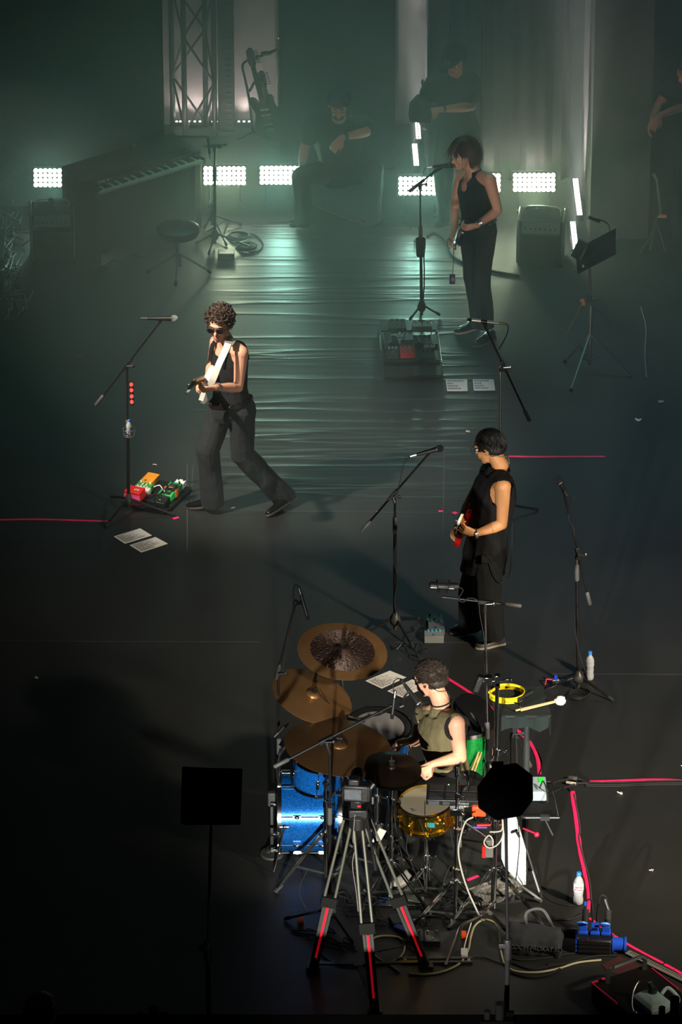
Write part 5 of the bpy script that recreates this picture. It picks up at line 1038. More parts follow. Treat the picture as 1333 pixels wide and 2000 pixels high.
def drum(label, c, ax, r, dep, shell, hoop=CHROME, headm=HEADG, lugs=8, name='tom_drum', up=(0, 0, 1), lugmat=CHROME, ring_=None):
    """c centre, ax points to the batter head"""
    c = V(c); F = frame(ax, up); P = lambda a, rr, z: c+F @ V((rr*math.cos(a), rr*math.sin(a), z)); t = T(name, label, 'drum', c); h = dep/2
    m = MB(); m.lathe([(r-.006, -h), (r, -h), (r, h), (r-.006, h), (r-.006, -h)], c, F, 48); m.obj('shell', shell, t, smooth=50)
    for z, s in ((h, 1), (-h, -1)):
        m = MB(); m.lathe([(.001, z), (r*.6, z+s*.001), (r+.002, z)], c, F, 40); m.obj('drum_head', headm, t)
        m = MB(); m.lathe([(r+.003, z-s*.014), (r+.010, z-s*.014), (r+.010, z+s*.014), (r+.003, z+s*.016), (r+.003, z-s*.014)], c, F, 48); m.obj('hoop', hoop, t)
        if ring_ and s > 0: m = MB(); m.lathe([(r*.80, z+.002), (r, z+.002), (r, z+.006), (r*.8, z+.006)], c, F, 40); m.obj('muffle_ring', ring_, t)
    for k in range(lugs):
        a = 2*PI*(k+.5)/lugs
        for s in (-1, 1) if dep > .2 else (0,):
            m = MB(); q = P(a, r+.010, s*h*.42); Fl = F @ Matrix.Rotation(a, 3, 'Z'); m.box(q, (.020, .022, .055 if dep > .2 else dep*.35), Fl); m.sph(q+F @ V((.008*math.cos(a), .008*math.sin(a), 0)), (.012, .012, .022), Fl, 8, 6); m.obj('lug', lugmat, t, bevel=.004)
        m = MB(); m.cyl(P(a, r+.014, -h-.012), P(a, r+.014, h+.012), .003, n=6)
        for s in (-1, 1): m.cyl(P(a, r+.014, s*(h+.012)), P(a, r+.014, s*(h-.004)), .007, n=8)
        m.obj('tension_rod', lugmat, t)
    return t, P
BRZ = M('bronze_cymbal', '#a87d50', .34, .75, .28, scale=7)
def bronzify(m, sc_=170, st=.25, n=1, pits=0):
    N, L, B = nodes(m); tc = N.new('ShaderNodeTexCoord'); w_ = N.new('ShaderNodeTexWave'); w_.wave_type = 'RINGS'; w_.rings_direction = 'Z'; w_.inputs['Scale'].default_value = sc_; w_.inputs['Distortion'].default_value = .6; L.new(tc.outputs['Object'], w_.inputs[0])
    nz = N.new('ShaderNodeTexNoise'); nz.inputs['Scale'].default_value = 26*n; L.new(tc.outputs['Object'], nz.inputs[0]); a = N.new('ShaderNodeMath'); a.operation = 'MULTIPLY_ADD'; L.new(nz.outputs[0], a.inputs[0]); a.inputs[1].default_value = 2.5; L.new(w_.outputs['Fac'], a.inputs[2])
    if pits:
        vo = N.new('ShaderNodeTexVoronoi'); vo.inputs['Scale'].default_value = pits; L.new(tc.outputs['Object'], vo.inputs[0]); sm = N.new('ShaderNodeMapRange'); L.new(vo.outputs['Distance'], sm.inputs[0]); sm.inputs[1].default_value = 0; sm.inputs[2].default_value = .45; q = N.new('ShaderNodeMath'); q.operation = 'MULTIPLY_ADD'; L.new(sm.outputs[0], q.inputs[0]); q.inputs[1].default_value = 3.5; L.new(a.outputs[0], q.inputs[2]); a = q
    b = N.new('ShaderNodeBump'); b.inputs['Strength'].default_value = st; b.inputs['Distance'].default_value = .004; L.new(a.outputs[0], b.inputs['Height']); L.new(b.outputs[0], B.inputs['Normal'])
bronzify(BRZ); RAW = M('raw_bronze', '#54423a', .42, .6, .6, scale=45); bronzify(RAW, 60, .9, 3, 34); DARKB = M('dark_bronze', '#2c2119', .3, .8, .2); bronzify(DARKB); BRZ2 = M('worn_bronze', '#6c5032', .38, .65, .25, scale=7); bronzify(BRZ2)
def cymbal(label, c, nrm, r, mat=BRZ, inner=None, dome=.02):
    c = V(c); n_ = V(nrm).normalized(); F = frame(n_); t = T('cymbal', label, 'cymbal', c); loc0 = MB()
    def prof(r0, r1):
        out = []
        for k in range(17):
            q = r0+(r1-r0)*k/16; bell = max(0, 1-(q/(r*.17))**2)**.5*.018 if q < r*.17 else 0; out.append((max(q, .001), dome*(1-(q/r)**2)+bell))
        return out
    def part(r0, r1, nm, mt):
        pr = prof(r0, r1); pr2 = pr+[(a, b-.0016) for a, b in reversed(pr)]; m = MB(); m.lathe(pr2, (0, 0, 0), None, 64)
        me = m.mesh(nm, (0, 0, 0)); me.materials.append(mt); o = link(nm, me, t, None, c, 70); o.rotation_euler = F.to_euler(); return o
    if inner: part(.004, r*.72, 'hammered_center', inner); part(r*.72, r, 'outer_ring', mat)
    else: part(.004, r*.17, 'bell', mat); part(r*.17, r, 'bow', mat)
    m = MB(); a = c+n_*(dome+.012); m.cyl(a, a+n_*.022, .016, n=14); m.obj('felt', FABRIC, t); m = MB(); m.cyl(a+n_*.02, a+n_*.045, .006); m.box(a+n_*.034, (.035, .006, .012), F); m.obj('wing_nut', BLACK, t); return t
def drum_stand(label, gpx, top, joints=(.45,), tilt=None, legs=((.30, 200), (.30, 320), (.30, 80)), r0=.0145, name='cymbal_stand', hub=.33, lean=None, strap=None):
    g = V(gpx); t = T(name, label, 'stand', g); top = V(top); zt = top.z if tilt is None else tilt[0].z; pt = V((g.x, g.y, 0))
    zs = [.03]+[zt*jn for jn in joints]+[zt]; rr = r0
    for i in range(len(zs)-1):
        m = MB(); m.cyl((g.x, g.y, zs[i]), (g.x, g.y, zs[i+1]), rr, n=14); m.obj('tube', CHROME, t)
        if i < len(zs)-2:
            z = zs[i+1]; m = MB(); m.cyl((g.x, g.y, z-.03), (g.x, g.y, z+.02), rr*1.55, n=14); m.box((g.x+rr*1.6, g.y-.004, z), (.022, .022, .03)); m.cyl((g.x+rr*2, g.y-.01, z), (g.x+rr*2+.03, g.y-.02, z), .005); m.box((g.x+rr*2+.035, g.y-.022, z), (.010, .008, .034)); m.obj('height_clamp', CHROME, t, bevel=.002)
        rr *= .82
    if tilt is not None:
        a, b = V(tilt[0]), V(tilt[1]); d = (b-a).normalized(); m = MB(); m.cyl(a, b, .0075); m.obj('boom_arm', CHROME, t); m = MB(); m.sph(a, .02); m.cyl(a-V((0, .03, 0)), a+V((0, .03, 0)), .012); m.box(a+V((.02, -.035, .01)), (.035, .008, .014)); m.obj('ratchet_tilter', CHROME, t)
    else:
        m = MB(); m.sph((g.x, g.y, zt), .017); m.cyl((g.x, g.y-.02, zt), (g.x, g.y+.02, zt), .011); m.obj('ratchet_tilter', CHROME, t)
    hb = V((g.x, g.y, hub)); m = MB(); m.cyl(hb-V((0, 0, .025)), hb+V((0, 0, .025)), .026, n=12)
    for _, a in legs: m.box(hb+V((math.cos(math.radians(a))*.032, math.sin(math.radians(a))*.032, 0)), (.02, .02, .028))
    m.obj('leg_hub', CHROME, t, bevel=.003)
    for R_, a in legs:
        d = V((math.cos(math.radians(a)), math.sin(math.radians(a)), 0)); sd = V((-d.y, d.x, 0)); e = g+d*R_; m = MB()
        for s in (-1, 1): m.beam(hb+d*.03+sd*s*.013, e+V((0, 0, .02))+sd*s*.006, .004, .014)
        l = m.obj('leg', CHROME, t); m = MB(); q = (hb+d*.03).lerp(e, .55); m.beam(V((g.x, g.y, .055)), q, .005, .014); m.obj('brace', STEEL, l)
        m = MB(); m.tube([e-d*.05+V((0, 0, .045)), e-d*.01+V((0, 0, .02)), e+V((0, 0, .006))], [.010, .014, .017], 10); m.obj('rubber_foot', M('grey_rubber', '#3a3b3b', .7), l)
    return t
zc = lambda y, Y: W(666, y, Y).z
YK = GY(1655)                       # bass drum ground line
# bass drum: axis along X, batter side to the right
cb = W(606, 1581, YK); cb.z = .275
tb, PB = drum('blue sparkle bass drum lying on its side with chrome hoops', cb, (1, .0, 0), .262, .40, BLUE, HOOPB, M('black_head', '#1a1a1a', .5), 8, 'bass_drum')
for x in (-.20, .20):
    m = MB(); m.lathe([(.262, x-.012), (.276, x-.012), (.276, x+.012), (.262, x+.012)], cb, frame((1, 0, 0)), 48); m.obj('hoop_inlay', CHROME, tb)
for a, b in ((W(556, 1615, YK-.27), W(535, 1668, YK-.33)), (W(556, 1640, YK+.2), W(548, 1655, YK+.33))):
    m = MB(); m.cyl(a, V((b.x, b.y, .015)), .007); m.sph(a, .018); m.cyl(a-V((.03, 0, 0)), a+V((.03, 0, 0)), .012); m.obj('spur', CHROME, tb)
for z_, yy in ((.42, -.16), (.27, -.285), (.1, -.2)):
    m = MB(); m.box((cb.x-.235, YK+yy, z_), (.045, .022, .018)); m.cyl((cb.x-.26, YK+yy, z_), (cb.x-.20, YK+yy, z_), .006); m.obj('claw', CHROME, tb, bevel=.003)
YT = YK-.10
ct = W(622, 1500, YT); drum('blue sparkle rack tom mounted above the bass drum under the big cymbal', ct, (.10, -.14, 1), .168, .20, BLUE, CHROME, HEADG, 6)
YF2 = GY(1570); cf = W(732, 1440, YF2); cf.z = .42
tf, _ = drum('blue floor tom with a grey head and black muffling ring behind the cymbals', W(738, 1457, YF2), (.08, -.1, 1), .215, .32, BLUE, HOOPB, HEADG, 8, 'floor_tom', ring_=FABRIC)
for an in (-2.4, -.5, 1.4):
    c = V(tf.location); m = MB(); x, y = c.x+.225*math.cos(an), c.y+.225*math.sin(an); m.cyl((x, y, .03), (x, y, c.z+.06), .006); m.sph((x, y, .025), .016); m.obj('leg', CHROME, tf)
YGn = GY(1620)+.18; cg = W(902, 1462, YGn)
tg, _ = drum('bright green sparkle floor tom standing behind the drummer stool', cg, (.05, .05, 1), .17, .34, GREEN, CHROME, M('black_head'), 6, 'floor_tom')
for an in (-.4, -2.3, 1.6): m = MB(); x, y = cg.x+.18*math.cos(an), cg.y+.18*math.sin(an); m.cyl((x, y, .03), (x, y, cg.z+.05), .006); m.sph((x, y, .025), .016); m.box((x, y, cg.z-.04), (.03, .03, .05)); m.obj('leg', CHROME, tg)
YS_ = GY(1748); cs_ = W(833, 1584, YS_)
ts, PS = drum('gold snare drum with cream head in front of the drummer', cs_, (-.08, -.13, 1), .172, .13, GOLD, GOLD, HEADS, 10, 'snare_drum', lugmat=GOLD)
m = MB(); F = frame((-.08, -.13, 1)); m.sph(cs_+F @ V((.05, -.12, .066)), (.018, .012, .001), F); m.obj('sticker', M('orange_dot', '#b87818', .5), ts)
m = MB(); m.tube(spline([cs_+F @ V((-.10, -.05, .067)), cs_+F @ V((-.08, -.06, .067)), cs_+F @ V((-.09, -.075, .067)), cs_+F @ V((-.06, -.07, .067))]), .0015, 4); m.obj('head_print', INK, ts)
q = cs_+V((.03, -.178, .0)); m = MB(); m.box(q, (.045, .006, .035)); m.obj('badge', M('teal_badge', '#1f6f70', .4), ts); m = MB(); m.box(cs_+V((.08, -.165, -.01)), (.05, .03, .05)); m.box(cs_+V((.085, -.18, .02)), (.02, .02, .05)); m.obj('throw_off', GOLD, ts, bevel=.004)
# snare stand
g = V((cs_.x, YS_, 0)); t = drum_stand('low chrome snare stand under the gold snare', g, V((g.x, g.y, cs_.z-.10)), (.55,), legs=((.24, 215), (.27, 330), (.24, 95)), name='snare_stand', hub=.20)
for a in (40, 160, 280):
    d = V((math.cos(math.radians(a)), math.sin(math.radians(a)), 0)); m = MB(); m.tube([V((g.x, g.y, cs_.z-.13)), g+d*.15+V((0, 0, cs_.z-.085)), g+d*.185+V((0, 0, cs_.z-.05))], .007); m.obj('basket_arm', CHROME, t)
m = MB(); m.box((g.x, g.y-.01, cs_.z-.17), (.06, .045, .07)); m.cyl((g.x+.03, g.y-.03, cs_.z-.17), (g.x+.06, g.y-.03, cs_.z-.2), .005); m.obj('tilter_block', CHROME, t, bevel=.004)
# cymbals
Y1 = GY(1590); c1 = W(669, 1272, Y1); cymbal('largest-ringed cymbal at the back with a dark hammered centre', c1, (.10, -.18, 1), .30, BRZ, RAW)
drum_stand('chrome cymbal stand under the back ringed cymbal', V((c1.x, Y1, 0)), c1-V((0, 0, .03)), (.4, .72))
Y2 = GY(1640); c2 = W(610, 1360, Y2); cymbal('bronze cymbal at the left, tilted down to the right', c2, (.34, -.16, 1), .275, BRZ)
drum_stand('chrome cymbal stand under the left tilted cymbal', V((c2.x-.02, Y2, 0)), c2-V((0, 0, .03)), (.5, .80), legs=((.34, 215), (.34, 335), (.3, 95)))
m = MB(); m.tube([W(626, 1357, Y2-.02), W(645, 1376, Y2-.05)], [.004, .003], 5, flat=.4); m.thing('felt_strip', FABRIC, 'black strip lying on the left tilted cymbal beside its felt', 'strip')
Y3 = GY(1720); c3 = W(661, 1459, Y3); cymbal('big wide ride cymbal lying over the blue rack tom', c3, (.12, -.04, 1), .352, BRZ2)
drum_stand('chrome boom stand left of the tripod holding the big ride cymbal', V((W(636, 1500, Y3).x, Y3, 0)), c3, (.45, .8), tilt=(W(636, 1530, Y3), c3-V((0, 0, .02))), legs=((.36, 205), (.36, 325), (.3, 85)), hub=.36)
Y4 = GY(1755); c4 = W(765, 1502, Y4); cymbal('dark hi-hat style cymbal nearest the drummer hand, top one', c4, (.05, -.10, 1), .195, DARKB); cymbal('lower hi-hat cymbal just below the dark top one', c4-V((0, 0, .03)), (.05, -.10, 1), .19, DARKB, dome=-.015)
t = drum_stand('chrome hi-hat stand with clutch and pedal under the dark cymbals', V((c4.x, Y4, 0)), c4-V((0, 0, .05)), (.5, .8), legs=((.30, 225), (.33, 320), (.28, 90)), name='hi_hat_stand', hub=.28)
m = MB(); m.cyl(c4-V((0, 0, .05)), c4+V((0, 0, .10)), .004); m.cyl(c4+V((0, 0, .03)), c4+V((0, 0, .06)), .010); m.obj('pull_rod', CHROME, t); m = MB(); m.box((c4.x+.10, Y4-.06, .05), (.24, .08, .012), Matrix.Rotation(.25, 3, 'Y')); m.box((c4.x+.05, Y4-.06, .012), (.3, .1, .012)); m.obj('foot_pedal', STEEL, t, bevel=.003)
Y5 = GY(1700); c5 = W(700, 1487, Y5); cymbal('small shiny cymbal peeking out between the ride and the dark hi-hat', c5, (.2, -.1, 1), .16, M('pale_bronze', '#8a8070', .15, 1))
drum_stand('stout chrome stand in the middle behind the camera tripod', V((W(735, 1700, Y5).x, Y5, 0)), W(735, 1560, Y5), (.5, .8), tilt=(W(735, 1520, Y5), c5), legs=((.32, 200), (.34, 335), (.3, 100)), r0=.022)
Y6 = GY(1800); pm = W(893, 1540, Y6)
t6 = drum_stand('tall chrome stand right of the gold snare holding the black sample pad', V((pm.x, Y6, 0)), W(893, 1512, Y6), (.35, .62, .86), legs=((.34, 205), (.38, 335), (.3, 90)), hub=.30)
m = MB(); k = W(893, 1530, Y6); m.tube(spline([k+V((0, 0, .09)), k+V((.05, -.02, .07)), k+V((.07, -.02, .0)), k+V((.04, -.02, -.04))]), .006); m.cyl(k+V((0, 0, .05)), k+V((0, 0, .13)), .018); m.box(W(893, 1584, Y6), (.09, .05, .05)); m.beam(W(896, 1582, Y6-.03), W(908, 1592, Y6-.05), .02, .014); m.obj('multi_clamp', CHROME, t6, bevel=.003)
# sample pad
sp_ = W(876, 1556, Y6+.10); rot = Matrix.Rotation(math.radians(-3), 3, 'Z') @ Matrix.Rotation(math.radians(8), 3, 'X'); t = T('sample_pad', 'black electronic sample pad mounted over the gold snare', 'pad', sp_)
P = lambda x, y, z: sp_+rot @ V((x, y, z))
m = MB(); m.box(P(0.03, .02, 0), (.34, .17, .045), rot); m.obj('housing', BLACK, t, bevel=.008); m = MB()
for i in range(3):
    for k in range(2): m.box(P(-.075+i*.105, -.02+k*.075, .025), (.095, .065, .006), rot)
m.obj('pad_surface', RUBBER, t, bevel=.003); m = MB(); m.box(P(-.09, -.067, 0), (.07, .006, .028), rot); m.box(P(-.01, -.067, 0), (.045, .006, .02), rot); m.obj('rear_socket', M('socket_grey', '#3e4242', .4), t)
m = MB(); m.sph(P(.0, .09, .026), .004); m.obj('indicator', emis('green_led', (.1, 1, .25), 3), t)
text('Roland', .024, P(.10, -.0672, .0), rot @ Matrix(((1, 0, 0), (0, 0, -1), (0, 1, 0))), M('print_grey', '#9aa0a0', .5), t)
m = MB(); m.box(P(.20, -.06, -.05), (.09, .06, .08), rot); m.thing('orange_pouch', M('orange_red', '#d84a20', .5), 'orange-red box tucked under the right end of the sample pad', 'box', bevel=.01)
# throne
gt = V((W(900, 1530, YD+.0).x, YD+.02, 0)); zt = W(900, 1530, YD).z; t = T('drum_throne', 'round drum stool with black top and pale quilted side under the drummer', 'stool', gt)
m = MB(); m.lathe([(.01, zt), (.155, zt), (.168, zt-.02), (.01, zt-.02)], (gt.x, gt.y, .01), None, 32); m.obj('seat_top', FABRIC, t); m = MB(); m.lathe([(.168, zt-.01), (.172, zt-.03), (.165, zt-.10), (.10, zt-.12), (.01, zt-.12)], (gt.x, gt.y, .0), None, 32); m.obj('seat_side', M('pale_grey_cloth', '#a8a69e', .8, bump=.5, bscale=150), t)
m = MB(); m.cyl((gt.x, gt.y, .05), (gt.x, gt.y, zt-.1), .02); m.obj('post', CHROME, t); tripod_legs(t, gt, [gt+V((math.cos(a), math.sin(a), 0))*.26 for a in (.4, 2.5, 4.6)], CHROME, .011, .26)
stick('left spare drumstick standing by the green drum', W(920, 1508, YGn-.2), W(936, 1468, YGn-.15)); stick('right spare drumstick standing by the green drum', W(926, 1509, YGn-.2), W(941, 1469, YGn-.15))
# ---------- overhead and spot microphones
t, g, J = mic_stand('boom stand holding the shock-mounted microphone, in front of the bassist legs', (955, 1610), (948, 1185), (873, 1167), (1019, 1184), .0, .0, [(915, 1625), (1000, 1622), (958, 1590)], polemat=CHROME, zc=.75)
mic('black large microphone in a shock mount above the kit at right', W(896, 1146, g.y), W(838, 1143, g.y), 'large')
cable('cable looping from the shock-mounted microphone along its boom', [W(897, 1147, g.y-.02), W(905, 1153, g.y-.02), W(896, 1170, g.y-.02), W(906, 1176, g.y-.02), W(916, 1168, g.y-.02), W(934, 1174, g.y-.02), W(938, 1200, g.y-.02), W(946, 1245, g.y-.02), W(952, 1300, g.y-.02), W(950, 1360, g.y-.02)])
t, g, J = mic_stand('dark boom stand at the left of the kit with a pencil microphone', (547, 1655), (544, 1312), (577, 1180), (540, 1326), -.0, .0, [(520, 1668), (578, 1668), (548, 1640)], zc=.8)
mic('black pencil microphone hanging over the left cymbal', W(588, 1160, g.y-.02), W(602, 1209, g.y-.04), 'pencil'); clip(t, W(577, 1180, g.y), W(592, 1176, g.y-.02))
cable('cable arching over the left overhead microphone', [W(587, 1152, g.y-.02), W(580, 1143, g.y-.02), W(574, 1150, g.y-.01), W(572, 1200, g.y-.01), W(562, 1240, g.y-.01), W(556, 1290, g.y-.01), W(548, 1320, g.y-.01)])
t, g, J = mic_stand('thin dark boom stand crossing in front of the ride cymbal', (644, 1808), (645, 1462), (762, 1380), (535, 1498), .12, -.1, [(556, 1798), (690, 1845), (650, 1770)], zc=.85, hubr=.045)
mic('black pencil microphone with a teal band above the floor tom', W(771, 1362, g.y+.12), W(766, 1403, g.y+.1), 'pencil', M('teal_band', '#2aa5b0', .4))
m = MB(); k = G(582, 1798, .02); m.cyl(k, k+V((.04, 0, .0)), .018); m.thing('orange_band', M('vivid_orange', '#ff5a24', .4), 'orange band on the floor at the left foot of the front boom stand', 'tape')  # even vivid orange colour
m = MB(); k = G(902, 1826, .02); m.cyl(k, k+V((.03, 0, -.0)), .028, n=16); m.thing('orange_plug', MC['vivid_orange'], 'orange round cap on the floor between the stand legs', 'cap')
cable('thin cable from the teal-banded microphone back to the boom', [W(771, 1356, YD-.2), W(768, 1335, YD-.2), W(778, 1325, YD-.2), W(788, 1330, YD-.2)], .0035)
t = mic('black drum microphone pointing down before the drummer chest', W(790, 1336, YD-.2), W(822, 1380, YD-.16), 'vocal'); t['label'] = 'black stick microphone angled before the drummer chest'
m = MB(); m.tube(spline([W(800, 1350, YD-.2), W(790, 1362, YD-.2), W(786, 1378, YD-.18), W(800, 1390, YD-.15), W(815, 1395, YD-.1)]), .007); m.cyl(W(782, 1380, YD-.18), W(790, 1377, YD-.18), .02); m.thing('mic_gooseneck', MBLACK, 'black clamp arm holding the stick microphone by the drummer chest', 'clamp')
for i, (a, b, lb) in enumerate([((545, 1430), (562, 1412), 'small clip-on microphone at the left rim of the rack tom'), ((690, 1402), (712, 1408), 'clip-on microphone between the cymbals at the floor tom'), ((926, 1402), (950, 1438), 'black microphone over the green drum'), ((560, 1455), (548, 1470), 'second small clip microphone left of the rack tom')]):
    Yq = YT-.05 if i in (0, 3) else (YF2 if i == 1 else YGn-.05); mic(lb, W(*a, Yq), W(*b, Yq), 'pencil', CHROME)
cable('cables bunched along the boom over the floor tom', [W(692, 1415, YF2), W(715, 1400, YF2), W(740, 1396, YF2), W(765, 1384, YF2)], .006)
cable('dark cable hanging from the clip microphones at the left of the kit', [W(548, 1470, YT), W(541, 1500, YT), W(546, 1540, YT), W(556, 1570, YT), W(566, 1600, YT)], .004)
m = MB(); k = W(531, 1560, YK-.1); m.box(k, (.05, .04, .10)); m.cyl(k-V((0, 0, .03)), V((k.x, k.y, .02)), .012); m.cyl(V((k.x, k.y, 0)), V((k.x, k.y, .02)), .08, n=20); mm = m.thing('kick_microphone', M('grey_mic', '#4a4c4a', .5, .4), 'grey boxy microphone on a short stand left of the bass drum', 'microphone', bevel=.006)
# black drum shield/seat shape behind the drummer shoulder
m = MB(); k = W(930, 1392, YGn+.1); m.lathe([(.001, .03), (.16, .0), (.165, -.02), (.001, -.015)], k, frame((.5, -.3, .8)), 32); m.thing('dark_cymbal', M('gloss_black2', '#101112', .2, coat=.5), 'black shiny disc above the green drum behind the drummer shoulder', 'disc')
drum_stand('slim stand holding the black disc behind the drummer', V((k.x+.05, YGn+.15, 0)), k-V((0, 0, .03)), (.5,), legs=((.22, 20), (.22, 140), (.22, 260)))
# ---------- percussion table
YP = GY(1735); t = T('percussion_table', 'tall narrow stand with a black cloth covered tray at the right of the kit', 'table', G(1024, 1735)); X = G(1024, 1735)
a, b, c, d = W(952, 1352, YP+.2), W(1062, 1340, YP+.2), W(1072, 1394, YP-.16), W(968, 1402, YP-.16); zt = (a.z+b.z+c.z+d.z)/4
pts = [V((p.x, p.y, zt)) for p in (a, b, c, d)]
pts = [V((W(958, 1350, YP+.2).x, YP+.22, zt)), V((W(1062, 1350, YP+.2).x, YP+.22, zt)), V((W(1075, 1400, YP).x, YP-.16, zt)), V((W(965, 1400, YP).x, YP-.16, zt))]
m = MB(); m.loft([[p+V((0, 0, s)) for p in pts] for s in (-.02, 0)]); m.obj('tray', BLACK, t, bevel=.004)
m = MB(); q = pts; m.loft([[p+V((0, 0, .001)) for p in pts], [p+V((0, 0, .007)) for p in pts]]); m.obj('cloth_top', M('dark_teal_cloth', '#15201f', .95), t)
def hang(p, q, dz, n=10, wv=.012):
    m = MB(); m.loft([[p.lerp(q, k/n)+V((0, -wv*math.sin(k*1.7)-.003, .004)), p.lerp(q, k/n)+V((0, .004-wv*math.sin(k*1.7), .004)), p.lerp(q, k/n)+V((0, .004-wv*1.8*math.sin(k*1.7+.5), -dz*(1+.15*math.sin(k)))), p.lerp(q, k/n)+V((0, -.003-wv*1.8*math.sin(k*1.7+.5), -dz*(1+.15*math.sin(k))))] for k in range(n+1)]); return m
hang(pts[3], pts[2], .09).obj('cloth_front', MC['dark_teal_cloth'], t, smooth=60); hang(pts[2], pts[1], .14).obj('cloth_side', MC['dark_teal_cloth'], t, smooth=60)
m = MB(); m.cyl((X.x, X.y, .1), (X.x, X.y, zt-.02), .021); m.obj('pole', M('matte_pole', '#4a4f4e', .4, .6), t); m = MB(); m.cyl((X.x, X.y, zt-.09), (X.x, X.y, zt-.02), .03); m.obj('collar', GREYM, t)
tripod_legs(t, X, [G(1000, 1765), G(1058, 1758), G(1040, 1700)], MC['matte_pole'], .011, .32)
m = MB(); e1, e2 = V((W(1018, 1598, YP-.1).x, YP-.18, .60)), V((W(1092, 1598, YP-.1).x, YP-.18, .60)); zz = W(1055, 1597, YP-.18).z; e1.z = e2.z = zz; fr = V((0, .5, 0))
m.cyl(e1, e2, .010); m.cyl(e2, V((W(1078, 1535, YP+.25).x, YP+.28, zz)), .007); m.cyl(V((W(1000, 1535, YP+.25).x, YP+.28, zz)), V((W(1078, 1535, YP+.25).x, YP+.28, zz)), .007); m.cyl(e1, V((W(1000, 1535, YP+.25).x, YP+.28, zz)), .007); m.obj('lower_tray_frame', STEEL, t)
m = MB(); m.loft([[p+V((0, 0, s)) for p in (e1+V((.01, .02, 0)), e2+V((-.02, .02, 0)), V((W(1075, 1535, YP+.25).x, YP+.26, zz)), V((W(1004, 1535, YP+.25).x, YP+.26, zz)))] for s in (-.012, -.002)]); m.obj('lower_shelf', FABRIC, t)
m = MB(); m.box(e1.lerp(e2, .62), (.06, .03, .03)); m.cyl(e1.lerp(e2, .6), e1.lerp(e2, .75)+V((.02, -.02, -.12)), .006); m.obj('shelf_clamp', M('matte_pole'), t)
# grey box with green tag
k = V((W(1048, 1545, YP+.1).x, YP+.1, zz)); t = T('grey_box', 'light grey box with a bright green tag on the lower shelf', 'box', k); m = MB(); m.box(k+V((.0, .02, .04)), (.13, .20, .07)); m.obj('case', M('pale_blue_grey', '#8fa0a4', .5), t, bevel=.006)
m = MB(); m.box(k+V((.035, .07, .077)), (.035, .07, .003)); m.obj('green_tag', M('neon_green', '#2cf03c', .6), t); m = MB(); m.tube(spline([k+V((.02, -.06, .09)), k+V((.04, -.02, .12)), k+V((.06, -.07, .10)), k+V((.07, -.12, .02))]), .005); m.obj('plug_lead', RUBBER, t)
# tambourine and mallets, sticks
k = V((W(991, 1362, YP+.08).x, YP+.08, zt+.03)); t = T('tambourine', 'yellow half-moon tambourine lying on the percussion table', 'tambourine', k); arc = [k+V((.115*math.cos(a)*1.0, .10*math.sin(a), 0)) for a in (PI*.95+x*PI*1.75/22 for x in range(23))]
m = MB(); m.loft([[p+V((0, 0, -.02)), p+V((0, 0, .022)), p+(k-p)*.05+V((0, 0, .022)), p+(k-p)*.05+V((0, 0, -.02))] for p in arc]); m.obj('frame', M('yellow_plastic', '#e8d020', .35), t); m = MB(); m.cyl(arc[0], arc[-1], .010); m.obj('grip', MC['yellow_plastic'], t)
for i in (3, 7, 11, 15, 19):
    m = MB(); p = arc[i]; q = (k-p).normalized(); [m.lathe([(.002, 0), (.017, .002)], p+q*.004+V((0, 0, z)), None, 12) for z in (-.004, .004)]; m.obj('jingle', STEEL, t)
for i, (a, b, lb) in enumerate([((1008, 1393), (1090, 1363), 'fluffy-headed mallet lying on the table, upper one'), ((1018, 1397), (1094, 1368), 'fluffy-headed mallet lying on the table, lower one')]):
    A, Bq = W(*a, YP-.12), W(*b, YP-.02); A.z = zt+.02; Bq.z = zt+.035; t = T('mallet', lb, 'mallet', A); m = MB(); m.cyl(A, Bq, .0065); m.obj('handle', MC['stick_wood'], t)
    m = MB(); m.sph(Bq+V((.02*(1-i), 0, 0)), (.034, .030, .032)); solid(m, 'head', M('felt_white', '#d8d2c4', .95, bump=.5, bscale=80), t, .005, 2, .5, .008, 50)
m = MB(); m.cyl(V((W(1010, 1372, YP).x, YP+.0, zt+.03)), V((W(1040, 1352, YP).x, YP+.10, zt+.03)), .02); m.thing('shaker_tube', BLACK, 'dark shaker tube lying on the table right of the tambourine', 'shaker')
cable('chrome-coloured bent rods by the table front', [W(1005, 1372, YP-.1), W(1014, 1375, YP-.12), W(1018, 1385, YP-.14)], .004, CHROME)
# small boom stand behind octagon
t, g, J = mic_stand('short boom stand under the percussion table', (1000, 1690), (999, 1432), (992, 1396), (1037, 1498), .0, .0, [(975, 1705), (1030, 1705), (1002, 1672)], zc=.6)
cable('cable bundle hooked at the short boom stand head', [W(978, 1412, g.y), W(988, 1398, g.y), W(996, 1392, g.y), W(1002, 1405, g.y), W(1008, 1430, g.y), W(1010, 1480, g.y), W(1010, 1540, g.y)], .005)
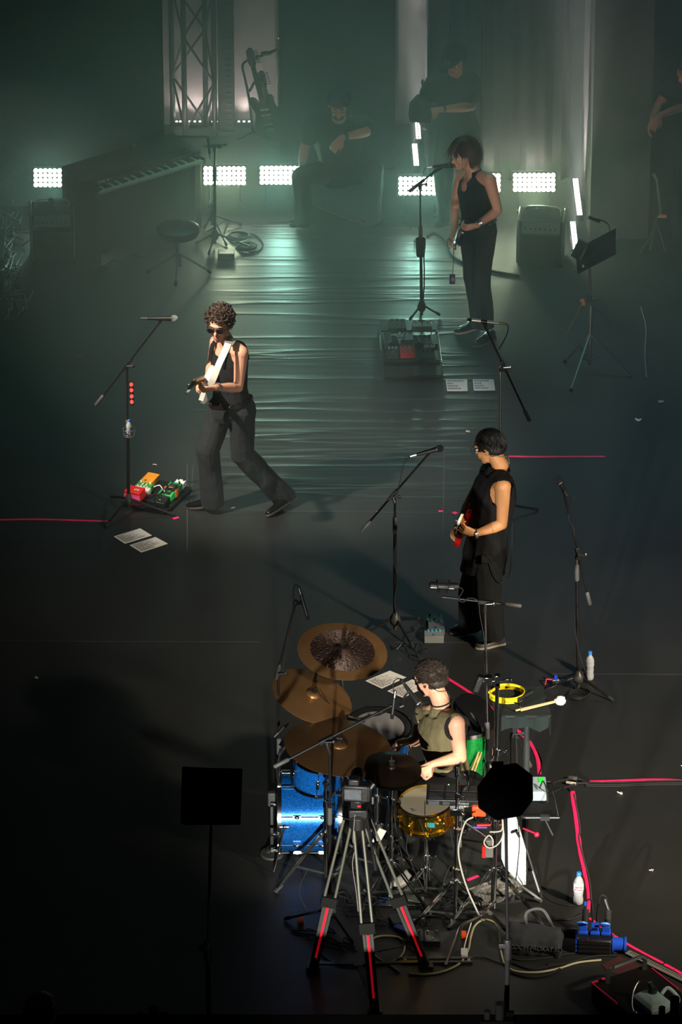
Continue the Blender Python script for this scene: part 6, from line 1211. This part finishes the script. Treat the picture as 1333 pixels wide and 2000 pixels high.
# ---------- tall chrome pole
Yt = GY(1780); top = W(972, 1335, Yt); t = drum_stand('tallest chrome pole stand crossing behind the octagonal panel', V((top.x, Yt, 0)), top, (.40, .71), legs=((.33, 20), (.36, 215), (.36, 330)), name='chrome_pole_stand', r0=.019, hub=.32)
m = MB(); k = top; m.box(k+V((0, 0, .02)), (.035, .04, .09)); m.cyl(k+V((-.10, 0, .02)), k+V((.08, 0, .02)), .009); m.box(k+V((-.06, 0, .03)), (.05, .05, .05)); m.box(k+V((.07, -.01, .03)), (.04, .014, .02)); m.obj('top_clamp', CHROME, t, bevel=.004)
m = MB(); m.box(k+V((-.12, 0, .0)), (.045, .05, .12), Matrix.Rotation(.35, 3, 'Y')); m.obj('black_holder', BLACK, t, bevel=.01)
m = MB(); k2 = V((top.x, Yt, .16)); m.tube(spline([G(966, 1776, .02)+V((0, 0, .06)), G(940, 1790, .1), G(905, 1806, .10), G(893, 1830, .06), G(882, 1858, .03), G(870, 1886, .015)], 5), .011); m.obj('bent_tube_leg', M('warm_steel', '#9a9088', .25, 1), t)
# black pole going behind (grey thin)
# ---------- towel, multi pack, red box
YW = Yt-.1; pts2 = [(995, 1590), (1015, 1600), (1024, 1625), (1029, 1660), (1026, 1700), (1026, 1728), (1010, 1712), (998, 1690), (981, 1683), (981, 1650), (985, 1630), (990, 1605)]
m = MB(); f0 = [W(x, y, YW) for x, y in pts2]; cen = sum(f0, V())/len(f0)
m2 = MB(); rows = []
for k in range(9):
    t_ = k/8; y = 1592+t_*(1728-1592); xl = 992-12*min(1, t_*2.5)+(max(0, t_-.7)*130); xr = 1008+20*min(1, t_*2)
    rows.append([W(xl+(xr-xl)*i/10, y, YW+.025*math.sin(i*1.3+k*.35)) for i in range(11)])
vs = [p for r_ in rows for p in r_]; m2.add(vs+[p+V((0, .006, 0)) for p in vs], [(r_*11+i, r_*11+i+1, (r_+1)*11+i+1, (r_+1)*11+i) for r_ in range(8) for i in range(10)]+[(99+r_*11+i, 99+(r_+1)*11+i, 99+(r_+1)*11+i+1, 99+r_*11+i+1) for r_ in range(8) for i in range(10)])
m2.thing('white_towel', M('towel_white', '#dfe6e4', .9, var=.04, bump=.3, bscale=200), 'white towel hanging behind the pole of the octagonal panel', 'towel', smooth=80)
m = MB(); k = W(956, 1656, Yt-.05); m.box(k, (.055, .04, .13)); t = m.thing('grey_pack', M('pack_grey', '#55524e', .5), 'grey and red battery pack strapped left of the chrome pole', 'pack', bevel=.006); m = MB(); m.box(k+V((-.035, -.01, -.02)), (.02, .03, .08)); m.obj('red_side', RED, t, off=V(t.location))
# ---------- octagonal panel and square panel on stands in front
def paddle(label, px, c, rpx, kind, bottom, name, hole=False):
    Yq = STAGE_F-.75; g = V((W(px, 1970, Yq).x, Yq, 0)); cc = W(c[0], c[1], Yq); s = W(c[0]+100, c[1], Yq).x-cc.x; s /= 100; t = T(name, label, 'panel stand', g); F = frame((CAM-cc))
    MT = M('matt_black'); 
    X_, Y_ = V((1, 0, 0)), V((0, math.sin(PIT), math.cos(PIT))); Fq = Matrix((X_, Y_, X_.cross(Y_))).transposed()
    if kind == 'oct': poly = [((x-c[0])*s, (c[1]-y)*s) for x, y in ((961, 1498), (1009, 1490), (1041, 1514), (1042, 1562), (1018, 1594), (969, 1602), (935, 1578), (933, 1536))]
    else: poly = [((x-c[0])*s, (c[1]-y)*s) for x, y in ((356, 1497), (412, 1500), (474, 1501), (472, 1560), (470, 1611), (358, 1611), (353, 1607), (354, 1560))]
    m = MB(); m.prism(poly, .03, cc, Fq); m.obj('panel', MT, t, bevel=.008)
    if kind == 'oct':
        m = MB(); m.prism([(a*.55, b*.55) for a, b in poly], .03, cc-Fq @ V((0, 0, .03)), Fq); m.obj('rear_dome', MT, t, bevel=.01); m = MB()
        for a in (0, 2, 4, 6): q = poly[a]; m.sph(cc+Fq @ V((q[0]*.85, q[1]*.85, .017)), .004)
        m.box(cc+Fq @ V((-.05, .16, .016)), (.07, .04, .003), Fq); m.box(cc+Fq @ V((.03, .03, .016)), (.035, .035, .003), Fq); m.obj('sticker', M('dim_sticker', '#080808', .8, spec=0), t)
    m = MB(); m.box(cc+V((0, .04, -.16)), (.04, .05, .06)); m.obj('bracket', MBLACK, t)
    zb = cc.z-.1; m = MB(); m.cyl((g.x, Yq+.0, .02), (g.x, Yq, zb*.5), .0165); m.obj('lower_pole', MBLACK, t); m = MB(); m.cyl((g.x, Yq, zb*.5), (cc.x, Yq+.02, zb), .010); m.obj('upper_pole', MBLACK, t)
    z = zb*.5; m = MB(); m.cyl((g.x, Yq, z-.08), (g.x, Yq, z+.06), .026); m.box((g.x-.03, Yq-.01, z+.02), (.05, .03, .03)); m.obj('lever_clutch', BLACK, t, bevel=.003)
    
    for a in (.5, 2.6, 4.7): m = MB(); m.cyl((g.x, Yq, .24), (g.x+math.cos(a)*.24, Yq+math.sin(a)*.2, .01), .010); m.obj('leg', MBLACK, t)
    return t, cc, Yq
t, cc, Yq = paddle('black octagonal panel on a thin stand in front of the kit', 990, (989, 1546), 0, 'oct', 1985, 'octagonal_panel', True)
m = MB(); q = W(1000, 1625, Yq); m.beam(q, W(1010, 1622, Yq-.02), .02, .014); m.beam(W(1008, 1622, Yq-.02), W(1015, 1634, Yq-.02), .018, .012); m.obj('lever', BLACK, t)
paddle('black square panel on a thin stand standing alone at the front left', 408, (413, 1555), 0, 'sq', 1985, 'square_panel')
# ---------- camera on tripod
Yc = GY(1895); ap = W(700, 1600, Yc); t = T('camera_tripod', 'large video tripod with red striped legs before the drum kit', 'tripod', V((ap.x, Yc, 0)))
LEG = M('tripod_grey', '#2a2a26', .85); TUB = M('tripod_tube', '#56564a', .5, .4); REDS = M('red_stripe', '#f01828', .9, emit=.25, spec=.1)  # red stripes get a faint glow of their own to look brighter
for e, a0, kx in ((G(612, 1893), W(680, 1610, Yc), .46), (G(733, 1978), W(700, 1615, Yc), .45), (G(833, 1890), W(716, 1610, Yc), .46)):
    a0 = V((a0.x, a0.y+(.05 if e.y > Yc-.2 else -.03), a0.z)); k = a0.lerp(e, .54); d = (e-a0).normalized(); sd = d.cross(V((0, 1, 0)) if abs(d.y) < .5 else V((0, 0, 1))).normalized(); sd = V((1, 0, 0))-d*d.x; sd.normalize()
    m = MB(); [m.cyl(a0+sd*s*.026, k+sd*s*.034, .0095) for s in (-1, 1)]; l = m.obj('upper_leg', TUB, t); m = MB(); m.box(k, (.10, .06, .07), frame(d, (0, -1, 0))); m.obj('leg_lock', M('matte_lock', '#161614', .95, spec=.1), l, bevel=.005)
    e2 = k.lerp(e, .93); m = MB(); m.beam(k+sd*.026, e2+sd*.020, .016, .022, (0, 1, 0)); m.beam(k-sd*.026, e2-sd*.020, .016, .022, (0, 1, 0)); m.beam(k+V((0, .004, 0)), e2+V((0, .004, 0)), .03, .010, (0, 1, 0)); m.obj('lower_leg', LEG, t)
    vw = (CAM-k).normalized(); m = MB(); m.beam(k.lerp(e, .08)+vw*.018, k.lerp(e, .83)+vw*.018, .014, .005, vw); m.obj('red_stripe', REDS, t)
    m = MB(); m.box(e2, (.06, .04, .03), frame(d, (0, -1, 0))); m.box(e+V((0, 0, .012)), (.09, .06, .024)); m.obj('foot', BLACK, t, bevel=.004)
m = MB(); cn = V((ap.x, Yc, .05)); [m.beam(cn.lerp(V((e.x, e.y, .04)), .08), V((e.x, e.y, .045)), .03, .012) for e in (G(612, 1893), G(733, 1978), G(833, 1890))]; m.obj('floor_spreader', MBLACK, t)
m = MB(); m.cyl(ap-V((0, 0, .06)), ap+V((0, 0, .03)), .055, n=18); m.box(ap+V((0, 0, .06)), (.12, .1, .06)); m.obj('crown', BLACK, t, bevel=.008); m = MB(); m.cyl(ap+V((.05, -.02, .05)), ap+V((.10, -.20, -.18)), .009); m.cyl(ap+V((.095, -.18, -.15)), ap+V((.11, -.24, -.23)), .014); m.obj('pan_bar', MBLACK, t)
kc = W(697, 1545, Yc-.02); R2 = Matrix.Rotation(math.radians(-6), 3, 'Z'); P = lambda x, y, z: kc+R2 @ V((x, y, z)); t = T('video_camera', 'black camera with a small lit rear screen on top of the tripod', 'camera', kc-V((0, 0, .06)))
m = MB(); m.box(P(0, 0, 0), (.16, .085, .115), R2); m.box(P(-.015, 0, .075), (.07, .07, .045), R2); m.box(P(.075, .01, -.0), (.03, .10, .11), R2); m.obj('body', BLACK, t, bevel=.01); m = MB(); m.cyl(P(-.01, .04, 0), P(-.01, .20, .01), .04, .046, 20); m.obj('lens', BLACK, t)
m = MB(); m.box(P(-.018, -.045, .0), (.115, .008, .08), R2); m.obj('screen_frame', BLACK, t, bevel=.003)
SCR = emis('dim_screen', (.35, .45, .5), .22); N, L, B = nodes(SCR); nz = N.new('ShaderNodeTexNoise'); nz.inputs['Scale'].default_value = 30; tc = N.new('ShaderNodeTexCoord'); L.new(tc.outputs['Object'], nz.inputs[0]); mu = N.new('ShaderNodeMath'); mu.operation = 'MULTIPLY'; L.new(nz.outputs[0], mu.inputs[0]); mu.inputs[1].default_value = .35; L.new(mu.outputs[0], B.inputs['Emission Strength']); B.inputs['Base Color'].default_value = (.02, .02, .02, 1)
m = MB(); m.box(P(-.018, -.0502, .0), (.105, .002, .068), R2); m.obj('screen', SCR, t); m = MB(); m.box(P(.0, 0, -.085), (.07, .07, .05), R2); m.obj('quick_plate', MBLACK, t, bevel=.004); m = MB(); m.box(P(.02, -.04, -.085), (.02, .006, .012), R2); m.obj('red_mark', RED, t)
m = MB(); m.cyl(P(.085, -.02, .03), P(.11, .0, .06), .012); m.box(P(.105, -.03, -.04), (.014, .03, .05), R2); m.obj('side_grip', GREYM, t, bevel=.004)
m = MB(); k = W(741, 1633, Yc+.05); m.box(k, (.05, .008, .11), Matrix.Rotation(.45, 3, 'Y')); m.thing('paper_tag', M('tag_grey', '#a29e90', .7), 'pale crumpled tag hanging right of the camera tripod', 'tag', bevel=.002)
cable('thin pale cable hanging down the middle of the camera tripod', [W(694, 1590, Yc-.06), W(690, 1640, Yc-.06), W(694, 1655, Yc-.06), W(689, 1690, Yc-.06), W(696, 1740, Yc-.06), W(700, 1780, Yc-.08)], .003, M('pale_cable'))
cable('black cable arching from the drums across to the tripod', [W(650, 1600, Yc+.2), W(662, 1592, Yc+.1), W(680, 1600, Yc-.05), W(710, 1598, Yc-.05), W(730, 1625, Yc), W(733, 1650, Yc+.02)], .0035)
# ---------- double pedal, rods, weights
m = MB(); a, b = G(785, 1872, .01), G(923, 1872, .01); m.cyl(a, b, .010); m.cyl(a+V((0, -.045, 0)), b+V((0, -.045, 0)), .010); m.box(a.lerp(b, .05)+V((0, -.02, 0)), (.02, .06, .012)); m.box(a.lerp(b, .95)+V((0, -.02, 0)), (.02, .06, .012)); m.thing('steel_bars', STEEL, 'pair of parallel steel bars lying on the floor by the tripod foot', 'bars')
for x, y, lb in ((845, 1840, 'small dark pedal box behind the steel bars, right one'), (812, 1838, 'small dark pedal box behind the steel bars, left one')):
    pedal(lb, G(x, y), F3, 0, 0, .10, .12, .05, '#15171a', z=0, knobs=2, kc=STEEL)
m = MB(); k = G(795, 1800); m.box(k+V((0, 0, .02)), (.22, .10, .04), Matrix.Rotation(.3, 3, 'Z')); m.thing('pedal_plate', M('plate_grey', '#3e4346', .4, .6), 'grey foot pedal plate in the shadow under the snare stand', 'pedal', bevel=.006)
m = MB(); k = G(785, 1820); m.box(k+V((0, 0, .02)), (.10, .05, .03), Matrix.Rotation(-.6, 3, 'Z')); m.thing('blue_connector', M('dim_blue', '#1d2f74', .5), 'dark blue connector on the floor under the snare stand', 'connector', bevel=.004)
# white usb adaptor
k = G(907, 1862, .02); t = T('white_adaptor', 'small white power adaptor on the floor with its thin white cable', 'adaptor', k); m = MB(); m.box(k, (.045, .085, .03)); m.obj('body', WHITE, t, bevel=.004); m = MB(); m.tube(spline([k+V((0, .05, 0)), G(911, 1835, .02), G(917, 1815, .03), G(921, 1802, .04)]), .004); m.obj('lead', WHITE, t)
CRM = M('cream_cable', '#a8a27c', .45)
cable('cream cable sweeping from the steel bars up and right across the floor', [G(799, 1901, .008), G(835, 1903, .008), G(870, 1896, .008), G(900, 1880, .008), G(915, 1855, .01), G(920, 1830, .02), G(928, 1808, .04), G(944, 1797, .05), G(962, 1800, .05), G(974, 1815, .03), G(978, 1840, .01), G(980, 1865, .008), G(988, 1885, .008), G(1008, 1897, .008), G(1050, 1899, .008), G(1090, 1892, .008), G(1130, 1880, .008), G(1175, 1875, .008)], .0075, CRM)
cable('cream cable circling on the floor between the tripod legs', [G(625, 1852, .008), G(628, 1862, .008), G(650, 1878, .008), G(690, 1886, .008), G(740, 1884, .008), G(775, 1874, .008), G(790, 1855, .008), G(785, 1835, .008), G(765, 1828, .008), G(735, 1830, .008), G(722, 1845, .008), G(735, 1868, .008), G(780, 1897, .008)], .0065, CRM)
WHC = M('offwhite_cable', '#9a978a', .4)
cable('off-white cable hanging from the sample pad down to the floor', [W(925, 1596, Y6-.1), W(910, 1605, Y6-.1), W(900, 1635, Y6-.1), W(896, 1665, Y6-.1), W(902, 1700, Y6-.1), W(915, 1740, Y6-.1), W(932, 1778, Y6-.1), G(942, 1800, .02)], .006, WHC)
cable('loop of off-white cable beside the chrome pole', [W(957, 1625, Yt-.1), W(980, 1622, Yt-.1), W(982, 1600, Yt-.1), W(983, 1630, Yt-.1), W(972, 1650, Yt-.1), W(955, 1656, Yt-.1), W(946, 1645, Yt-.1), W(955, 1632, Yt-.1), W(963, 1640, Yt-.1), W(963, 1652, Yt-.1)], .005, WHC)
for i in range(26):
    x, y = R.uniform(620, 930), R.uniform(1740, 1850); pts = [G(x+R.uniform(-10, 10)+k*R.uniform(-18, 18), y+R.uniform(-16, 16), .008+R.random()*.02) for k in range(5)]
    cable('thin black cable snaking over the floor among the stand legs', pts, .0045, RUBBER, group='floor cables among the stand legs')
for i, (pts) in enumerate([[(880, 1620), (888, 1660), (905, 1700)], [(770, 1590), (778, 1640), (790, 1690)], [(798, 1630), (795, 1660), (810, 1700), (830, 1740)], [(820, 1600), (835, 1650), (840, 1720)], [(1012, 1600), (1015, 1650), (1008, 1720)], [(860, 1760), (868, 1720), (880, 1690)], [(600, 1700), (585, 1740), (600, 1780)]]):
    cable('thin black cable hanging '+('from the sample pad side, right of the snare', 'left of the hi-hat stand', 'between the hi-hat stand and the snare', 'in front of the gold snare', 'in front of the white towel', 'low between the right chrome stands', 'low under the blue bass drum')[i], [W(x, y, GY(1800)) for x, y in pts], .0032, RUBBER, group='cables hanging among the drum stands')
# red rod & purple rod
m = MB(); m.cyl(W(932, 1612, Yt), W(985, 1610, Yt), .008); m.thing('red_rod', RED, 'red rod crossing behind the chrome pole', 'rod'); m = MB(); m.cyl(W(925, 1616, Yt), W(952, 1616, Yt), .010); m.thing('purple_rod', M('purple', '#3a3470', .4), 'dark purple rod just under the red one', 'rod')
m = MB(); m.cyl(W(1022, 1618, Yt), W(1047, 1628, Yt-.05), .006); m.sph(W(1049, 1630, Yt-.05), .018); m.thing('red_stick', M('crimson', '#b01c3c', .4), 'crimson stick with round end right of the table pole', 'stick')
# ---------- sandbag, power box, fog machine, strip
t = T('black_bag', 'black fabric equipment bag with grey lettering right of the stands', 'bag', G(1050, 1840)); p0 = G(1045, 1850); rz = Matrix.Rotation(math.radians(-8), 3, 'Z')
m = MB(); m.loft([[p0+rz @ V((x, y*s, z*s2)) for x, y, z in ((-.17, -.11, 0), (.17, -.11, 0), (.18, .10, 0), (-.17, .10, 0))] for s, s2 in ((1, 1),)]+[[p0+rz @ V((x, y, z)) for x, y, z in ((-.18, -.12, .05), (.18, -.12, .05), (.19, .10, .05), (-.18, .10, .05))], [p0+rz @ V((x, y, z)) for x, y, z in ((-.17, -.085, .12), (.16, -.085, .10), (.17, .08, .13), (-.17, .08, .14))]])
o = solid(m, 'bag_body', M('bag_fabric', '#26282a', .85, bump=.4, bscale=90), t, .008, 6, .6, .012, 9)
text('ZOOM-PROKAT.RU', .038, p0+rz @ V((.02, -.118, .065)), rz @ Matrix.Rotation(math.radians(72), 3, 'X'), M('bag_print', '#3e4141', .8), t, ext=.010)
m = MB(); [m.tube(spline([p0+rz @ V((x, .05, .12)), p0+rz @ V((x+.0, .06, .22)), p0+rz @ V((x+.10, .07, .24)), p0+rz @ V((x+.17, .06, .12))]), .010, 8, flat=.5) for x in (-.06,)]; m.obj('handle_loop', M('strap_grey', '#3c3d3a', .7), t)
cable('thick black cable behind the bag running to the power box', [G(1085, 1795, .02), G(1110, 1796, .02), G(1130, 1790, .03), G(1145, 1780, .03)], .008)
m = MB(); m.tube([G(1098, 1822, .06), G(1120, 1823, .06), G(1126, 1824, .06)], [.03, .034, .034], 16); m.thing('cable_gland', BLACK, 'black ribbed cable gland left of the blue power box', 'plug')
BP = M('blue_socket', '#1f4fc0', .35); pc = G(1162, 1842, .06); rb = Matrix.Rotation(math.radians(-5), 3, 'Z'); P = lambda x, y, z: pc+rb @ V((x, y, z)); t = T('power_box', 'black power distribution box with blue round sockets', 'power box', G(1162, 1842))
m = MB(); m.box(P(0, 0, 0), (.225, .12, .115), rb); m.obj('box_body', BLACK, t, bevel=.014); m = MB(); [m.box(P(0, -.062, z), (.21, .006, .006), rb) for z in (-.03, 0, .03)]; m.obj('body_rib', BLACK, t)
for i, x in enumerate((-.075, .0, .07)):
    m = MB(); m.box(P(x, .03, .068), (.062, .06, .02), rb); m.box(P(x, .035, .095), (.052, .05, .05), rb); s_ = m.obj('socket', BP, t, bevel=.004)
    if i != 1: m = MB(); m.cyl(P(x-.008, -.0, .135), P(x-.008, .008, .142), .036, n=22); m.obj('flap', M('pale_blue_flap', '#4a86e0', .4), s_); m = MB(); m.cyl(P(x+.01, .06, .12), P(x+.01, .10, .19), .022); m.obj('plug', RUBBER, t)
    else: m = MB(); m.box(P(x, .008, .10), (.03, .004, .012), rb); m.obj('socket_slot', BLACK, s_)
m = MB(); m.cyl(P(.115, 0, .0), P(.125, 0, .0), .06, n=22); m.cyl(P(.125, 0, 0), P(.19, 0, .0), .044, n=22); m.cyl(P(.19, 0, 0), P(.205, 0, 0), .050, n=22); m.obj('end_plug', BP, t); m = MB(); m.box(P(-.115, 0, 0), (.008, .11, .09), rb); m.obj('end_plate', BP, t)
m = MB(); [m.sph(P(x, y, .062), .004) for x in (-.108, -.04, .035, .108) for y in (-.05,)]; m.obj('screw', STEEL, t)
cable('dark cable arching out of the left blue socket', [P(-.065, .10, .19), P(-.06, .14, .23), P(-.03, .15, .22), P(-.02, .12, .12), P(-.02, .14, -.04)], .007); cable('cable arching out of the right blue socket', [P(.08, .10, .19), P(.06, .16, .25), P(.02, .17, .23), P(.0, .2, -.03)], .006)
m = MB(); m.cyl(P(.055, .12, .26), P(.085, .10, .18), .011); m.thing('cable_tag', STEEL, 'silver sleeve on the cable above the right blue socket', 'sleeve'); m = MB(); m.cyl(P(-.07, .11, .21), P(-.07, .12, .235), .010); m.thing('blue_sleeve', BP, 'small blue sleeve above the left blue socket', 'sleeve')
for i, pts in enumerate([[(985, 1860), (1010, 1874), (1060, 1872), (1120, 1862), (1180, 1862), (1220, 1858)], [(1000, 1880), (1040, 1893), (1080, 1886), (1150, 1876)], [(990, 1896), (1030, 1908), (1070, 1904), (1095, 1892)], [(1205, 1866), (1160, 1868), (1110, 1880), (1070, 1884)]]):
    cable(('upper black cable curving below the bag to under the power box', 'second black cable curving below the bag', 'lowest short black cable curving below the bag', 'black cable from the power box curving down left')[i], [G(x, y, .008) for x, y in pts], .007, RUBBER, group='black cables on the floor below the bag')
cable('dotted dark cable right of the steel bars', [G(925, 1868, .008), G(945, 1869, .008), G(965, 1876, .008), G(985, 1882, .008)], .005, GREYM)
cable('cables fanning out right of the grey box', [W(1070, 1545, YP+.1), G(1080, 1530, .1), G(1100, 1524, .02), G(1125, 1520, .02), G(1145, 1528, .01)], .009); cable('second cable of the fan right of the grey box', [W(1070, 1552, YP+.1), G(1085, 1545, .06), G(1105, 1538, .02), G(1130, 1530, .02), G(1150, 1530, .01)], .008)
cable('thin cable from the fan down to the pink tape', [G(1085, 1545, .03), G(1105, 1537, .01), G(1116, 1545, .008)], .004)
cable('thin cable running along the right side of the long pink tape', [G(1122, 1550, .006), G(1130, 1590, .006), G(1134, 1620, .006), G(1132, 1640, .006), G(1142, 1680, .006), G(1152, 1720, .006), G(1156, 1760, .006)], .005, M('strap_grey'))
for i, (dy, r_) in enumerate(((-1, .006), (3, .008), (6, .006))): cable(('dark cable closest to', 'middle dark cable running below', 'lowest dark cable running below')[i]+' the pink tape toward the right edge', [G(1145, 1529+dy, .008), G(1200, 1530+dy, .008), G(1270, 1527+dy, .008), G(1340, 1526+dy, .008)], r_, RUBBER, group='dark cables to the right edge')
m = MB(); m.cyl(G(1112, 1519, .02), G(1128, 1521, .02), .016); m.thing('cable_sleeve', M('strap_grey'), 'grey sleeve over the cable fan', 'sleeve'); m = MB(); m.cyl(G(1107, 1528, .02), G(1126, 1531, .02), .010); m.thing('cable_sleeve', M('sleeve_white', '#b8b29c', .5), 'pale white sleeve below the grey one on the cable fan', 'sleeve')
cable('thin dark cable looping on the floor left of the labelled bottle', [G(1045, 1690, .2), G(1058, 1740, .02), G(1075, 1758, .006), G(1105, 1768, .006), G(1125, 1768, .006)], .004)
cable('thin dark cable looping right of the pink curve', [G(1048, 1462, .006), G(1058, 1480, .006), G(1060, 1495, .006), G(1054, 1512, .006)], .004)
# valve-like gadget on the floor
t = T('floor_fitting', 'small metal fitting with a red lever and blue knob on the floor at the table', 'fitting', G(1086, 1330)); k = G(1086, 1330, .03)
m = MB(); m.box(k, (.05, .03, .035)); m.cyl(k+V((.02, 0, 0)), k+V((.07, 0, .0)), .009); m.cyl(k, k+V((-.02, -.05, -.02)), .008); m.obj('body', STEEL, t, bevel=.004); m = MB(); m.tube([k+V((-.02, 0, .01)), k+V((-.065, 0, .015)), k+V((-.075, -.02, -.02))], .006); m.obj('red_lever', M('crimson'), t); m = MB(); m.cyl(k+V((0, 0, .02)), k+V((0, 0, .045)), .012); m.obj('blue_knob', M('blue_knob', '#2238b8', .4), t)
# fog machine
p0 = G(1162, 1965); ex = (G(1275, 1985)-G(1162, 1945)); d = V((.53, -.85, 0)).normalized(); nb = V((-d.y, d.x, 0)); FF_ = Matrix((d, nb, V((0, 0, 1)))).transposed(); h0 = G(1152, 1978); zt = .16
ftl = G(1156, 1920, zt); P = lambda x, y, z: V((ftl.x, ftl.y, 0))+d*x+nb*y+V((0, 0, z))
t = T('fog_machine', 'black fog machine with big handle and white fluid tank at the bottom right', 'fog machine', P(.3, .2, 0))
m = MB(); m.loft([[P(x, y, z) for y, z in ((0, .01), (.42, .01), (.42, zt), (0, zt))] for x in (0, .66)]); m.obj('casing', M('fog_black', '#16120f', .45, var=.3), t, bevel=.008)
def strip3(a, b, r_=.007): m = MB(); m.cyl(a, b, r_, n=8); return m
strip3(P(0, .0, zt), P(.28, -.0, zt)).obj('pink_edge_tape', PINK, t); strip3(P(0, .0, zt), P(.0, .10, zt)).obj('pink_edge_tape', PINK, t); strip3(P(.06, .42, zt), P(.34, .42, zt), .005).obj('pink_edge_tape', PINK, t)
m = MB(); hA, hB = P(.06, .08, zt), P(.05, .37, zt); up_ = V((0, 0, .10)); sx = d*.0
m.loft([[q+s for s in (V((-.012, -.0, 0)), V((.016, .0, 0)), V((.016, .012, .012)), V((-.012, .012, .012)))] for q in (hA, hA+up_*.7, hA.lerp(hB, .12)+up_, hA.lerp(hB, .88)+up_, hB+up_*.7, hB)]); m.obj('handle', M('handle_grey', '#3c3f3f', .4), t)
tk = P(.42, .17, zt); m = MB(); m.loft([[tk+FF_ @ V((x*s, y*s, z)) for x, y in ((-.11, -.085), (.11, -.085), (.13, .0), (.11, .085), (-.10, .085), (-.12, 0))] for s, z in ((.9, 0), (1, .01), (1, .045), (.75, .07), (.3, .085))]); solid(m, 'fluid_tank', M('tank_white', '#b9d2cc', .3, var=.05, trans=.0), t, .005, 6, .6)
m = MB(); q = tk+V((.0, .03, .08)); m.cyl(q, q+V((0, 0, .035)), .030, n=18); m.cyl(q+V((0, 0, .035)), q+V((-.02, .01, .07)), .018); m.obj('tank_cap', M('green_black', '#26332e', .3), t); m = MB(); m.tube(spline([q+V((-.03, .0, .07)), q+V((-.08, .02, .075)), q+V((-.12, -.03, .03)), q+V((-.13, -.08, -.03)), q+V((-.12, -.11, -.07))]), .006); m.sph(q+V((-.11, -.12, -.07)), .016); m.obj('fluid_hose', STEEL, t)
m = MB(); m.tube(spline([tk+V((.06, .05, .06)), tk+V((.10, .07, .09)), tk+V((.16, .02, .05)), tk+V((.15, -.02, .02))]), .012); m.obj('tank_handle', MC['tank_white'], t)
m = MB(); m.add([P(x, y, zt+.0006) for x, y in ((-.0, .36), (.6, .36), (.6, .37), (0, .37))], []); m.v = []; a_ = [G(1176, 1885, .002), G(1210, 1868, .002), G(1232, 1876, .002), G(1340, 1935, .002), G(1340, 1965, .002), G(1230, 1905, .002), G(1190, 1900, .002)]
m = MB(); m.loft([[p for p in a_], [p+V((0, 0, .002)) for p in a_]]); m.thing('red_cloth_patch', M('dark_red_cloth', '#3a1410', .8, var=.3, scale=12), 'dark red flat cloth patch on the floor behind the fog machine', 'cloth')
a, b = G(1226, 1860, .01), G(1340, 1916, .01); dd = (b-a).normalized(); sd = V((-dd.y, dd.x, 0)); t = T('slotted_strip', 'grey slotted metal strip slanting behind the fog machine', 'strip', a); m = MB(); m.beam(a, b, .05, .012); m.obj('strip', M('strip_grey', '#7a776c', .5, .3), t)
m = MB(); [m.box(a+dd*(.03+k*.018)+V((0, 0, .007))+sd*.008, (.004, .022, .003), Matrix((dd, sd, V((0, 0, 1)))).transposed()) for k in range(28)]; m.obj('slot', BLACK, t, kind='stuff')
bpy.data.scenes.remove(TS)
